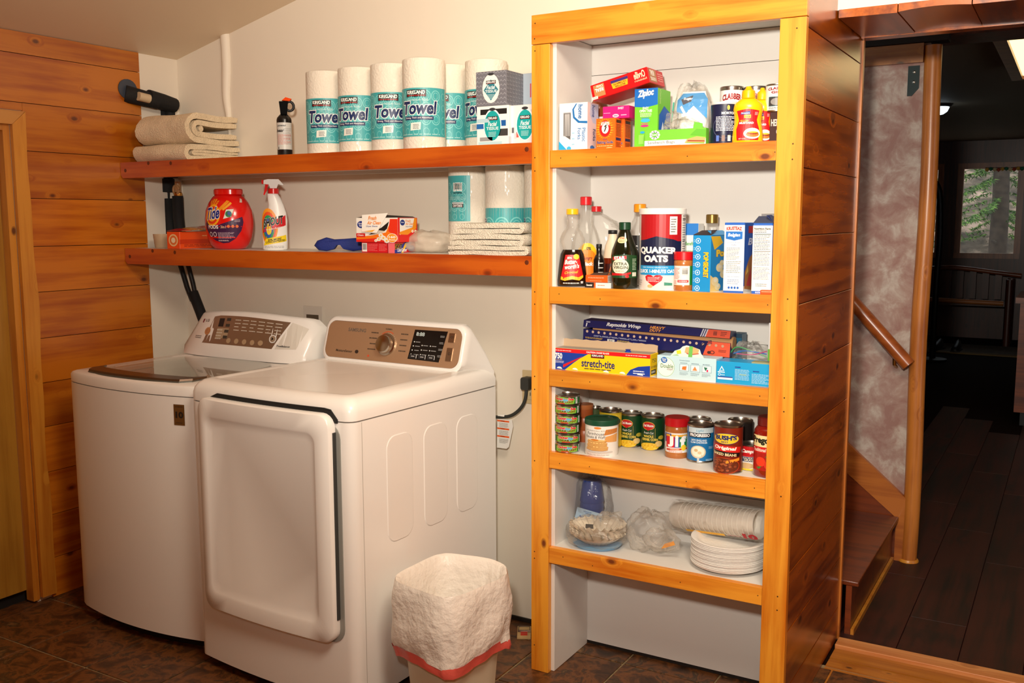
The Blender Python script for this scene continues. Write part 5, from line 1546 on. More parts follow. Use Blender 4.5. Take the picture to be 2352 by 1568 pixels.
def lower_roll(lf, y, lab, kind):
    x = colx(lf, y, W2 + 0.1)
    for _ in range(3): x = colx(lf + RT * FPX / dep(x, y, W2 + 0.1), y, W2 + 0.1)
    t = thing('paper_towel_roll', lab, 'paper towels', (x, y, W2), phic(x, y), 'wrapped paper towel rolls')
    towel_core(t)
    D = Dec()
    if kind == 0:
        D.rect(0.0, 0.37, 0.52, 0.90, TEAL); arcs(D, 0, 0.375, 0.52, 0.895, TEAL2, 0.15, 0.115)
        D.bars(0.2, 0.72, 0.38, 0.82).lines(0.2, 0.69, 0.38, 0.71, 1, (20, 30, 40), 0.6, 4)
        D.rect(0.17, 0.53, 0.4, 0.57, (30, 20, 20)).T('KIRKLAND', 0.38, 0.565, 0.19, 0.535, (240, 240, 240), 0.03).rect(0.17, 0.57, 0.4, 0.592, (190, 196, 196)).lines(0.1, 0.62, 0.45, 0.66, 2, (160, 210, 208), 0.4, 6)
    else:
        D.rect(0.03, 0.05, 1.0, 0.52, TEAL); arcs(D, 0.03, 0.06, 1.0, 0.515, TEAL2, 0.26, 0.19)
        D.T('Towel', 0.0, 0.15, 0.09, 0.4, NAVY, 0.04, 0, vert=1, out=(246, 246, 242), ow=0.04)
    D.build(t, rmap([(RT + 0.0016, 0), (RT + 0.0016, HT)], HT, 0.0, 2.75), cu=24)
lower_roll(1031, 0.235, 'paper towel roll with a barcode showing, on the lower shelf', 0)
lower_roll(1115, 0.235, 'paper towel roll with a patterned lower band, on the lower shelf', 1)
lower_roll(1204, 0.235, 'paper towel roll mostly hidden by the cabinet post, lower shelf', 1)
# ------------------------------------------------------------------ pantry, top shelf
Z = S1
# plastic forks
p = carton('cutlery_box', 'white and blue box of plastic forks at the left end of the top shelf', 'box', 1284, 1349, 236, Z, 0.024, 0.075, (240, 240, 238))
D = Dec()
D.rect(0.16, 0.3, 0.42, 0.8, (150, 150, 152)).poly([(0.17, 0.32), (0.41, 0.22), (0.41, 0.78), (0.17, 0.78)], (96, 96, 98))
for i in range(6): D.poly([(0.2 + 0.035 * i, 0.3), (0.215 + 0.035 * i, 0.3), (0.23 + 0.03 * i, 0.77), (0.205 + 0.03 * i, 0.77)], (190, 190, 192)); D.k -= 1
D.k += 1
D.poly([(0.6, 0.98), (0.47, 0.86), (0.5, 0.68), (0.68, 0.57), (1.0, 0.55), (1.0, 0.98)], (30, 110, 180)).poly([(0.64, 0.98), (0.53, 0.86), (0.56, 0.7), (0.72, 0.61), (1.0, 0.6), (1.0, 0.98)], (206, 232, 246))
D.T('home', 0.68, 0.66, 0.84, 0.95, (28, 90, 160), 0.02, 0, vert=-1).T('Plastic', 0.82, 0.17, 0.94, 0.46, (30, 120, 190), 0.01, 0, vert=-1).T('Forks', 0.66, 0.22, 0.78, 0.46, (30, 120, 190), 0.01, 0, vert=-1)
D.poly([(0, 0), (0.3, 0), (0, 0.2)], (40, 170, 226)).ell(0.36, 0.03, 0.08, 0.05, (60, 180, 230)).lines(0.46, 0.06, 0.56, 0.42, 3, (140, 200, 232), 0.2, 3)
D.build(p.root, p.front)
D = Dec(); D.rect(0, 0, 1, 1, (232, 214, 214)).poly([(0.3, 0.98), (0.2, 0.75), (0.5, 0.58), (1, 0.55), (1, 0.98)], (196, 206, 230)).T('home', 0.4, 0.7, 0.7, 0.95, (40, 70, 140), 0.02, 0, vert=-1).T('Forks', 0.5, 0.2, 0.75, 0.45, (40, 70, 130), 0.02, 0, vert=-1).ell(0.45, 0.05, 0.2, 0.05, (60, 120, 190)); D.build(p.root, p.right, 'side_print')  # pinkish base tint paints the side's shade, with its print on top
# baking soda boxes and magenta box on them
def soda(px0, px1, yf, lab):
    p = carton('baking_soda_box', lab, 'box', px0, px1, 267, Z, yf, 0.045, (240, 100, 16), group='orange baking soda boxes', h=0.088, w=0.062)
    D = Dec()
    D.rect(0.0, 0.0, 1, 1, (242, 104, 18))
    for a in range(24):
        c, s = math.cos(a * 0.2618), math.sin(a * 0.2618)
        D.poly([(0.45 + 0.3 * c, 0.66 + 0.3 * s), (0.45 + 0.5 * math.cos(a * 0.2618 + 0.07), 0.66 + 0.33 * math.sin(a * 0.2618 + 0.07)), (0.45 + 0.3 * math.cos(a * 0.2618 + 0.14), 0.66 + 0.3 * math.sin(a * 0.2618 + 0.14))], (252, 170, 40)); D.k -= 1
    D.k += 1
    D.ell(0.47, 0.66, 0.29, 0.27, (206, 24, 26)).ell(0.47, 0.66, 0.18, 0.165, (244, 240, 230)).T('ARM & HAMMER', 0.24, 0.79, 0.70, 0.9, (245, 240, 230), 0.03, arch=0.35)
    D.poly([(0.4, 0.56), (0.46, 0.56), (0.56, 0.72), (0.5, 0.74)], (60, 50, 50)).poly([(0.44, 0.7), (0.56, 0.76), (0.54, 0.8), (0.42, 0.74)], (50, 40, 40))
    D.T('Pure', 0.38, 0.28, 0.56, 0.34, (30, 40, 110), 0.02, 0.2).T('Baking Soda', 0.05, 0.14, 0.9, 0.26, (30, 40, 110), 0.035, out=(246, 226, 190), ow=0.02).lines(0.06, 0.07, 0.9, 0.11, 1, (250, 200, 140), 0.5, 4).ell(0.7, 0.0, 0.2, 0.04, (250, 210, 140), a0=0, a1=180)
    D.build(p.root, p.front)
    D = Dec(); D.rect(0.15, 0.85, 0.9, 0.95, (70, 40, 20)).lines(0.15, 0.4, 0.9, 0.82, 9, (120, 60, 10), 0.5, 5).rect(0.1, 0.27, 0.9, 0.36, (30, 34, 90)).lines(0.15, 0.05, 0.9, 0.22, 4, (120, 60, 10), 0.5, 6); D.build(p.root, p.right, 'side_print')
    return p
so1 = soda(1363, 1420, 0.024, 'orange baking soda box in front of its twin, facing the room')
so2 = soda(1386, 1440, 0.0745, 'orange baking soda box half hidden behind its twin')
x1 = colx(1418, 0.05, Z + 0.1)
mg = carton('magenta_box', 'magenta carton lying on the baking soda boxes', 'box', 1380, 1450, 233, Z + 0.0885, 0.048, 0.10, (226, 24, 120), w=0.085, h=0.036)
D = Dec(); D.T('SWEET', 0.58, 0.72, 0.8, 0.9, (250, 230, 240), 0.02).ell(0.5, 0.22, 0.12, 0.14, (240, 200, 220)).lines(0.04, 0.42, 0.3, 0.5, 1, (250, 190, 220), 0.5, 4).T('Select', 0.42, 0.17, 0.58, 0.28, (60, 40, 120), 0.03).lines(0.7, 0.2, 0.92, 0.3, 1, (250, 210, 230), 0.6, 5); D.build(mg.root, mg.front)
# slim white carton and red-capped bottle behind
wc = carton('white_carton', 'slim white carton standing between the forks and the magenta box', 'box', 1372, 1381, 236, Z, 0.165, 0.06, (236, 230, 226), w=0.03, h=0.11)
Dec().rect(0.1, 0.6, 0.9, 0.9, (200, 190, 200)).lines(0.1, 0.1, 0.9, 0.5, 6, (120, 110, 130), 0.3, 2).build(wc.root, wc.front)
x = colx(1377, 0.215, Z + 0.18)
bt = thing('syrup_bottle', 'bottle with a red cap standing behind the tilted popcorn box', 'bottle', (x, 0.215, Z))
obj('bottle', lathe(B(), [(0.026, 0), (0.03, 0.004), (0.03, 0.13), (0.024, 0.16), (0.013, 0.178), (0.013, 0.19)], 24), mat((150, 70, 30), 0.12, alpha=0.8, name='amber_syrup'), bt, 60)
obj('cap', lathe(B(), [(0.0165, 0.186), (0.0175, 0.188), (0.0165, 0.213), (0.013, 0.216)], 20), mat((206, 20, 30), 0.35, name='cap_red'), bt, 40)
# bag box (zip bags)
zp = carton('zip_bag_box', 'tall green and blue box of zip bags', 'box', 1457, 1510, 203, Z, 0.05, 0.10, (112, 196, 50))
D = Dec(); D.poly([(0, 1), (1, 1), (1, 0.72), (0.5, 0.68), (0, 0.70)], (20, 104, 190)).T('Ziploc', 0.14, 0.82, 0.82, 0.97, (248, 248, 248), 0.05, 0.15, out=(16, 60, 130), ow=0.03, skew=0.03)
D.T('EASY', 0.36, 0.65, 0.62, 0.69, (250, 250, 245), 0.02).T('OPEN TABS', 0.22, 0.60, 0.76, 0.645, (250, 250, 245), 0.02).lines(0.25, 0.52, 0.75, 0.59, 3, (236, 250, 220), 0.4, 3, ).ell(0.48, 0.46, 0.2, 0.03, (60, 180, 230)).lines(0.3, 0.49, 0.65, 0.51, 1, (60, 130, 200), 0.7, 4).ell(0.45, 0.37, 0.18, 0.022, (226, 50, 130)).lines(0.3, 0.4, 0.6, 0.42, 1, (226, 60, 130), 0.7, 4).ell(0.36, 0.26, 0.1, 0.02, (40, 160, 220))
D.rect(0.2, 0.06, 0.42, 0.22, (140, 206, 90)); D.build(zp.root, zp.front)
D = Dec(); D.poly([(0.05, 0.0), (1, 0.0), (1, 0.62), (0.5, 0.72), (0.12, 0.55)], (24, 96, 190)).poly([(0.25, 0.25), (0.5, 0.3), (0.4, 0.45)], (240, 245, 250)).T('SANDWICH', 0.12, 0.74, 0.24, 0.98, (190, 230, 140), 0.02, 0, vert=1); D.build(zp.root, zp.right, 'side_print')
# tilted popcorn box resting on the magenta box and the zip bag box
L_ = 0.185
pa = Vector((colx(1355, 0.035, 1.85), 0.035, rowz(197, colx(1355, 0.035, 1.85), 0.035)))
pcn = thing('popcorn_box', 'red popcorn box lying tilted across the other boxes', 'box', tuple(pa), 0, None, rot=(0, -0.225, 0.0))
zA, hP, dP = 0.0, 0.044, 0.12
obj('carton', bbox((0, 0, -0.046), (L_, dP, 0)), mat((206, 16, 20), 0.35, name='popcorn_red'), pcn, bevel=0.0015, seg=1)
D = Dec(); D.rect(0.05, 0.1, 0.24, 0.9, (186, 130, 80)).T('REAL', 0.22, 0.66, 0.07, 0.42, (246, 240, 230), 0.04).T('Only', 0.22, 0.88, 0.1, 0.7, (246, 240, 230), 0.02).poly([(0.38, 0.3), (0.64, 0.3), (0.66, 0.8), (0.36, 0.8)], (246, 176, 30)).rect(0.36, 0.66, 0.66, 0.84, (60, 40, 110)).T('ULTIMATE', 0.62, 0.62, 0.4, 0.5, (120, 40, 20), 0.03).T('BUTTER', 0.6, 0.46, 0.42, 0.34, (120, 40, 20), 0.03)
D.T('Orville', 0.95, 0.42, 0.76, 0.9, (246, 226, 190), 0.02, 0.2).T("Redenbacher's", 0.97, 0.24, 0.76, 0.38, (240, 200, 160), 0.01, 0.2).rect(0.0, -0.0, 0.1, 0.18, (240, 236, 228)).lines(0.01, 0.02, 0.09, 0.16, 3, (60, 60, 60), 0.4, 3)
D.build(pcn, lambda u, v, h: (u * L_, -h, -0.044 + 0.044 * v))
D = Dec(); D.rect(0.08, 0.08, 0.52, 0.92, (180, 124, 76)).T('REAL', 0.4, 0.86, 0.14, 0.5, (246, 240, 230), 0.04).T('100%', 0.46, 0.4, 0.12, 0.16, (246, 240, 230), 0.02).lines(0.6, 0.2, 0.95, 0.8, 4, (240, 180, 170), 0.35, 3)
D.build(pcn, lambda u, v, h: (L_ + h, u * dP, -0.044 + 0.044 * v), 'end_print')
# open sandwich bag box in front
sx = carton('sandwich_bag_box', 'low green box of sandwich bags torn open', 'box', 1481, 1622, 300, Z, 0.022, 0.026, (116, 196, 60), h=0.046, bevel=0.001)
D = Dec(); D.rect(0, 0, 1, 0.36, (240, 240, 234)).rect(0, 0, 0.6, 0.04, (40, 40, 90)).T('Sandwich Bags', 0.05, 0.1, 0.5, 0.32, (70, 70, 76), 0.0)
for a in range(9): D.ell(0.17 + 0.06 * math.cos(a * 0.698), 0.7 + 0.2 * math.sin(a * 0.698), 0.03, 0.09, (245, 250, 240), 8); D.k -= 1
D.k += 1
D.ell(0.17, 0.7, 0.045, 0.14, (90, 180, 50)).T('HOME', 0.135, 0.64, 0.205, 0.76, (245, 250, 240), 0.03)
D.poly([(0.66, 0.12), (0.98, 0.06), (1.0, 0.4), (0.86, 0.5), (0.7, 0.36)], (226, 170, 110)).poly([(0.7, 0.22), (0.99, 0.16), (0.98, 0.24), (0.72, 0.3)], (150, 70, 40)).poly([(0.68, 0.12), (0.98, 0.05), (0.98, 0.12), (0.7, 0.17)], (120, 170, 60)).poly([(0.75, 0.6), (1, 0.5), (1, 0.9), (0.85, 0.95)], (96, 180, 50))
D.build(sx.root, sx.front)
fb = thing('loose_bags', 'clear sandwich bags bulging out of the low green box', 'bag', (sx.root.location.x + 0.005, 0.052, Z))
film_bag('film', fb, (0, -0.002, 0.052), (0.052, 0.020, 0.026), 5, FILM, 0.22, flat=False)
film_bag('film', fb, (-0.022, 0.0, 0.075), (0.022, 0.012, 0.022), 8, FILM, 0.25, 18, 10, flat=False)
bm = B(); loops(bm, [[(0.04, -0.012, 0.03), (0.075, -0.012, 0.02), (0.07, -0.012, 0.06), (0.045, -0.012, 0.066)], [(0.04, -0.011, 0.03), (0.075, -0.011, 0.02), (0.07, -0.011, 0.06), (0.045, -0.011, 0.066)]]); obj('torn_flap', bm, mat((110, 190, 60), 0.45, name='green_card'), fb)
# sugar bag
xs_ = colx(1592, 0.13, Z + 0.08)
sg = thing('sugar_bag', 'blue and white sugar bag inside a clear zip bag', 'bag', (xs_, 0.135, Z), phic(xs_, 0.13) * 0.5)
hb_ = rowz(215, xs_, 0.1) - Z
def sgr(w_, d_, z, k=8): return [(x_, y_, z) for x_, y_ in rrect(-w_, -d_, w_, d_, min(w_, d_) * 0.6, 4)]
bm = B(); loops(bm, [sgr(0.042, 0.03, 0.0), sgr(0.046, 0.034, 0.006), sgr(0.047, 0.035, hb_ * 0.45), sgr(0.045, 0.033, hb_ * 0.72), sgr(0.04, 0.022, hb_ * 0.9), sgr(0.036, 0.008, hb_ * 1.0), sgr(0.034, 0.004, hb_ * 1.06)])
obj('paper_bag', bm, mat((236, 236, 234), 0.5, bump=0.25, bscale=40, name='sugar_paper'), sg, 50)
pf = [(0.0355, 0), (0.0355, hb_ * 0.5), (0.034, hb_ * 0.72), (0.023, hb_ * 0.9), (0.009, hb_), (0.005, hb_ * 1.06)]
def sgm(u, v, h):
    z = v * hb_ * 1.05; yy = 0.0355
    for (a, za), (b_, zb_) in zip(pf, pf[1:]):
        if za <= z <= zb_: yy = a + (b_ - a) * (z - za) / (zb_ - za)
    return (-0.044 + 0.088 * u, -yy - h - 0.0006, z)
D = Dec(); D.poly([(0.0, 0.62), (0.0, 0.85), (0.15, 0.98), (0.85, 0.98), (1.0, 0.85), (1.0, 0.5), (0.8, 0.6), (0.55, 0.74), (0.3, 0.6)], (26, 140, 206)).ell(0.55, 0.52, 0.26, 0.14, (190, 200, 206)).ell(0.55, 0.55, 0.22, 0.13, (246, 246, 246)).poly([(0.1, 0.72), (0.16, 0.75), (0.42, 0.5), (0.36, 0.46)], (196, 206, 212)).poly([(0.12, 0.86), (0.5, 0.94), (0.46, 0.82), (0.2, 0.76)], (20, 30, 60)).T('Sugar', 0.2, 0.84, 0.5, 0.9, (240, 244, 250), 0.03).lines(0.2, 0.2, 0.9, 0.32, 3, (90, 120, 150), 0.4, 3)
D.build(sg, sgm, cv=14)
film_bag('zip_bag', sg, (-0.002, 0.0, hb_ * 0.55), (0.058, 0.045, hb_ * 0.64), 6, FILM, 0.12)
bm = B(); loops(bm, [[(-0.058, -0.045, 0.07), (-0.055, -0.045, 0.07), (-0.052, -0.03, 0.13), (-0.056, -0.03, 0.13)], [(-0.058, -0.043, 0.07), (-0.055, -0.043, 0.07), (-0.052, -0.028, 0.13), (-0.056, -0.028, 0.13)]]); obj('zip_strip', bm, mat((40, 150, 130), 0.4, name='zip_green'), sg)
# salt, baking powder, mustard, cocoa
sa = tin('salt_canister', 'dark blue round salt canister beside the mustard', 'canister', 1632, 1694, 234, Z, 0.062, None, (20, 26, 60), rim=False, lid=None, span=2.5)
obj('rim', lathe(B(), [(sa.r, sa.h - 0.006), (sa.r * 1.01, sa.h - 0.005), (sa.r * 1.01, sa.h), (sa.r * 0.94, sa.h)], 32), mat((226, 224, 220), 0.4, name='salt_rim'), sa.root, 40)
D = Dec(); D.T('MORTON', 0.42, 0.70, 0.86, 0.76, (245, 245, 245), 0.04).ell(0.62, 0.86, 0.04, 0.06, (230, 200, 90)).ring(0.55, 0.4, 0.4, 0.27, 0.02, (120, 130, 170)).lines(0.25, 0.3, 0.9, 0.66, 10, (226, 228, 236), 0.45, 4)
for i, c in enumerate(((90, 120, 200), (110, 70, 50), (226, 220, 200))): D.rect(0.27 + 0.17 * i, 0.06, 0.36 + 0.17 * i, 0.2, c).rect(0.29 + 0.17 * i, 0.2, 0.34 + 0.17 * i, 0.235, (40, 40, 50))
D.build(sa.root, sa.map, cu=14)
def powder(px0, px1, z, yc, lab):
    c = tin('baking_powder_can', lab, 'can', px0, px1, None or 197, z, yc, None, (234, 232, 230), 'baking powder cans', hh=0.105)
    D = Dec(); D.T('CLABBER', 0.14, 0.78, 0.86, 0.88, (150, 20, 30), 0.05, arch=0.25).T('GIRL', 0.28, 0.65, 0.74, 0.74, (150, 20, 30), 0.05).rect(0.18, 0.2, 0.82, 0.54, (36, 90, 96)).rect(0.2, 0.22, 0.8, 0.52, (60, 60, 64)).ell(0.5, 0.36, 0.24, 0.13, (150, 150, 150)).lines(0.2, 0.1, 0.8, 0.17, 2, (60, 80, 90), 0.4, 3)
    D.build(c.root, c.map, cu=14)
    return c
bp1 = powder(1652, 1706, Z, 0.205, 'white baking powder can behind the salt canister')
bp2 = powder(1707, 1760, Z, 0.212, 'white baking powder can hidden behind the mustard bottles')
for o in (bp1, bp2):
    hz_ = rowz(197, o.x, o.y - o.r) - Z
    for ch in o.root.children: ch.scale.z = hz_ / 0.105
def mustard(px0, px1, pyt, yc, lab):
    x, y, r, h = round_at(px0, px1, pyt, Z, yc)
    t = thing('mustard_bottle', lab, 'bottle', (x, y, Z), phic(x, y), 'yellow mustard bottles')
    hb2 = h * 0.80
    prof = [(r * 0.9, 0), (r, 0.004), (r, hb2 * 0.12), (r * 0.96, hb2 * 0.3), (r * 0.88, hb2 * 0.45), (r * 0.9, hb2 * 0.6), (r * 0.97, hb2 * 0.75), (r * 0.9, hb2 * 0.86), (r * 0.6, hb2 * 0.95), (r * 0.42, hb2)]
    obj('bottle', lathe(B(), prof, 36, sy=0.72), mat((246, 190, 10), 0.25, coat=0.3, name='mustard_yellow'), t, 70)
    obj('cap', lathe(B(), [(r * 0.44, hb2 - 0.002), (r * 0.46, hb2 + 0.001), (r * 0.42, hb2 + (h - hb2) * 0.6), (r * 0.24, hb2 + (h - hb2) * 0.75), (r * 0.16, h), (r * 0.1, h)], 20), mat((246, 180, 6), 0.35, name='cap_yellow'), t, 50)
    pr2 = []
    for i in range(len(prof) - 1):
        for s in range(4): pr2.append((prof[i][0] + (prof[i + 1][0] - prof[i][0]) * s / 4, prof[i][1] + (prof[i + 1][1] - prof[i][1]) * s / 4))
    D = Dec(); D.poly([(0.22, 0.05), (0.78, 0.05), (0.82, 0.3), (0.76, 0.5), (0.82, 0.7), (0.5, 0.74), (0.18, 0.7), (0.24, 0.5), (0.18, 0.3)], (206, 20, 26)).poly([(0.3, 0.60), (0.56, 0.62), (0.55, 0.69), (0.31, 0.66)], (40, 60, 150)).T('Shoppers', 0.32, 0.625, 0.54, 0.665, (245, 245, 245), 0.02).rect(0.4, 0.54, 0.58, 0.61, (246, 200, 40)).T('Value', 0.42, 0.555, 0.56, 0.595, (200, 30, 30), 0.03)
    D.T('YELLOW', 0.28, 0.46, 0.52, 0.50, (246, 214, 60), 0.01).T('MUSTARD', 0.26, 0.41, 0.66, 0.455, (248, 246, 240), 0.05).ell(0.62, 0.2, 0.22, 0.12, (246, 240, 226)).ell(0.63, 0.18, 0.17, 0.06, (200, 120, 50)).ell(0.63, 0.21, 0.15, 0.035, (150, 60, 30)).ell(0.64, 0.225, 0.13, 0.015, (240, 190, 40)).T('NET 14 OZ', 0.28, 0.075, 0.45, 0.1, (245, 226, 220), 0.01).rect(0.68, 0.6, 0.77, 0.67, (226, 120, 120))
    D.build(t, rmap(pr2, hb2, 0.0, 2.7, 1.0, 0.72), cu=16, cv=16)
mustard(1683, 1752, 195, 0.052, 'front yellow mustard bottle with red label on the top shelf')
mustard(1722, 1776, 199, 0.125, 'second yellow mustard bottle behind the first')
co = carton('cocoa_tin', 'dark brown cocoa tin beside the right post on the top shelf', 'can', 1768, 1820, 256, Z, 0.10, 0.06, (58, 20, 16))
Dec().T("HERSHEY'S", 0.06, 0.55, 0.95, 0.78, (226, 214, 206), 0.03).T('COCOA', 0.3, 0.3, 0.8, 0.45, (226, 214, 206), 0.03).build(co.root, co.front)
bp3 = powder(1759, 1812, Z + co.h + 0.0005, 0.132, 'white baking powder can standing on the cocoa tin')
hz_ = rowz(192, bp3.x, bp3.y - bp3.r) - Z - co.h
for ch in bp3.root.children: ch.scale.z = hz_ / 0.105

# ------------------------------------------------------------------ second shelf
Z = S2
def bottle(name, label, px0, px1, pyt, yc, prof, m, group=None, sy=1.0, z=None, cap=None, capm=None, n=28):
    """prof in (radius fraction, height fraction)"""
    z = Z if z is None else z
    x, y, r, h = round_at(px0, px1, pyt, z, yc)
    t = thing(name, label, 'bottle', (x, y, z), phic(x, y), group)
    pr = [(a * r, b_ * h) for a, b_ in prof]
    obj('bottle', lathe(B(), pr, n, sy=sy), m, t, 60)
    if cap:
        cr, c0, c1 = cap
        obj('cap', lathe(B(), [(cr * r, c0 * h), (cr * r * 1.06, c0 * h + 0.001), (cr * r * 1.06, c1 * h - 0.002), (cr * r * 0.95, c1 * h), (cr * r * 0.5, c1 * h)], 24), capm, t, 40)
    q = Pk(); q.root = t; q.r = r; q.h = h; q.prof = pr; q.x = x; q.y = y
    return q
CAPY = mat((244, 186, 20), 0.35, name='cap_gold_yellow')
CAPR = mat((206, 20, 30), 0.35, name='cap_red')
DARKSYR = mat((26, 12, 6), 0.12, coat=0.5, name='dark_syrup')
# pancake syrup with bulb neck
b1 = bottle('syrup_bottle', 'clear bulb-necked syrup bottle with yellow cap and red label, at the left post', 1278, 1350, 479, 0.060, [(0.88, 0.0), (0.96, 0.01), (0.96, 0.08), (0.86, 0.25), (0.74, 0.42), (0.6, 0.475)], DARKSYR, sy=0.6, cap=(0.36, 0.925, 1.0), capm=CAPY)
r, h = b1.r, b1.h
obj('neck', lathe(B(), [(0.6 * r, 0.476 * h), (0.62 * r, 0.5 * h), (0.76 * r, 0.57 * h), (0.78 * r, 0.62 * h), (0.66 * r, 0.69 * h), (0.42 * r, 0.75 * h), (0.36 * r, 0.78 * h), (0.38 * r, 0.83 * h), (0.34 * r, 0.86 * h), (0.35 * r, 0.924 * h)], 28, sy=0.8), CLEAR, b1.root, 60)
pr2 = [(0.96 * r, 0), (0.96 * r, 0.08 * h), (0.86 * r, 0.25 * h), (0.74 * r, 0.42 * h), (0.6 * r, 0.475 * h)]
D = Dec(); D.poly([(0.16, 0.12), (0.3, 0.095), (0.5, 0.115), (0.68, 0.10), (0.84, 0.15), (0.74, 0.41), (0.26, 0.41)], (200, 24, 24)).poly([(0.16, 0.09), (0.3, 0.075), (0.5, 0.095), (0.7, 0.08), (0.84, 0.12), (0.84, 0.15), (0.68, 0.12), (0.5, 0.14), (0.3, 0.115), (0.16, 0.13)], (246, 190, 40))
D.T('Mrs.', 0.34, 0.35, 0.5, 0.385, (248, 244, 232), 0.03, 0.2, skew=0.01).T('Butter-', 0.27, 0.285, 0.66, 0.345, (248, 244, 232), 0.04, 0.2, skew=0.01, out=(60, 8, 8), ow=0.02).T('worth\'s', 0.27, 0.22, 0.72, 0.28, (248, 244, 232), 0.04, 0.2, skew=0.02, out=(60, 8, 8), ow=0.02).T('Original', 0.28, 0.15, 0.66, 0.195, (246, 190, 50), 0.02, 0.25, skew=0.015).ell(0.64, 0.385, 0.1, 0.035, (246, 206, 50)).lines(0.25, 0.035, 0.7, 0.055, 1, (220, 216, 210), 0.6, 3).rect(0.74, 0.04, 0.82, 0.07, (200, 200, 200))
D.build(b1.root, rmap(pr2, h, 0.0, 2.5, 1.0, 0.6), cu=14, cv=20)
# tall clear bottle with red cap and orange label
b2 = bottle('syrup_bottle', 'tall clear bottle with red cap and orange oval label', 1312, 1378, 451, 0.14, [(0.9, 0), (1, 0.01), (1, 0.36), (0.96, 0.5), (0.75, 0.62), (0.5, 0.7), (0.4, 0.76), (0.37, 0.905)], CLEAR, sy=0.7, cap=(0.38, 0.905, 1.0), capm=CAPR)
obj('contents', lathe(B(), [(0.88 * b2.r, 0.004), (0.94 * b2.r, 0.01), (0.94 * b2.r, 0.3 * b2.h)], 28, sy=0.68), mat((60, 26, 10), 0.2, name='brown_syrup'), b2.root, 60)
D = Dec(); D.ell(0.55, 0.28, 0.36, 0.2, (246, 190, 30)).ell(0.55, 0.25, 0.32, 0.16, (240, 130, 20)).T('0%', 0.52, 0.4, 0.66, 0.435, (40, 30, 20), 0.04).T('Hungry', 0.4, 0.28, 0.7, 0.33, (120, 30, 20), 0.03, 0.2).T('Jack', 0.46, 0.21, 0.72, 0.265, (250, 246, 236), 0.05, 0.2, out=(120, 40, 20), ow=0.03)
D.build(b2.root, rmap(b2.prof, b2.h, 0.0, 2.4, 1.0, 0.7), cu=14, cv=14)
# clear jug with red cap
x, y, r, h = round_at(1352, 1436, 473, Z, 0.20)
jg = thing('vinegar_jug', 'clear jug with a red cap and handle at the back', 'jug', (x, y, Z), phic(x, y))
bm = B(); R = []
for rx, ox, z in ((0.92, 0, 0), (1, 0, 0.01), (1, 0, 0.55), (0.92, -0.05, 0.68), (0.7, -0.2, 0.8), (0.42, -0.42, 0.88), (0.24, -0.58, 0.92), (0.2, -0.6, 0.935)):
    R.append([(r * (ox + rx * math.sin(a)), -r * 0.55 * rx * math.cos(a), z * h) for a in [2 * math.pi * j / 28 for j in range(28)]])
loops(bm, R); obj('jug', bm, CLEAR, jg, 60)
obj('cap', lathe(B(), [(0.26 * r, 0.93 * h), (0.28 * r, 0.932 * h), (0.28 * r, 0.995 * h), (0.24 * r, h)], 20, cx=-0.6 * r), CAPR, jg, 40)
bm = B(); tube(bm, spline([(r * 0.2, 0, 0.8 * h), (r * 0.55, 0, 0.76 * h), (r * 0.75, 0, 0.6 * h), (r * 0.72, 0, 0.4 * h)], 5), 0.008, 10); obj('handle', bm, CLEAR, jg, 60)
# measuring bottle of dark liquid
b3 = bottle('vanilla_bottle', 'square-shouldered dark bottle with white measuring marks', 1363, 1388, 560, 0.105, [(0.95, 0), (1, 0.01), (1, 0.62), (0.8, 0.7), (0.5, 0.76), (0.5, 0.92)], mat((18, 12, 10), 0.2, name='vanilla_dark'), cap=(0.5, 0.9, 1.0), capm=BLACK)
D = Dec()
for i in range(5): D.rect(0.45, 0.1 + 0.11 * i, 0.85, 0.12 + 0.11 * i, (220, 216, 210))
D.build(b3.root, rmap([(b3.r, 0), (b3.r, b3.h)], b3.h, 0.0, 2.4), cu=8)
# small cream jar with black cap, amber below
b4 = bottle('sauce_bottle', 'cream shouldered bottle with black cap behind the olive oil', 1385, 1428, 528, 0.15, [(0.92, 0), (1, 0.01), (1, 0.42), (0.98, 0.5)], mat((110, 34, 12), 0.15, name='amber_sauce'), cap=(0.46, 0.93, 1.0), capm=BLACK)
obj('shoulder', lathe(B(), [(0.98 * b4.r, 0.5 * b4.h), (0.8 * b4.r, 0.72 * b4.h), (0.5 * b4.r, 0.84 * b4.h), (0.44 * b4.r, 0.93 * b4.h)], 28), mat((226, 206, 180), 0.4, name='cream_shoulder'), b4.root, 60)
Dec().rect(0.1, 0.08, 0.9, 0.4, (60, 16, 10)).poly([(0.2, 0.1), (0.26, 0.1), (0.5, 0.38), (0.44, 0.38)], (206, 110, 40)).poly([(0.35, 0.1), (0.4, 0.1), (0.56, 0.36), (0.52, 0.36)], (190, 90, 40)).build(b4.root, rmap([(b4.r, 0), (b4.r, b4.h)], b4.h, 0, 2.2), cu=8)
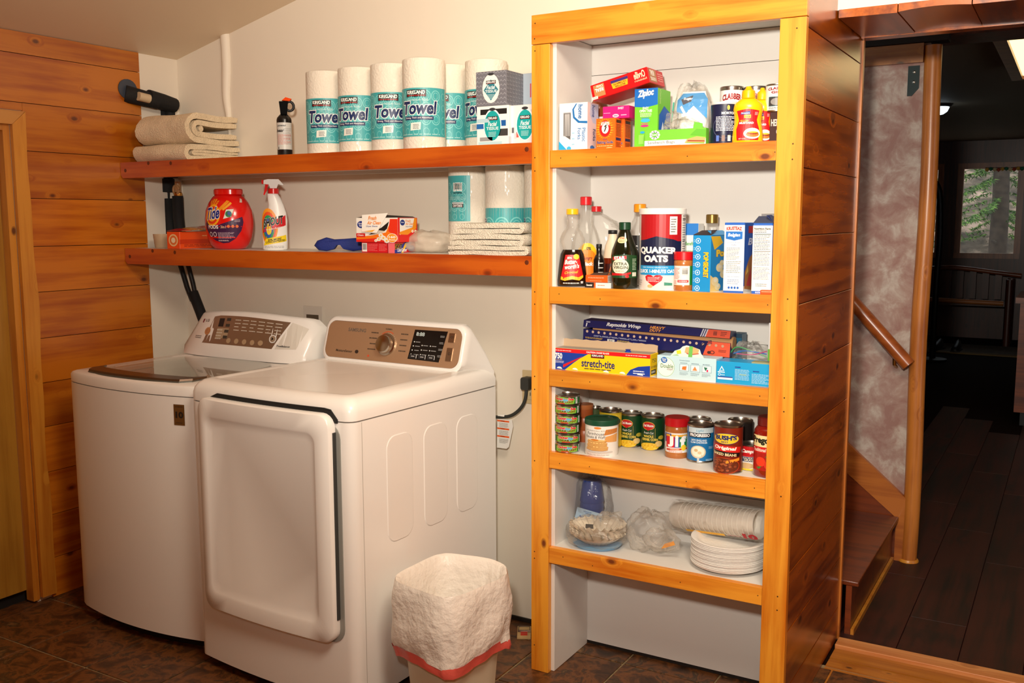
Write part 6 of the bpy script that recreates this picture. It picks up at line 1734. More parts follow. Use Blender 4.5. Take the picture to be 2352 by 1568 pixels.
# olive oil
b5 = bottle('olive_oil_bottle', 'dark green glass olive oil bottle in front of the oats', 1403, 1465, 510, 0.052, [(0.93, 0), (0.97, 0.008), (0.97, 0.13), (1.0, 0.2), (1.0, 0.5), (0.94, 0.58), (0.6, 0.76), (0.42, 0.86), (0.4, 0.89)], mat((16, 22, 8), 0.08, coat=0.6, name='olive_glass'), sy=0.9, cap=(0.41, 0.885, 1.0), capm=mat((16, 60, 36), 0.35, name='cap_green'))
D = Dec(); D.poly([(0.06, 0.165), (0.94, 0.165), (0.94, 0.5), (0.5, 0.52), (0.06, 0.5)], (24, 66, 30)).poly([(0.1, 0.43), (0.56, 0.45), (0.56, 0.5), (0.1, 0.48)], (200, 20, 30)).T('STAR', 0.16, 0.44, 0.52, 0.49, (248, 248, 244), 0.06, skew=0.006).ell(0.36, 0.34, 0.27, 0.115, (232, 226, 200)).T('EXTRA', 0.16, 0.355, 0.58, 0.4, (30, 40, 20), 0.02).T('VIRGIN', 0.14, 0.3, 0.6, 0.345, (30, 40, 20), 0.02).T('OLIVE OIL', 0.22, 0.255, 0.5, 0.28, (60, 70, 40), 0.0).poly([(0.06, 0.2), (0.5, 0.205), (0.7, 0.225), (0.7, 0.255), (0.5, 0.235), (0.06, 0.24)], (196, 22, 30)).ell(0.58, 0.19, 0.06, 0.024, (200, 30, 30)).rect(0.74, 0.19, 0.9, 0.25, (206, 206, 190)).lines(0.74, 0.28, 0.9, 0.46, 8, (190, 206, 180), 0.35, 4)
D.build(b5.root, rmap([(1.0 * b5.r, 0), (1.0 * b5.r, b5.h)], b5.h, 0, 2.5, 1.0, 0.9), cu=14)
D = Dec(); D.ell(0.36, 0.735, 0.26, 0.048, (226, 214, 160)).T('STAR', 0.22, 0.745, 0.5, 0.775, (200, 30, 30), 0.04).lines(0.2, 0.70, 0.5, 0.735, 2, (90, 80, 40), 0.4, 3); D.build(b5.root, rmap(b5.prof, b5.h, 0, 2.2, 1.0, 0.9), 'neck_label', cu=8, cv=40)
# clear bottle with orange-yellow cap behind oats
b6 = bottle('oil_bottle', 'clear bottle with orange cap half hidden behind the oats canister', 1446, 1490, 468, 0.17, [(0.95, 0), (1, 0.01), (1, 0.6), (0.96, 0.75), (0.6, 0.84), (0.58, 0.9)], CLEAR, cap=(0.6, 0.9, 1.0), capm=mat((236, 150, 20), 0.35, name='cap_orange'))
D = Dec(); D.rect(0.1, 0.2, 0.9, 0.62, (24, 22, 22)).T('C', 0.25, 0.28, 0.45, 0.36, (240, 240, 240), 0.03).T('C', 0.3, 0.44, 0.42, 0.5, (240, 240, 240), 0.03); D.build(b6.root, rmap([(b6.r, 0), (b6.r, b6.h)], b6.h, 0, 2.2), cu=8)
# oats
oa = tin('oats_canister', 'large round oats canister with red and navy label on the second shelf', 'canister', 1468, 1572, 478, Z, 0.080, None, (238, 234, 228), rim=False, lid=(238, 236, 232), span=2.6)
r, h = oa.r, oa.h
bm = B(); lathe(bm, [(r * 0.998, 0.30 * h), (r * 0.998, h * 0.935)], 40, cap0=False, cap1=False)
D = Dec(); D.rect(-0.1, 0.30, 0.9, 0.62, (18, 26, 60)).rect(-0.1, 0.6, 0.86, 0.945, (176, 18, 26)).poly([(-0.1, 0.6), (0.2, 0.62), (0.4, 0.66), (0.7, 0.62), (0.86, 0.58), (0.86, 0.3), (-0.1, 0.3)], (18, 26, 60)).rect(0.62, 0.68, 0.76, 0.9, (240, 238, 232)).lines(0.64, 0.7, 0.74, 0.88, 6, (60, 60, 60), 0.35, 4)
D.rect(-0.1, 0.185, 1.0, 0.302, (30, 150, 210)).T('QUAKER', 0.06, 0.44, 0.76, 0.535, (246, 244, 238), 0.05, skew=-0.005, arch=0.06).T('OATS', 0.17, 0.345, 0.6, 0.43, (246, 244, 238), 0.06).T('QUICK 1-MINUTE OATS', 0.05, 0.205, 0.76, 0.255, (246, 248, 250), 0.04).T('100% WHOLE GRAIN OATS', 0.14, 0.272, 0.6, 0.288, (200, 232, 246), 0.01)
D.poly([(0.36, 0.05), (0.22, 0.12), (0.2, 0.165), (0.25, 0.19), (0.32, 0.185), (0.36, 0.165), (0.4, 0.185), (0.47, 0.19), (0.52, 0.165), (0.5, 0.12)], (206, 24, 32)).lines(0.25, 0.1, 0.47, 0.165, 4, (250, 210, 210), 0.4, 4).poly([(0.54, 0.06), (0.68, 0.06), (0.68, 0.09), (0.54, 0.1)], (60, 140, 120)).ell(0.3, 0.05, 0.05, 0.02, (220, 180, 120)).lines(0.0, 0.05, 0.12, 0.13, 3, (150, 150, 150), 0.3, 4)
D.rect(0.86, 0.3, 1.05, 0.945, (240, 238, 232)).lines(0.89, 0.35, 1.02, 0.92, 20, (70, 70, 70), 0.35, 6).rect(0.89, 0.86, 1.02, 0.87, (20, 20, 20)).rect(0.89, 0.6, 1.02, 0.607, (20, 20, 20))
D.build(oa.root, oa.map, cu=18)
# small cartons and jars
p = carton('small_carton', 'small blue and white carton behind the peanut butter', 'box', 1570, 1598, 513, Z, 0.16, 0.05, (226, 226, 224), w=0.05)
Dec().rect(0, 0.82, 1, 1, (40, 120, 200)).T('Benefits', 0.2, 0.66, 0.8, 0.72, (60, 150, 60), 0.02).lines(0.15, 0.1, 0.9, 0.6, 9, (120, 180, 120), 0.3, 3).build(p.root, p.front)
p = carton('spice_carton', 'flat white and black spice carton under the orange one', 'box', 1344, 1403, 650, Z, 0.026, 0.05, (232, 230, 226), h=0.0155)
Dec().rect(0, 0, 0.35, 1, (30, 26, 24)).T('Essential', 0.06, 0.3, 0.28, 0.7, (240, 236, 230), 0.03).rect(0.35, 0, 0.42, 1, (230, 90, 30)).lines(0.5, 0.4, 0.8, 0.6, 1, (226, 100, 50), 0.6, 2).build(p.root, p.front)
p2 = carton('spice_carton', 'small open orange spice carton lying on the white one', 'box', 1345, 1396, 631, Z + 0.0165, 0.028, 0.05, (236, 90, 24), h=0.0215)
Dec().lines(0.12, 0.55, 0.85, 0.75, 2, (250, 190, 150), 0.4, 3).lines(0.2, 0.15, 0.75, 0.25, 1, (250, 180, 130), 0.5, 3).build(p2.root, p2.front)
Dec().rect(0, 0, 1, 1, (206, 196, 190)).lines(0.1, 0.2, 0.9, 0.8, 3, (120, 120, 120), 0.3, 3).build(p2.root, p2.right, 'side_print')
bm = B(); loops(bm, [[(-0.025, -0.02, p2.h), (0.03, -0.022, p2.h), (0.033, 0.0, p2.h + 0.008), (-0.02, 0.0, p2.h + 0.005)], [(-0.025, -0.02, p2.h + 0.001), (0.03, -0.022, p2.h + 0.001), (0.033, 0.0, p2.h + 0.009), (-0.02, 0.0, p2.h + 0.006)]]); obj('flap', bm, mat((70, 50, 40), 0.6, name='flap_dark'), p2.root)
def pbjar(px0, px1, pyt, z, yc, pyb, lab, kind):
    x, y, r, h = round_at(px0, px1, pyt, z, yc, pyb)
    t = thing('peanut_butter_jar', lab, 'jar', (x, y, z), phic(x, y), 'peanut butter jars')
    obj('jar', lathe(B(), [(r * 0.9, 0), (r * 0.97, 0.004), (r * 0.97, h * 0.14), (r * 0.95, h * 0.16), (r * 0.95, h * 0.62), (r * 0.97, h * 0.65), (r * 0.97, h * 0.76), (r * 0.88, h * 0.8)], 32), mat((176, 106, 50), 0.25, coat=0.3, name='peanut_butter'), t, 50)
    obj('lid', lathe(B(), [(r * 0.96, h * 0.79), (r * 1.0, h * 0.795), (r * 1.0, h * 0.985), (r * 0.95, h), (r * 0.5, h)], 36), mat((200, 16, 26), 0.35, name='lid_red'), t, 40)
    D = Dec()
    if kind == 0:
        D.rect(0.0, 0.15, 0.75, 0.645, (238, 232, 222)).rect(0.75, 0.15, 1.0, 0.645, (40, 130, 60)).bars(0.4, 0.4, 0.7, 0.6, vert=False).lines(0.04, 0.3, 0.34, 0.6, 9, (206, 80, 70), 0.4, 4).rect(0.24, 0.22, 0.7, 0.28, (206, 30, 36)).lines(0.28, 0.235, 0.66, 0.265, 1, (250, 220, 220), 0.6, 4).lines(0.04, 0.17, 0.2, 0.28, 4, (206, 80, 70), 0.4, 5)
    else:
        D.rect(0.0, 0.15, 1.0, 0.645, (238, 234, 228)).rect(0.0, 0.4, 0.3, 0.62, (30, 60, 160)).poly([(0.06, 0.6), (0.94, 0.6), (0.94, 0.56), (0.06, 0.54)], (236, 170, 40)).poly([(0.1, 0.19), (0.9, 0.23), (0.9, 0.28), (0.1, 0.24)], (206, 60, 30)).poly([(0.08, 0.27), (0.42, 0.28), (0.42, 0.55), (0.08, 0.55)], (206, 26, 36)).poly([(0.42, 0.28), (0.58, 0.285), (0.58, 0.55), (0.42, 0.55)], (30, 60, 160)).poly([(0.58, 0.285), (0.88, 0.29), (0.88, 0.55), (0.58, 0.55)], (30, 130, 70))
        D.T('J', 0.16, 0.29, 0.38, 0.56, (248, 248, 246), 0.06).T('i', 0.44, 0.30, 0.55, 0.585, (248, 248, 246), 0.06).T('f', 0.6, 0.30, 0.84, 0.575, (248, 248, 246), 0.06).ell(0.74, 0.28, 0.1, 0.075, (246, 206, 50)).T('CREAMY', 0.26, 0.215, 0.6, 0.24, (250, 226, 190), 0.03, skew=0.01).lines(0.2, 0.165, 0.7, 0.185, 1, (206, 60, 40), 0.6, 3)
    D.build(t, rmap([(r * 0.955, 0), (r * 0.955, h)], h, 0.0, 2.5), cu=12)
pbjar(1547, 1594, 577, Z, 0.05, None, 'peanut butter jar turned barcode out, beside the oats', 0)
b7 = bottle('glass_bottle', 'clear glass bottle with a gold cap behind the popcorn carton', 1612, 1654, 492, 0.19, [(0.95, 0), (1, 0.01), (1, 0.4), (0.85, 0.55), (0.62, 0.66), (0.6, 0.88)], CLEAR, cap=(0.62, 0.88, 1.0), capm=mat((150, 120, 60), 0.3, 0.8, name='cap_gold'))
ps_ = carton('popcorn_carton', 'bright blue open popcorn carton with white icons', 'box', 1594, 1637, 540, Z, 0.024, 0.125, (24, 140, 206), rz=-0.10)
D = Dec()
for i in range(7): D.ell(0.3, 0.9 - 0.14 * i, 0.14, 0.048, (236, 246, 250)).ell(0.3, 0.9 - 0.14 * i, 0.11, 0.038, (24, 140, 206)).ell(0.3, 0.9 - 0.14 * i, 0.04, 0.018, (236, 246, 250)).lines(0.06, 0.87 - 0.14 * i, 0.13, 0.93 - 0.14 * i, 2, (160, 214, 240), 0.4, i)
D.T('POP·SECRET', 0.62, 0.25, 0.9, 0.7, (250, 196, 40), 0.05, 0, vert=-1, out=(120, 50, 20), ow=0.03)
D.build(ps_.root, ps_.front)
D = Dec(); D.poly([(0.0, 0.98), (0.5, 0.98), (0.66, 0.86), (0.2, 0.74)], (240, 190, 40)).T('Pop', 0.3, 0.58, 0.95, 0.74, (250, 206, 50), 0.06, 0, out=(120, 60, 20), ow=0.03).poly([(0, 0), (0, 0.3), (0.3, 0.2), (0.5, 0.0)], (240, 210, 130))
for cu_, cv_, s_ in ((0.5, 0.42, 0.2), (0.72, 0.3, 0.2), (0.62, 0.5, 0.13), (0.25, 0.18, 0.2), (0.4, 0.08, 0.16), (0.85, 0.44, 0.14)): D.ell(cu_, cv_, s_, s_ * 0.4, (246, 226, 170), 12).ell(cu_ + 0.03, cv_ + 0.02, s_ * 0.5, s_ * 0.18, (250, 240, 210), 10)
D.build(ps_.root, ps_.right, 'side_print')
bm = B(); loops(bm, [[(-ps_.w / 2, -ps_.d / 2, ps_.h), (ps_.w / 2, -ps_.d / 2, ps_.h), (ps_.w / 2 - 0.004, -ps_.d / 2 + 0.05, ps_.h + 0.014), (-ps_.w / 2 + 0.004, -ps_.d / 2 + 0.05, ps_.h + 0.012)], [(-ps_.w / 2, -ps_.d / 2 + 0.001, ps_.h + 0.001), (ps_.w / 2, -ps_.d / 2 + 0.001, ps_.h + 0.001), (ps_.w / 2 - 0.004, -ps_.d / 2 + 0.05, ps_.h + 0.015), (-ps_.w / 2 + 0.004, -ps_.d / 2 + 0.05, ps_.h + 0.013)]]); obj('flap', bm, mat((40, 30, 40), 0.6, name='flap_shadow'), ps_.root)
bm = B(); loops(bm, [[(ps_.w / 2, -ps_.d / 2 + 0.01, ps_.h), (ps_.w / 2, ps_.d / 2, ps_.h), (ps_.w / 2 - 0.02, ps_.d / 2 - 0.005, ps_.h + 0.012), (ps_.w / 2 - 0.02, -ps_.d / 2 + 0.02, ps_.h + 0.012)], [(ps_.w / 2 + 0.001, -ps_.d / 2 + 0.01, ps_.h), (ps_.w / 2 + 0.001, ps_.d / 2, ps_.h), (ps_.w / 2 - 0.019, ps_.d / 2 - 0.005, ps_.h + 0.013), (ps_.w / 2 - 0.019, -ps_.d / 2 + 0.02, ps_.h + 0.013)]]); obj('flap', bm, mat((24, 140, 206), 0.4, name='flap_blue'), ps_.root)
CREAM = (244, 240, 230)
kr = carton('waffle_mix_box', 'white and blue belgian waffle mix box with recipe side out', 'box', 1662, 1708, 511, Z, 0.024, 0.085, (36, 96, 190), rz=0.0)
D = Dec(); D.rect(0, 0.03, 1, 0.965, CREAM).T('KRUSTEAZ', 0.1, 0.895, 0.86, 0.945, (206, 40, 30), 0.05, arch=0.15).poly([(0.07, 0.77), (0.5, 0.745), (0.9, 0.77), (0.9, 0.875), (0.07, 0.875)], (30, 110, 196)).T('Belgian', 0.18, 0.79, 0.78, 0.85, (246, 246, 246), 0.03, 0.2).T('Cinnamon & Sugar', 0.14, 0.705, 0.82, 0.73, (60, 110, 190), 0.0, 0.2).T('Waffles', 0.34, 0.67, 0.62, 0.695, (60, 110, 190), 0.0, 0.2)
D.lines(0.12, 0.47, 0.8, 0.65, 9, (90, 90, 96), 0.25, 3).lines(0.12, 0.28, 0.88, 0.46, 7, (100, 100, 106), 0.25, 4).T('Easy as Sweets!', 0.2, 0.22, 0.8, 0.245, (60, 120, 200), 0.0, 0.2).lines(0.2, 0.12, 0.8, 0.2, 3, (90, 120, 180), 0.25, 5)
for i in range(4): D.ell(0.28 + 0.15 * i, 0.075, 0.055, 0.018, (30, 100, 190), 12)
D.build(kr.root, kr.front)
D = Dec(); D.rect(0, 0, 1, 0.1, (226, 226, 220)).poly([(0.1, 0.06), (1, 0.02), (1, 0.56), (0.6, 0.5), (0.1, 0.3)], (190, 120, 60)).poly([(0.3, 0.1), (0.9, 0.08), (0.8, 0.36)], (206, 60, 60)).poly([(0.2, 0.25), (0.5, 0.3), (0.4, 0.4)], (236, 190, 90)).rect(0.4, 0.85, 1, 0.95, (190, 40, 40)).T('B', 0.45, 0.68, 0.9, 0.78, (240, 240, 246), 0.03, 0.2); D.build(kr.root, kr.right, 'side_print')
k2 = carton('waffle_mix_box', 'opened waffle mix box with nutrition facts side out', 'box', 1727, 1772, 512, Z, 0.024, 0.085, (36, 96, 190))
D = Dec(); D.rect(0, 0.04, 1, 0.965, CREAM).T('Nutrition Facts', 0.06, 0.905, 0.9, 0.935, (20, 20, 20), 0.04).rect(0.06, 0.84, 0.92, 0.848, (20, 20, 20)).rect(0.06, 0.6, 0.92, 0.607, (20, 20, 20)).lines(0.06, 0.86, 0.7, 0.9, 2, (60, 60, 60), 0.35, 3).lines(0.06, 0.62, 0.92, 0.83, 10, (80, 80, 80), 0.3, 4).lines(0.06, 0.4, 0.9, 0.59, 9, (90, 90, 90), 0.25, 5).lines(0.06, 0.2, 0.92, 0.38, 9, (110, 110, 110), 0.25, 6).lines(0.2, 0.1, 0.8, 0.15, 2, (90, 90, 90), 0.3, 7).T('KRUSTEAZ', 0.2, 0.008, 0.5, 0.03, (220, 230, 245), 0.03)
D.build(k2.root, k2.front)
Dec().poly([(0.3, 0.05), (1, 0.0), (1, 0.5), (0.5, 0.4)], (190, 120, 60)).build(k2.root, k2.right, 'side_print')
for (ya, za, yb, zb_, m) in ((-k2.d / 2, k2.h, -k2.d / 2 + 0.03, k2.h + 0.018, (60, 66, 90)), (k2.d / 2, k2.h, k2.d / 2 - 0.03, k2.h + 0.026, (206, 200, 190))):
    bm = B(); loops(bm, [[(-k2.w / 2, ya, za), (k2.w / 2, ya, za), (k2.w / 2 + 0.006, yb, zb_), (-k2.w / 2 + 0.006, yb, zb_)], [(-k2.w / 2, ya, za + 0.001), (k2.w / 2, ya, za + 0.001), (k2.w / 2 + 0.006, yb, zb_ + 0.001), (-k2.w / 2 + 0.006, yb, zb_ + 0.001)]]); obj('flap', bm, mat(m, 0.6, name='waffle_flap'), k2.root)
bm = B(); loops(bm, [[(k2.w / 2, -k2.d / 2 + 0.004, k2.h), (k2.w / 2, k2.d / 2 - 0.004, k2.h), (k2.w / 2 - 0.022, k2.d / 2 - 0.01, k2.h + 0.022), (k2.w / 2 - 0.022, -k2.d / 2 + 0.01, k2.h + 0.02)], [(k2.w / 2 + 0.001, -k2.d / 2 + 0.004, k2.h), (k2.w / 2 + 0.001, k2.d / 2 - 0.004, k2.h), (k2.w / 2 - 0.021, k2.d / 2 - 0.01, k2.h + 0.023), (k2.w / 2 - 0.021, -k2.d / 2 + 0.01, k2.h + 0.021)]]); obj('flap', bm, mat((30, 50, 110), 0.5, name='flap_navy'), k2.root)
k3 = carton('white_carton', 'white text-covered carton partly hidden by the right post', 'box', 1775, 1800, 530, Z, 0.06, 0.07, (238, 234, 228), w=0.03)
Dec().lines(0.05, 0.1, 0.95, 0.9, 22, (60, 60, 60), 0.35, 3).build(k3.root, k3.front)
k4 = carton('spice_carton', 'small orange carton end tucked against the right post', 'box', 1749, 1777, 668, Z, 0.0225, 0.0008, (236, 84, 24), h=0.0125)
k4.root.location = (colx(1762, 0.008, Z), 0.012, Z)
for ch in list(k4.root.children): bpy.data.objects.remove(ch)
obj('carton', bbox((-0.018, -0.01, 0), (0.018, 0.01, 0.0125)), mat((236, 84, 24), 0.4, name='card_orange'), k4.root, bevel=0.001)
Dec().lines(0.1, 0.5, 0.9, 0.8, 1, (250, 190, 150), 0.5, 3).build(k4.root, lambda u, v, h: (-0.018 + 0.036 * u, -0.01 - h, 0.0125 * v))
# ------------------------------------------------------------------ third shelf: wraps and bags
Z = S3
YEL, BLU = (246, 206, 16), (20, 60, 160)
st_ = carton('food_wrap_box', 'long yellow and blue food wrap box with its lid torn up', 'box', 1275, 1494, 806, Z, 0.024, 0.062, YEL, bevel=0.001, h=0.0665)
D = Dec(); D.rect(0, 0, 1, 0.82, YEL).poly([(0, 0), (0.11, 0), (0.2, 0.34), (0.27, 0.58), (0.36, 0.82), (0, 0.82)], BLU).poly([(0.09, 0.1), (0.26, 0.56), (0.3, 0.7), (0.09, 0.24)], (206, 30, 36)).rect(0, 0.82, 1, 1, (222, 24, 28)).T('CAUTION: SHARP BLADE', 0.34, 0.87, 0.58, 0.95, (250, 240, 236), 0.03).lines(0.0, 0.88, 0.18, 0.93, 1, (250, 200, 200), 0.7, 3).lines(0.75, 0.88, 0.97, 0.93, 1, (250, 200, 200), 0.7, 4)
D.T('750', -0.0, 0.5, 0.08, 0.78, (246, 246, 246), 0.04).T('SQUARE FEET', 0.0, 0.44, 0.08, 0.485, (240, 200, 60), 0.01).lines(0.0, 0.3, 0.1, 0.42, 3, (226, 230, 240), 0.35, 3).rect(0.39, 0.66, 0.53, 0.84, (26, 18, 18)).T('KIRKLAND', 0.4, 0.73, 0.52, 0.82, (246, 246, 246), 0.03).rect(0.4, 0.69, 0.52, 0.71, (190, 40, 40)).T('stretch-tite', 0.29, 0.22, 0.64, 0.58, (24, 40, 110), 0.02).lines(0.32, 0.1, 0.62, 0.18, 1, (60, 60, 60), 0.5, 5)
D.poly([(0.76, 0.0), (0.8, 0.25), (0.88, 0.42), (1.0, 0.5), (1.0, 0.0)], BLU).lines(0.83, 0.06, 0.95, 0.26, 2, (236, 240, 250), 0.4, 6)
for cu_ in (0.05, 0.22, 0.55, 0.72, 0.9): D.ell(cu_, 0.03, 0.03, 0.1, (248, 248, 244), 12, 0, 180)
D.build(st_.root, st_.front)
D = Dec(); D.rect(0, 0, 1, 0.82, YEL).T('750', 0.2, 0.6, 0.75, 0.78, (24, 30, 60), 0.0).T('stretch', 0.1, 0.36, 0.95, 0.5, (24, 30, 60), 0.0).rect(0.1, 0.08, 0.7, 0.28, (26, 18, 18)).T('KIRK', 0.15, 0.13, 0.65, 0.24, (240, 240, 240), 0.02); D.build(st_.root, st_.right, 'side_print')
bm = B(); n = 24
R = []
for i in range(n + 1):
    t = i / n; xx = -st_.w / 2 + st_.w * t; e = 0.0012 * math.sin(i * 2.3) - 0.010 * max(0, t - 0.8) * 5 * (t - 0.8)
    R.append([(xx, 0.024, st_.h), (xx, 0.0252, st_.h), (xx, 0.0275, st_.h + 0.024 + e), (xx, 0.0263, st_.h + 0.024 + e)])
loops(bm, R); obj('torn_lid', bm, mat((186, 160, 130), 0.7, name='raw_card'), st_.root)
obj('blade_strip', bbox((-st_.w / 2, -0.029, st_.h), (st_.w / 2 - 0.004, 0.02, st_.h + 0.0015)), mat((160, 150, 140), 0.5, name='blade_grey'), st_.root)
bm = B(); lathe(bm, [(0.008, 0), (0.01, 0.002), (0.006, 0.006), (0.009, 0.009)], 12); obj('slide_cutter', bm, mat((30, 60, 170), 0.35, name='slider_blue'), st_.root, 40, loc=(st_.w * 0.26, -0.02, st_.h + 0.001))
# foil box behind it, raised on a flat yellow box
yb2 = carton('flat_yellow_box', 'flat yellow box under the foil box', 'box', 1315, 1420, 777, Z, 0.105, 0.07, (200, 160, 30), h=0.0755)
Dec().rect(0, 0.0, 1, 0.85, (30, 34, 60)).lines(0.05, 0.88, 0.95, 0.97, 1, (40, 40, 30), 0.6, 3).build(yb2.root, yb2.front)
xf0, xf1 = colx(1338, 0.10, Z + 0.12), colx(1676, 0.10, Z + 0.1)
fL = xf1 - xf0
rw = thing('foil_box', 'long navy aluminium foil box with its lid lifted, behind the wrap box', 'box', ((xf0 + xf1) / 2, 0.13, Z + 0.078), 0, None, rot=(0, 0.035, 0))
NV = (20, 24, 84)
obj('tray', bbox((-fL / 2, -0.028, -0.006), (fL / 2, 0.028, 0.036)), mat(NV, 0.35, name='foil_navy'), rw, bevel=0.001, seg=1)
def fm(u, v, h): return (-fL / 2 + fL * u, -0.028 - h, -0.006 + 0.042 * v)
D = Dec(); D.poly([(0.83, 0), (1, 0), (1, 1), (0.86, 1)], (216, 84, 54))
for i in range(23): D.ell(0.03 + 0.042 * i, 0.84 - 0.004 * i, 0.0085, 0.1, (196, 170, 150) if i < 19 else (190, 150, 120), 12)
D.lines(0.08, 0.5, 0.46, 0.62, 2, (180, 186, 214), 0.35, 3).lines(0.02, 0.3, 0.15, 0.44, 2, (206, 170, 60), 0.4, 4).bars(0.18, 0.22, 0.23, 0.42).lines(0.25, 0.25, 0.34, 0.42, 3, (206, 180, 80), 0.4, 5).lines(0.36, 0.2, 0.44, 0.36, 3, (190, 190, 206), 0.4, 6).ell(0.87, 0.22, 0.012, 0.1, (60, 30, 30)).ring(0.89, 0.25, 0.016, 0.12, 0.3, (60, 30, 30)).lines(0.93, 0.3, 0.98, 0.5, 2, (120, 40, 30), 0.4, 7)
for q_ in range(3): D.ring(0.9, 0.2, 0.08 + 0.012 * q_, 0.7 + 0.1 * q_, 0.05, (20, 20, 60), 20, 100, 170)
D.build(rw, fm)
# lid: a flap tilted up, plus the roll inside
bm = B(); tube(bm, [(-fL / 2 + 0.03, -0.002, 0.036), (fL / 2 + 0.004, -0.002, 0.034)], 0.019, 16); obj('foil_core', bm, mat((176, 130, 84), 0.6, name='core_card'), rw, 50)
bm = B(); loops(bm, [[(-fL / 2, -0.030, 0.042), (-fL / 2, -0.026, 0.064), (-fL / 2, 0.03, 0.066), (-fL / 2, 0.03, 0.036)], [(fL / 2 - 0.002, -0.030, 0.05), (fL / 2 - 0.002, -0.024, 0.072), (fL / 2 - 0.002, 0.03, 0.066), (fL / 2 - 0.002, 0.03, 0.036)]]); ld = obj('lid', bm, mat(NV, 0.35, name='foil_navy'), rw)
def lm(u, v, h): return (-fL / 2 + (fL - 0.002) * u, -0.030 + 0.005 * v - h - 0.0004, 0.042 + 0.008 * u + 0.022 * v)
D = Dec(); D.T('Reynolds Wrap', 0.17, 0.25, 0.41, 0.88, (206, 206, 210), 0.05, 0.25).lines(0.24, 0.08, 0.34, 0.18, 1, (190, 190, 206), 0.6, 3).T('HEAVY', 0.475, 0.5, 0.575, 0.88, (226, 150, 50), 0.03, 0.25).T('DUTY', 0.475, 0.1, 0.55, 0.45, (226, 150, 50), 0.03, 0.25).lines(0.02, 0.65, 0.05, 0.9, 2, (220, 220, 230), 0.4, 5).poly([(0.02, 0.1), (0.026, 0.1), (0.03, 0.6), (0.022, 0.6)], (230, 230, 236))
for q_ in range(3): D.poly([(0.81 + 0.014 * q_, 0), (0.818 + 0.014 * q_, 0), (0.832 + 0.014 * q_, 1), (0.824 + 0.014 * q_, 1)], (190, 190, 200))
D.build(ld, lm, 'lid_print')
Dec().poly([(0.845, 0), (1, 0), (1, 1), (0.86, 1)], (206, 76, 46)).bars(0.89, 0.2, 0.92, 0.85, (60, 20, 20), (206, 76, 46), vert=False).lines(0.94, 0.2, 0.98, 0.85, 3, (110, 30, 20), 0.5, 4).build(ld, lm, 'end_patch')
# zipper bag boxes
gv = carton('zipper_bag_box', 'pale blue zipper bag box with a sandwich picture on its torn flap', 'box', 1510, 1645, 814, Z, 0.024, 0.06, (190, 222, 234), h=0.068)
D = Dec(); D.rect(0.0, 0, 1, 1, (190, 222, 232)).ell(0.15, 0.5, 0.15, 0.42, (120, 180, 80)).ell(0.15, 0.5, 0.145, 0.405, (240, 242, 236)).ell(0.12, 0.8, 0.055, 0.13, (30, 100, 180)).T('Great', 0.085, 0.81, 0.155, 0.88, (245, 245, 245), 0.03).T('Value', 0.09, 0.73, 0.15, 0.8, (245, 245, 245), 0.03).T('Double', 0.06, 0.46, 0.28, 0.64, (60, 130, 70), 0.01).T('Zipper', 0.17, 0.35, 0.28, 0.47, (60, 60, 70), 0.0)
for i in range(3):
    D.rect(0.385 + 0.19 * i, 0.38, 0.55 + 0.19 * i, 0.68, (150, 180, 190)).rect(0.395 + 0.19 * i, 0.4, 0.54 + 0.19 * i, 0.66, (206, 230, 240)).lines(0.39 + 0.19 * i, 0.2, 0.54 + 0.19 * i, 0.34, 3, (120, 140, 150), 0.3, i).lines(0.4 + 0.19 * i, 0.71, 0.53 + 0.19 * i, 0.75, 1, (110, 130, 140), 0.6, i)
D.poly([(0.43, 0.45), (0.5, 0.43), (0.51, 0.6), (0.44, 0.58)], (232, 120, 50)).poly([(0.61, 0.44), (0.69, 0.44), (0.65, 0.62)], (220, 140, 80)).poly([(0.8, 0.62), (0.83, 0.45), (0.86, 0.6)], (40, 110, 80)).ell(0.86, 0.47, 0.015, 0.05, (206, 40, 90)).T('Convenient Solutions', 0.385, 0.82, 0.56, 0.87, (90, 110, 120), 0.0)
D.build(gv.root, gv.front)
bm = B(); ff = [(-0.055, 0.0), (0.055, 0.0), (0.05, 0.012), (0.044, 0.018), (0.04, 0.03), (0.02, 0.036), (0.0, 0.04), (-0.012, 0.036), (-0.02, 0.028), (-0.036, 0.022), (-0.046, 0.01)]
loops(bm, [[(a, -0.03, gv.h + b_ - 0.006) for a, b_ in ff], [(a, -0.0288, gv.h + b_ - 0.006) for a, b_ in ff]])
fl2 = obj('torn_flap', bm, mat((206, 228, 226), 0.5, name='pale_flap'), gv.root)
D = Dec(); D.poly([(0.45, 0.45), (0.6, 0.35), (0.82, 0.45), (0.85, 0.7), (0.7, 0.86), (0.48, 0.82)], (222, 176, 120)).poly([(0.5, 0.38), (0.6, 0.28), (0.84, 0.4), (0.84, 0.46), (0.6, 0.36), (0.5, 0.45)], (196, 90, 70)).poly([(0.55, 0.15), (0.66, 0.15), (0.68, 0.9), (0.58, 0.92)], (110, 190, 90)).poly([(0.24, 0.3), (0.36, 0.36), (0.34, 0.6), (0.22, 0.54)], (240, 220, 50)).poly([(0.1, 0.2), (0.24, 0.28), (0.3, 0.2)], (150, 200, 140))
D.build(fl2, lambda u, v, h: (-0.055 + 0.11 * u, -0.0302 - h, gv.h - 0.006 + 0.042 * v), 'flap_print')
bb_ = carton('bag_box', 'bright blue bag box with white print at the right end of the third shelf', 'box', 1645.5, 1775, 826, Z, 0.024, 0.075, (20, 156, 214), h=0.063)
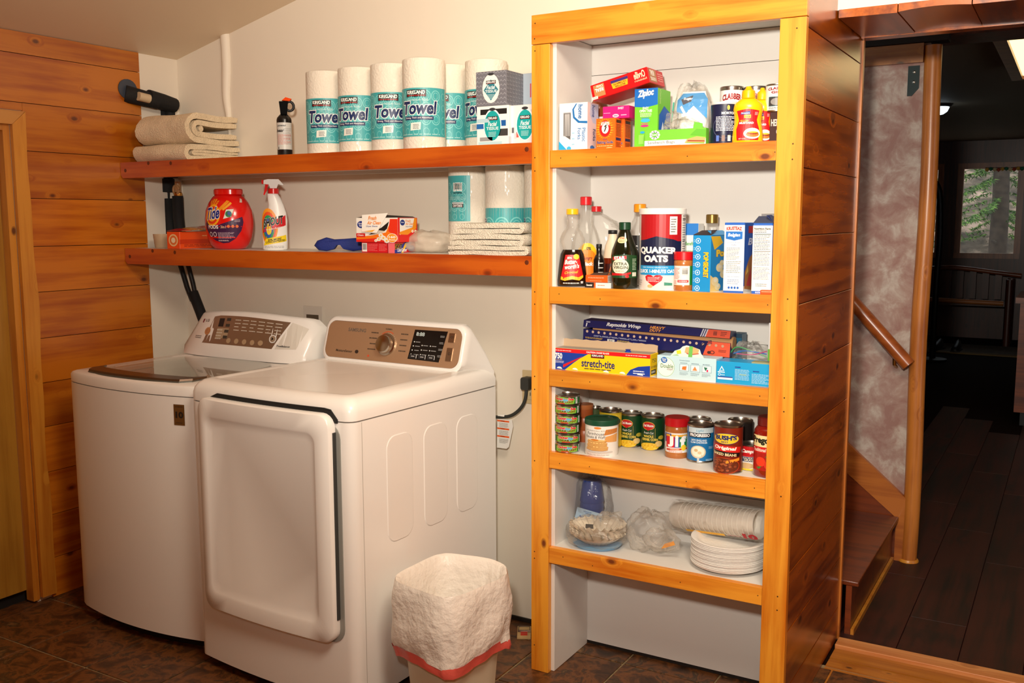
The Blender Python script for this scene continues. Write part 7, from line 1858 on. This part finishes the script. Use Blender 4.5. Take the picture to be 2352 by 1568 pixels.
D = Dec(); D.poly([(0.05, 0.55), (0.1, 0.8), (0.15, 0.58)], (220, 240, 250)).poly([(0.07, 0.58), (0.1, 0.72), (0.13, 0.6)], (20, 156, 214)).lines(0.03, 0.48, 0.17, 0.54, 1, (230, 246, 252), 0.8, 2).ring(0.06, 0.4, 0.025, 0.06, 0.35, (230, 246, 252)).lines(0.09, 0.36, 0.16, 0.42, 2, (230, 246, 252), 0.4, 3).rect(0.03, 0.18, 0.3, 0.32, (226, 240, 248)).rect(0.03, 0.27, 0.3, 0.32, (40, 60, 150)).lines(0.34, 0.75, 0.44, 0.82, 1, (30, 50, 150), 0.8, 4).lines(0.34, 0.2, 0.6, 0.7, 9, (206, 234, 248), 0.3, 5).lines(0.66, 0.62, 0.78, 0.68, 1, (30, 50, 150), 0.8, 6).lines(0.64, 0.1, 0.96, 0.55, 8, (206, 234, 248), 0.3, 7).lines(0.95, 0.8, 1.0, 0.85, 1, (30, 50, 150), 0.8, 8).lines(0.42, 0.44, 0.55, 0.47, 1, (240, 226, 80), 0.7, 9)
D.build(bb_.root, bb_.front)
obj('torn_edge', bbox((0.02, -bb_.d / 2 + 0.004, bb_.h), (bb_.w / 2, 0.0, bb_.h + 0.004)), mat((150, 150, 110), 0.6, name='box_edge'), bb_.root)
nb = carton('navy_carton', 'dark teal carton standing behind the blue bag box', 'box', 1684, 1699, 766, Z, 0.17, 0.05, (24, 90, 120), w=0.03)
Dec().rect(0.0, 0.9, 1.0, 1.0, (30, 60, 80)).lines(0.1, 0.2, 0.9, 0.8, 5, (60, 130, 160), 0.3, 2).build(nb.root, nb.front)
lbg = thing('loose_bags', 'clear bags with coloured zips poking up behind the blue box', 'bag', (colx(1725, 0.14, Z + 0.06), 0.145, Z))
film_bag('film', lbg, (0, 0, 0.055), (0.06, 0.035, 0.05), 9, FILM, 0.2)
for k, c in enumerate(((60, 160, 90), (60, 110, 190), (190, 70, 120))):
    bm = B(); tube(bm, spline([(-0.055 + 0.01 * k, -0.03, 0.075), (-0.03 + 0.02 * k, -0.03, 0.095 - 0.01 * k), (0.05, -0.02, 0.07 + 0.008 * k)], 4), 0.0016, 6); obj('zip_strip', bm, mat(c, 0.4, name='zip_%d' % k), lbg, 50)
rc = carton('white_carton', 'tall white and green carton against the right post, third shelf', 'box', 1764, 1790, 742, Z, 0.125, 0.08, (236, 232, 226), w=0.035)
Dec().rect(0, 0.3, 1, 0.55, (110, 180, 60)).rect(0.3, 0.6, 1, 0.8, (90, 60, 60)).build(rc.root, rc.front)

# ------------------------------------------------------------------ fourth shelf: cans and jars
Z = S4
x, y, r, _ = round_at(1274, 1331, 900, Z, None, 1041)
r *= 1.0
ht = (rowz(1016, x, y - r) - Z)
ht = (rowz(904, x, y) - Z) / 6.05
GRN = (26, 110, 40)
tn = thing('tuna_can', 'x', 'can', (x, y, Z), 0, 'stacked tuna cans')
obj('can', lathe(B(), [(r * 0.93, 0), (r * 0.98, 0.0015), (r * 0.99, 0.005), (r * 0.99, ht - 0.006), (r * 1.005, ht - 0.004), (r * 1.005, ht - 0.001), (r * 0.97, ht - 0.0002), (r * 0.95, ht - 0.004), (r * 0.3, ht - 0.004)], 36), STEEL, tn, 35)
bm = B(); lathe(bm, [(r * 0.997, 0.0045), (r * 0.997, ht - 0.0065)], 36, cap0=False, cap1=False); obj('paper_label', bm, mat(GRN, 0.35, name='tuna_green'), tn, 60)
D = Dec(); D.poly([(0.1, 0.2), (0.34, 0.12), (0.86, 0.14), (0.9, 0.6), (0.5, 0.85), (0.1, 0.7)], (120, 190, 60)).ell(0.52, 0.5, 0.16, 0.22, (90, 180, 210)).T('Chicken', 0.14, 0.5, 0.5, 0.8, (206, 30, 30), 0.06, 0.15, out=(246, 246, 236), ow=0.03).T('Sea', 0.66, 0.5, 0.86, 0.8, (206, 30, 30), 0.06, 0.15, out=(246, 246, 236), ow=0.03).T('of the', 0.52, 0.62, 0.64, 0.74, (206, 30, 30), 0.03).T('CHUNK LIGHT', 0.2, 0.24, 0.84, 0.44, (40, 40, 20), 0.05, out=(236, 206, 60), ow=0.04).rect(0.3, 0.13, 0.56, 0.22, (206, 30, 30)).rect(0.92, 0.15, 1.0, 0.85, (226, 230, 226)).lines(0.93, 0.2, 1.0, 0.8, 7, (60, 60, 60), 0.4, 3)
D.build(tn, rmap([(r * 0.9985, 0), (r * 0.9985, ht)], ht, 0, 2.5), cu=12)
tl = ['bottom tuna can of the stack by the left post', 'second tuna can from the bottom of the stack', 'third tuna can from the bottom of the stack', 'fourth tuna can from the bottom of the stack', 'fifth tuna can, next to the top of the stack', 'top tuna can of the stack with its lid showing']
for k in range(6):
    dx = (0, 0.001, -0.001, 0.0015, -0.0005, 0.0)[k]
    rot_ = phic(x, y) + (0.0, 0.05, -0.12, -0.1, -0.15, -0.35)[k]
    if k == 0: tn.rotation_euler = (0, 0, rot_); tn['label'] = tl[0]
    else: copy_thing(tn, (x + dx, y, Z + k * (ht + 0.0004)), tl[k], rot_)
# pancake mix
pm = tin('pancake_mix_can', 'white pancake mix canister with dark green lid', 'canister', 1343, 1420, 953, Z, None, 1050, (238, 234, 226), rim=False, lid=(14, 70, 46), span=2.5)
D = Dec(); D.T('STONEWALL KITCHEN', 0.08, 0.70, 0.75, 0.735, (120, 110, 100), 0.0, arch=-0.1).T('Farmhouse', 0.12, 0.60, 0.56, 0.68, (40, 40, 40), 0.0, 0.2).T('Pancake & Waffle', 0.06, 0.51, 0.62, 0.585, (60, 50, 40), 0.0, 0.2).poly([(0.55, 0.6), (0.94, 0.66), (0.96, 0.78), (0.6, 0.76)], (200, 126, 60)).poly([(0.55, 0.42), (0.93, 0.4), (0.95, 0.64), (0.6, 0.57)], (222, 160, 90)).ell(0.4, 0.8, 0.09, 0.03, (226, 130, 50))
for i in range(8): D.ell(0.36 + 0.012 * (i % 3), 0.2 + 0.035 * i, 0.30 - 0.008 * i, 0.035, (176, 116, 50), 20).ell(0.36 + 0.012 * (i % 3), 0.212 + 0.035 * i, 0.29 - 0.008 * i, 0.03, (236, 190, 116), 20)
D.ell(0.33, 0.47, 0.1, 0.025, (206, 120, 40)).ell(0.45, 0.14, 0.34, 0.03, (200, 196, 190)).lines(0.1, 0.04, 0.7, 0.08, 2, (150, 150, 150), 0.3, 3)
D.build(pm.root, pm.map, cu=14)
# items behind
x, y, r, h = round_at(1322, 1362, 924, Z, 0.20)
cp = thing('spread_jar', 'tall orange-brown plastic jar behind the tuna cans', 'jar', (x, y, Z))
obj('jar', lathe(B(), [(r * 0.95, 0), (r, 0.004), (r, h * 0.3), (r * 0.94, h * 0.32), (r, h * 0.34), (r, h * 0.64), (r * 0.94, h * 0.66), (r, h * 0.68), (r, h * 0.88)], 28), mat((170, 84, 40), 0.35, name='jar_brown'), cp, 40)
obj('lid', lathe(B(), [(r * 1.0, h * 0.88), (r * 1.03, h * 0.89), (r * 1.03, h), (r * 0.9, h)], 28), mat((190, 110, 60), 0.4, name='lid_tan'), cp, 40)
c1 = tin('vegetable_can', 'small green can at the very back of the fourth shelf', 'can', 1354, 1380, 931, Z, 0.235, None, (70, 84, 50), 'cans on the fourth shelf')
Dec().rect(0.2, 0.5, 0.8, 0.7, (150, 160, 110)).ell(0.5, 0.4, 0.25, 0.1, (110, 130, 60)).build(c1.root, c1.map, cu=8)
c2 = tin('vegetable_can', 'yellow labelled can behind the pancake mix', 'can', 1376, 1428, 935, Z, 0.17, None, (206, 176, 40), 'cans on the fourth shelf')
Dec().rect(0, 0.62, 1, 0.9, (226, 200, 60)).ell(0.85, 0.72, 0.1, 0.06, (60, 110, 60)).build(c2.root, c2.map, cu=8)
def corn(px0, px1, pyt, pyb, lab, face):
    c = tin('corn_can', lab, 'can', px0, px1, pyt, Z, None, pyb, (20, 66, 34), 'corn cans', face=face)
    D = Dec(); D.ell(0.36, 0.72, 0.24, 0.12, (240, 200, 60)).ell(0.36, 0.72, 0.225, 0.108, (206, 30, 34)).poly([(0.2, 0.66), (0.36, 0.58), (0.54, 0.66)], (206, 30, 34)).T('Del Monte', 0.17, 0.69, 0.56, 0.765, (248, 244, 236), 0.04, 0.1).rect(0.14, 0.34, 0.62, 0.348, (200, 180, 90)).rect(0.61, 0.34, 0.62, 0.66, (200, 180, 90)).T('Fresh Cut', 0.2, 0.485, 0.56, 0.55, (240, 240, 230), 0.01, 0.25).T('WHOLE', 0.18, 0.38, 0.56, 0.45, (250, 220, 90), 0.03).T('KERNEL CORN', 0.12, 0.285, 0.72, 0.36, (250, 220, 90), 0.03).ell(0.4, 0.12, 0.36, 0.11, (236, 190, 40)).ell(0.76, 0.2, 0.15, 0.09, (226, 180, 110)).ell(0.76, 0.2, 0.13, 0.075, (240, 206, 130)).ell(0.85, 0.38, 0.12, 0.06, (200, 180, 60))
    rr = random.Random(3)
    for i in range(26): D.ell(0.12 + rr.random() * 0.54, 0.05 + rr.random() * 0.14, 0.035, 0.022, rr.choice(((250, 216, 80), (226, 170, 30), (244, 200, 60))), 8); D.k -= 1
    D.build(c.root, c.map, cu=14)
corn(1423, 1475, 942, 1028, 'left one of the two green corn cans', -0.1)
corn(1471, 1525, 947, 1035, 'right one of the two green corn cans', -0.05)
pbjar(1526, 1582, 952, Z, None, 1054, 'peanut butter jar with red lid facing front on the fourth shelf', 1)
cb_ = tin('vegetable_can', 'can hidden behind the soup can, only its rim showing', 'can', 1578, 1632, 955, Z, 0.22, None, (60, 50, 40), 'cans on the fourth shelf')
pg = tin('soup_can', 'blue clam chowder soup can', 'can', 1577, 1640, 966, Z, None, 1064, (24, 110, 170), 'soup cans')
D = Dec(); D.rect(-0.1, 0.80, 1.1, 0.94, (206, 224, 232)).T('Light', 0.36, 0.82, 0.58, 0.9, (110, 170, 200), 0.01, 0.25).rect(0.1, 0.68, 0.82, 0.80, (14, 22, 40)).T('PROGRESSO', 0.14, 0.70, 0.78, 0.785, (246, 246, 246), 0.05).T('NEW ENGLAND', 0.2, 0.585, 0.68, 0.635, (226, 240, 246), 0.02).T('CLAM CHOWDER', 0.17, 0.525, 0.7, 0.575, (226, 240, 246), 0.02).ell(0.42, 0.3, 0.24, 0.17, (206, 190, 160)).ell(0.42, 0.31, 0.2, 0.14, (240, 230, 208)).ell(0.36, 0.34, 0.06, 0.04, (206, 176, 130)).ell(0.47, 0.28, 0.06, 0.04, (214, 190, 150)).poly([(0.4, 0.02), (0.47, 0.02), (0.46, 0.16), (0.4, 0.16)], (190, 196, 200)).lines(0.66, 0.06, 0.9, 0.12, 2, (206, 230, 240), 0.4, 4).lines(0.75, 0.38, 0.92, 0.45, 3, (206, 230, 240), 0.3, 5)
D.build(pg.root, pg.map, cu=14)
dk = tin('vegetable_can', 'dark can behind the baked beans', 'can', 1671, 1728, 958, Z, 0.19, None, (36, 28, 26), 'cans on the fourth shelf')
bs_ = tin('bean_can', 'tall brown and red baked beans can near the right end', 'can', 1638, 1704, 966, Z, None, 1089, (120, 34, 16), span=2.5)
D = Dec(); D.ell(0.42, 0.73, 0.4, 0.115, (30, 50, 110)).ell(0.42, 0.73, 0.385, 0.105, (236, 196, 40)).T("BUSH'S", 0.1, 0.70, 0.74, 0.80, (24, 40, 100), 0.06).T('BEST', 0.3, 0.645, 0.5, 0.68, (24, 40, 100), 0.02).poly([(-0.1, 0.49), (0.86, 0.44), (0.9, 0.56), (-0.1, 0.62)], (206, 34, 24)).T('Original', 0.06, 0.5, 0.72, 0.59, (250, 246, 236), 0.04, 0.2, skew=-0.03).poly([(-0.1, 0.49), (0.86, 0.44), (0.84, 0.36), (-0.1, 0.41)], (20, 16, 14)).T('BAKED BEANS', 0.04, 0.395, 0.74, 0.45, (240, 220, 170), 0.03, skew=-0.03)
D.ell(0.36, 0.17, 0.5, 0.17, (176, 60, 20)).ell(0.36, 0.17, 0.47, 0.155, (96, 40, 18))
for i in range(44): D.ell(0.02 + rnd.random() * 0.7, 0.06 + rnd.random() * 0.23, 0.045, 0.022, rnd.choice(((140, 66, 34), (110, 46, 22), (160, 84, 46))), 9); D.k -= 1
D.k += 1
D.poly([(0.44, 0.22), (0.84, 0.28), (0.84, 0.34), (0.44, 0.28)], (240, 150, 40))
D.build(bs_.root, bs_.map, cu=14)
ca = tin('soup_can', 'red and white condensed soup can beside the sauce jar', 'can', 1697, 1752, 1012, Z, None, 1082, (236, 232, 224), 'soup cans')
D = Dec(); D.rect(-0.1, 0.55, 1.1, 0.95, (190, 20, 26)).T("Campbell's", 0.14, 0.66, 0.9, 0.84, (248, 244, 236), 0.04, 0.25).rect(-0.1, 0.36, 1.1, 0.54, (40, 50, 100)).T('SAUSAGE', 0.2, 0.46, 0.7, 0.52, (236, 226, 190), 0.02).T('GRAVY', 0.24, 0.38, 0.66, 0.45, (236, 226, 190), 0.03).ell(0.35, 0.2, 0.24, 0.12, (206, 170, 120)).rect(-0.1, 0.02, 1.1, 0.09, (236, 200, 50))
D.build(ca.root, ca.map, cu=12)
x, y, r, h = round_at(1729, 1800, 950, Z, None, 1099)
pj = thing('sauce_jar', 'red tomato sauce jar against the right post', 'jar', (x, y, Z), phic(x, y))
obj('jar', lathe(B(), [(r * 0.92, 0), (r, 0.006), (r, h * 0.7), (r * 0.95, h * 0.78), (r * 0.72, h * 0.86)], 32), mat((130, 22, 12), 0.1, coat=0.6, name='tomato_glass'), pj, 60)
obj('lid', lathe(B(), [(r * 0.74, h * 0.85), (r * 0.78, h * 0.86), (r * 0.78, h * 0.98), (r * 0.7, h)], 28), mat((110, 24, 16), 0.35, name='lid_dark_red'), pj, 40)
D = Dec(); D.rect(0.0, 0.52, 1.0, 0.71, (236, 220, 160)).T('Prego', 0.0, 0.55, 0.5, 0.69, (24, 30, 20), 0.05).rect(0.0, 0.42, 1.0, 0.52, (206, 30, 26)).T('Traditional', 0.02, 0.44, 0.42, 0.5, (246, 236, 220), 0.02, 0.2).rect(0, 0.12, 1, 0.42, (170, 26, 16)).ell(0.28, 0.27, 0.14, 0.08, (226, 60, 30)).ell(0.5, 0.22, 0.12, 0.07, (220, 50, 30)).poly([(0.16, 0.17), (0.32, 0.2), (0.24, 0.14)], (60, 130, 50)).poly([(0.4, 0.36), (0.52, 0.4), (0.5, 0.32)], (50, 120, 50))
D.build(pj, rmap([(r * 1.002, 0), (r * 1.002, h)], h, 0.0, 2.5), cu=12)

# ------------------------------------------------------------------ fifth shelf: cups, filters, plates
Z = S5
x = colx(1358, 0.20, Z + 0.1)
bc_ = thing('plastic_cups', 'sleeve of dark blue plastic cups in a clear bag', 'cups', (x, 0.205, Z))
zt = rowz(1096, x, 0.2) - Z
CUPB = mat((24, 60, 140), 0.3, name='cup_blue')
for k in range(6):
    z0_ = 0.004 + k * (zt - 0.075) / 5.5
    obj('cup', lathe(B(), [(0.040, z0_), (0.041, z0_ + 0.003), (0.038, z0_ + 0.02), (0.031, z0_ + 0.072), (0.03, z0_ + 0.074)], 24), CUPB, bc_, 40)
film_bag('sleeve', bc_, (0, 0, zt * 0.52), (0.066, 0.05, zt * 0.5), 11, FILM, 0.1)
bm = B(); loops(bm, [[(-0.045, -0.052, 0.03), (0.055, -0.056, 0.024), (0.062, -0.05, 0.085), (-0.03, -0.048, 0.095)], [(-0.045, -0.051, 0.03), (0.055, -0.055, 0.024), (0.062, -0.049, 0.085), (-0.03, -0.047, 0.095)]])
lbl_ = obj('card_label', bm, mat((176, 200, 220), 0.4, name='pale_card'), bc_)
Dec().poly([(0.12, 0.1), (0.42, 0.05), (0.45, 0.62), (0.16, 0.66)], (20, 60, 150)).lines(0.25, 0.76, 0.55, 0.9, 2, (60, 90, 150), 0.4, 3).ell(0.62, 0.72, 0.05, 0.09, (60, 80, 130)).poly([(0.7, 0.4), (0.9, 0.36), (0.88, 0.55), (0.72, 0.56)], (90, 110, 150)).lines(0.74, 0.68, 0.94, 0.8, 2, (60, 80, 130), 0.4, 4).build(lbl_, lambda u, v, h: (-0.045 + 0.1 * u + 0.015 * v, -0.0525 - h - 0.003 * u + 0.005 * v, 0.03 + 0.065 * v - 0.006 * u), 'card_print')
# coffee filters
g = onz(1358, 1262, Z)
cf = thing('coffee_filters', 'stack of white ruffled coffee filters in a clear bag', 'coffee filters', (g.x, 0.095, Z), 0.3)
def ruf(rb, zb_, rt, zt_, amp):
    pass
for k in range(9):
    bm = B(); R = []
    for rr, zz, am in ((0.034, 0.012 + 0.003 * k, 0.0), (0.045, 0.013 + 0.003 * k, 0.02), (0.07, 0.03 + 0.004 * k, 0.05), (0.086, 0.04 + 0.0045 * k, 0.075)):
        R.append([((rr * (1 + am * math.sin(j * 3.1416 * 2 * 22 / 132 + k))) * math.sin(2 * math.pi * j / 132), -(rr * 0.85 * (1 + am * math.sin(j * 3.1416 * 2 * 22 / 132 + k))) * math.cos(2 * math.pi * j / 132), zz + 0.06 * am * math.sin(j * 2 * math.pi * 22 / 132)) for j in range(132)])
    loops(bm, R, True, False, False)
    obj('filter', bm, mat((236, 222, 200), 0.8, name='filter_paper'), cf, 60)
obj('inner_paper', lathe(B(), [(0.03, 0.0005), (0.07, 0.001), (0.08, 0.012), (0.05, 0.0115)], 32, sy=0.85), mat((120, 170, 210), 0.4, name='blue_wrap'), cf, 40)
obj('brand_tag', bbox((-0.035, -0.03, 0.064), (-0.01, -0.028, 0.078)), mat((20, 20, 22), 0.4, name='tag_black'), cf)
film_bag('bag', cf, (0, 0, 0.045), (0.098, 0.083, 0.046), 13, FILM, 0.09, 30, 18)
film_bag('bag_neck', cf, (0.045, -0.03, 0.085), (0.045, 0.03, 0.034), 15, FILM, 0.25, 20, 12, flat=False)
# plates
g = onz(1680, 1327, Z)
PLT = mat((238, 234, 228), 0.6, bump=0.15, bscale=80, name='plate_paper')
RP = 0.112
px_, py_ = colx(1672, 0.125, Z + 0.04), 0.128
np_ = 17
pl0 = None
zt = rowz(1243, px_, py_ - 0.05) - Z
stp = (zt - 0.018) / (np_ - 1)
for k in range(np_):
    lab = 'white paper plate in the stack on the bottom shelf' if k < np_ - 1 else 'top white paper plate of the stack, under the cup bag'
    if k == 0: lab = 'lowest white paper plate of the stack, resting on the shelf board'
    loc = (px_ + random.uniform(-0.0012, 0.0012), py_ + random.uniform(-0.0012, 0.0012), Z + 0.0006 + k * stp)
    if pl0 is None:
        pl0 = tag(obj('paper_plate', lathe(B(), [(0.02, 0.0), (RP * 0.68, 0.0), (RP * 0.76, 0.004), (RP * 0.84, 0.014), (RP * 0.97, 0.0175), (RP, 0.0165), (RP * 0.995, 0.014), (RP * 0.97, 0.0155), (RP * 0.85, 0.012), (RP * 0.78, 0.0025), (RP * 0.7, -0.0)], 44, cap0=True, cap1=False), PLT, None, 50), lab, 'plate', 'stacked paper plates')
        pl0.location = loc
    else:
        c = pl0.copy(); COL.objects.link(c); c.location = loc; c.rotation_euler = (0, 0, k * 0.7); c['label'] = lab
# foam cups in a long bag, lying on the plates
eL = Vector(pp(1550, 1181, 0.20)); eR = Vector(pp(1762, 1206, 0.115))
cl = (eR - eL).length
dv = (eR - eL).normalized()
fc = thing('foam_cups', 'long sleeve of white foam cups lying in a clear bag across the plates', 'cups', tuple((eL + eR) / 2), 0, None, rot=(0, -math.asin(dv.z), math.atan2(dv.y, dv.x)))
nC = 16
for k in range(nC):
    t = k / nC
    xx = -cl / 2 + 0.004 + (cl - 0.05) * t
    obj('cup', lathe(B(), [(0.036, 0.0), (0.038, 0.004), (0.0425, 0.036), (0.044, 0.04), (0.0415, 0.041), (0.034, 0.006)], 28), mat((240, 232, 220), 0.7, name='foam_white'), fc, 40, loc=(xx, 0, 0)).rotation_euler = (0, math.pi / 2, 0)
bm = B(); R = []
for i in range(15):
    t = i / 14
    R.append([(-cl / 2 - 0.004 + (cl + 0.004) * t, (0.048 + 0.002 * math.sin(i * 2 + j)) * math.cos(2 * math.pi * j / 28), (0.048 + 0.0018 * math.sin(i * 3 + j * 2)) * math.sin(2 * math.pi * j / 28)) for j in range(28)])
loops(bm, R, True, False, True)
obj('sleeve', bm, FILM, fc, 60)
D = Dec(); D.rect(0.2, 0.0, 0.62, 0.2, (246, 186, 30)).T('10', 0.82, 0.02, 0.97, 0.4, (190, 20, 40), 0.06).lines(0.25, 0.06, 0.55, 0.12, 1, (226, 140, 40), 0.6, 3).lines(0.66, 0.1, 0.8, 0.2, 2, (206, 120, 130), 0.4, 3)
D.build(fc, lambda u, v, h: (-cl / 2 + cl * u, -(0.0495 + h) * math.cos(-0.9 + 1.2 * v), (0.0495 + h) * math.sin(-0.9 + 1.2 * v)), cv=8)
fmi = Matrix.LocRotScale(fc.location, fc.rotation_euler, None).inverted()
fgl = Vector((colx(1490, 0.13, Z + 0.07), 0.135, Z))
def bag_part(o):
    o.parent = fc; o.matrix_parent_inverse = fmi; o.location = fgl
bag_part(film_bag('bag_end', None, (0, 0, 0.066), (0.066, 0.06, 0.062), 21, FILM, 0.17, 34, 20))
bag_part(film_bag('bag_end', None, (0.055, -0.03, 0.052), (0.055, 0.03, 0.032), 23, FILM, 0.18, 26, 14))
bm = B(); loops(bm, [[(0.065, -0.062, 0.035), (0.105, -0.05, 0.05), (0.1, -0.05, 0.062), (0.075, -0.06, 0.052)], [(0.065, -0.061, 0.035), (0.105, -0.049, 0.05), (0.1, -0.049, 0.062), (0.075, -0.059, 0.052)]]); bag_part(obj('bag_print', bm, mat((236, 160, 60), 0.3, alpha=0.7, name='orange_film'), None))
# ------------------------------------------------------------------ print and controls on the machines
G = (110, 100, 92)
D = Dec()
D.poly([(0.19, 0.14), (0.77, 0.13), (0.86, 0.90), (0.3, 0.93), (0.245, 0.90)], mat((150, 126, 104), 0.3, 0.6, name='panel_bronze'))
D.poly([(0.79, 0.13), (0.93, 0.16), (0.965, 0.78), (0.87, 0.90)], (214, 208, 198))
D.ell(0.135, 0.78, 0.018, 0.06, (130, 40, 50)).T('LG', 0.16, 0.75, 0.2, 0.83, G, 0.05)
D.rect(0.3, 0.62, 0.345, 0.85, (20, 22, 24)).rect(0.3, 0.3, 0.4, 0.58, (170, 146, 118))
for i in range(4): D.rect(0.365, 0.78 - 0.16 * i, 0.4, 0.86 - 0.16 * i, (60, 56, 50)).lines(0.3, 0.5 - 0.08 * i, 0.35, 0.56 - 0.08 * i, 1, (210, 200, 186), 0.5, i)
for i in range(6):
    D.lines(0.44 + 0.065 * i, 0.5, 0.49 + 0.065 * i, 0.86, 4, (222, 212, 198), 0.22, i)
for i in range(4): D.ell(0.42 + 0.055 * i + 0.01 * i, 0.25, 0.018, 0.07, (176, 148, 116))
D.ell(0.68, 0.26, 0.02, 0.07, (176, 148, 116)).ell(0.765, 0.4, 0.026, 0.11, (226, 224, 220)).ell(0.765, 0.4, 0.02, 0.085, (150, 128, 106)).poly([(0.757, 0.35), (0.757, 0.45), (0.772, 0.4)], (20, 20, 20)).ell(0.215, 0.48, 0.028, 0.11, (196, 140, 90)).ell(0.215, 0.48, 0.02, 0.08, (180, 120, 80))
D.T('TrueBalance', 0.8, 0.2, 0.89, 0.25, (40, 40, 44), 0.02, 0.2).lines(0.1, 0.25, 0.17, 0.35, 2, G, 0.4, 3)
D.build(wa, wmap, 'control_panel', cu=30)
bg_ = obj('energy_badge', bbox((-0.021, -0.0012, -0.035), (0.021, 0, 0.035)), mat((120, 84, 40), 0.35, 0.6, name='badge_bronze'), wa)
tX = colx(412, -0.475, 0.82) - WX
bg_.location = (tX, -0.325 - 0.045 * (1 - (tX / WH) ** 2) - 0.0005, rowz(952, WX + tX, -0.47))
bg_.rotation_euler = (0, 0, math.atan(0.09 * tX / WH ** 2))
Dec().T('10', 0.16, 0.34, 0.9, 0.66, (20, 14, 10), 0.05).T('DD MOTOR', 0.14, 0.86, 0.86, 0.92, (40, 26, 14), 0.02).lines(0.2, 0.08, 0.8, 0.16, 1, (60, 40, 20), 0.5, 3).build(bg_, lambda u, v, h: (-0.021 + 0.042 * u, -0.0012 - h, -0.035 + 0.07 * v))
# dryer panel
DK = (70, 56, 46)
D = Dec()
D.T('SAMSUNG', 0.16, 0.74, 0.3, 0.84, (110, 96, 84), 0.03).build(dr, pmap, 'brand_print')
D = Dec(); D.T('MoistureSensor', 0.09, 0.16, 0.22, 0.23, (50, 40, 34), 0.02).ell(0.255, 0.2, 0.014, 0.05, (50, 40, 34)).build(dr, pmap, 'sensor_print')
D = Dec()
for i in range(4): D.lines(0.335 + (i % 2) * 0.01, 0.28 + 0.15 * i, 0.4, 0.33 + 0.15 * i, 1, DK, 0.6, i).lines(0.57, 0.3 + 0.15 * i, 0.625, 0.35 + 0.15 * i, 1, DK, 0.6, i + 9)
D.ring(0.475, 0.46, 0.075, 0.36, 0.06, (206, 90, 50), 16, 60, 130).T('NORMAL', 0.45, 0.86, 0.5, 0.9, DK, 0.02).ell(0.35, 0.12, 0.008, 0.03, (206, 80, 50))
for i in range(10):
    a = math.radians(-10 + 11 * i); D.poly([(0.475 + 0.06 * math.cos(a), 0.46 + 0.28 * math.sin(a)), (0.475 + 0.06 * math.cos(a + 0.03), 0.46 + 0.28 * math.sin(a + 0.03)), (0.475 + 0.068 * math.cos(a + 0.03), 0.46 + 0.32 * math.sin(a + 0.03)), (0.475 + 0.068 * math.cos(a), 0.46 + 0.32 * math.sin(a))], (226, 220, 210)); D.k -= 1
D.k += 1
D.build(dr, pmap, 'dial_print')
D = Dec()
D.poly([(0.645, 0.14), (0.87, 0.12), (0.9, 0.93), (0.665, 0.92)], mat((14, 14, 15), 0.15, name='display_black'))
D.T('8:88', 0.68, 0.76, 0.74, 0.86, (190, 206, 206), 0.02)
for i in range(4): D.ell(0.675 - 0.003 * i, 0.6 - 0.11 * i, 0.004, 0.016, (226, 230, 226), 8).lines(0.685, 0.58 - 0.11 * i, 0.72, 0.62 - 0.11 * i, 1, (170, 170, 170), 0.4, i)
for j in range(2):
    for i in range(3): D.ell(0.735 + 0.06 * j, 0.52 - 0.12 * i, 0.004, 0.016, (226, 230, 226), 8).lines(0.745 + 0.06 * j, 0.5 - 0.12 * i, 0.78 + 0.06 * j, 0.54 - 0.12 * i, 1, (170, 170, 170), 0.4, i)
for j in range(3): D.rect(0.655 + 0.065 * j, 0.17, 0.705 + 0.065 * j, 0.27, (40, 40, 42)).lines(0.67 + 0.065 * j, 0.2, 0.695 + 0.065 * j, 0.24, 1, (190, 190, 190), 0.5, j).rect(0.705 + 0.065 * j, 0.17, 0.709 + 0.065 * j, 0.27, (206, 206, 206))
for i in range(4): D.lines(0.855, 0.25 + 0.17 * i, 0.885, 0.31 + 0.17 * i, 2, (170, 170, 170), 0.35, i)
D.build(dr, pmap, 'display_screen')
for v0, v1, nm in ((0.66, 0.9, 'power_button'), (0.18, 0.52, 'start_button')):
    a = rrect(0.915, v0, 0.955, v1, 0.008, 3)
    bm = B(); loops(bm, [[tuple(pmap(u, v, 0.0002)) for u, v in a], [tuple(pmap(u, v, 0.003)) for u, v in a]])
    bo = obj(nm, bm, mat((186, 172, 156), 0.2, 1.0, name='button_chrome'), dr, 30)
    D = Dec(); D.ring(0.935, (v0 + v1) / 2 + 0.02, 0.008, 0.035, 0.3, (60, 50, 44)); D.build(bo, lambda u, v, h: tuple(pmap(u, v, 0.0032 + h)), 'button_mark')
# warning tag print
D = Dec()
for v in (0.9, 0.55, 0.2): D.rect(0, v, 1, v + 0.07, (232, 90, 20)).T('! WARNING', 0.25, v + 0.015, 0.62, v + 0.055, (30, 14, 10), 0.03)
for v in (0.64, 0.29, -0.08): D.lines(0.18, v, 0.95, v + 0.22, 6, (150, 146, 140), 0.4, int(v * 10) + 3)
D.build(tago, lambda u, v, h: (-0.116 + 0.05 * u, -0.0122 - h, -0.205 + 0.08 * v))
bpy.data.objects.remove(_to)
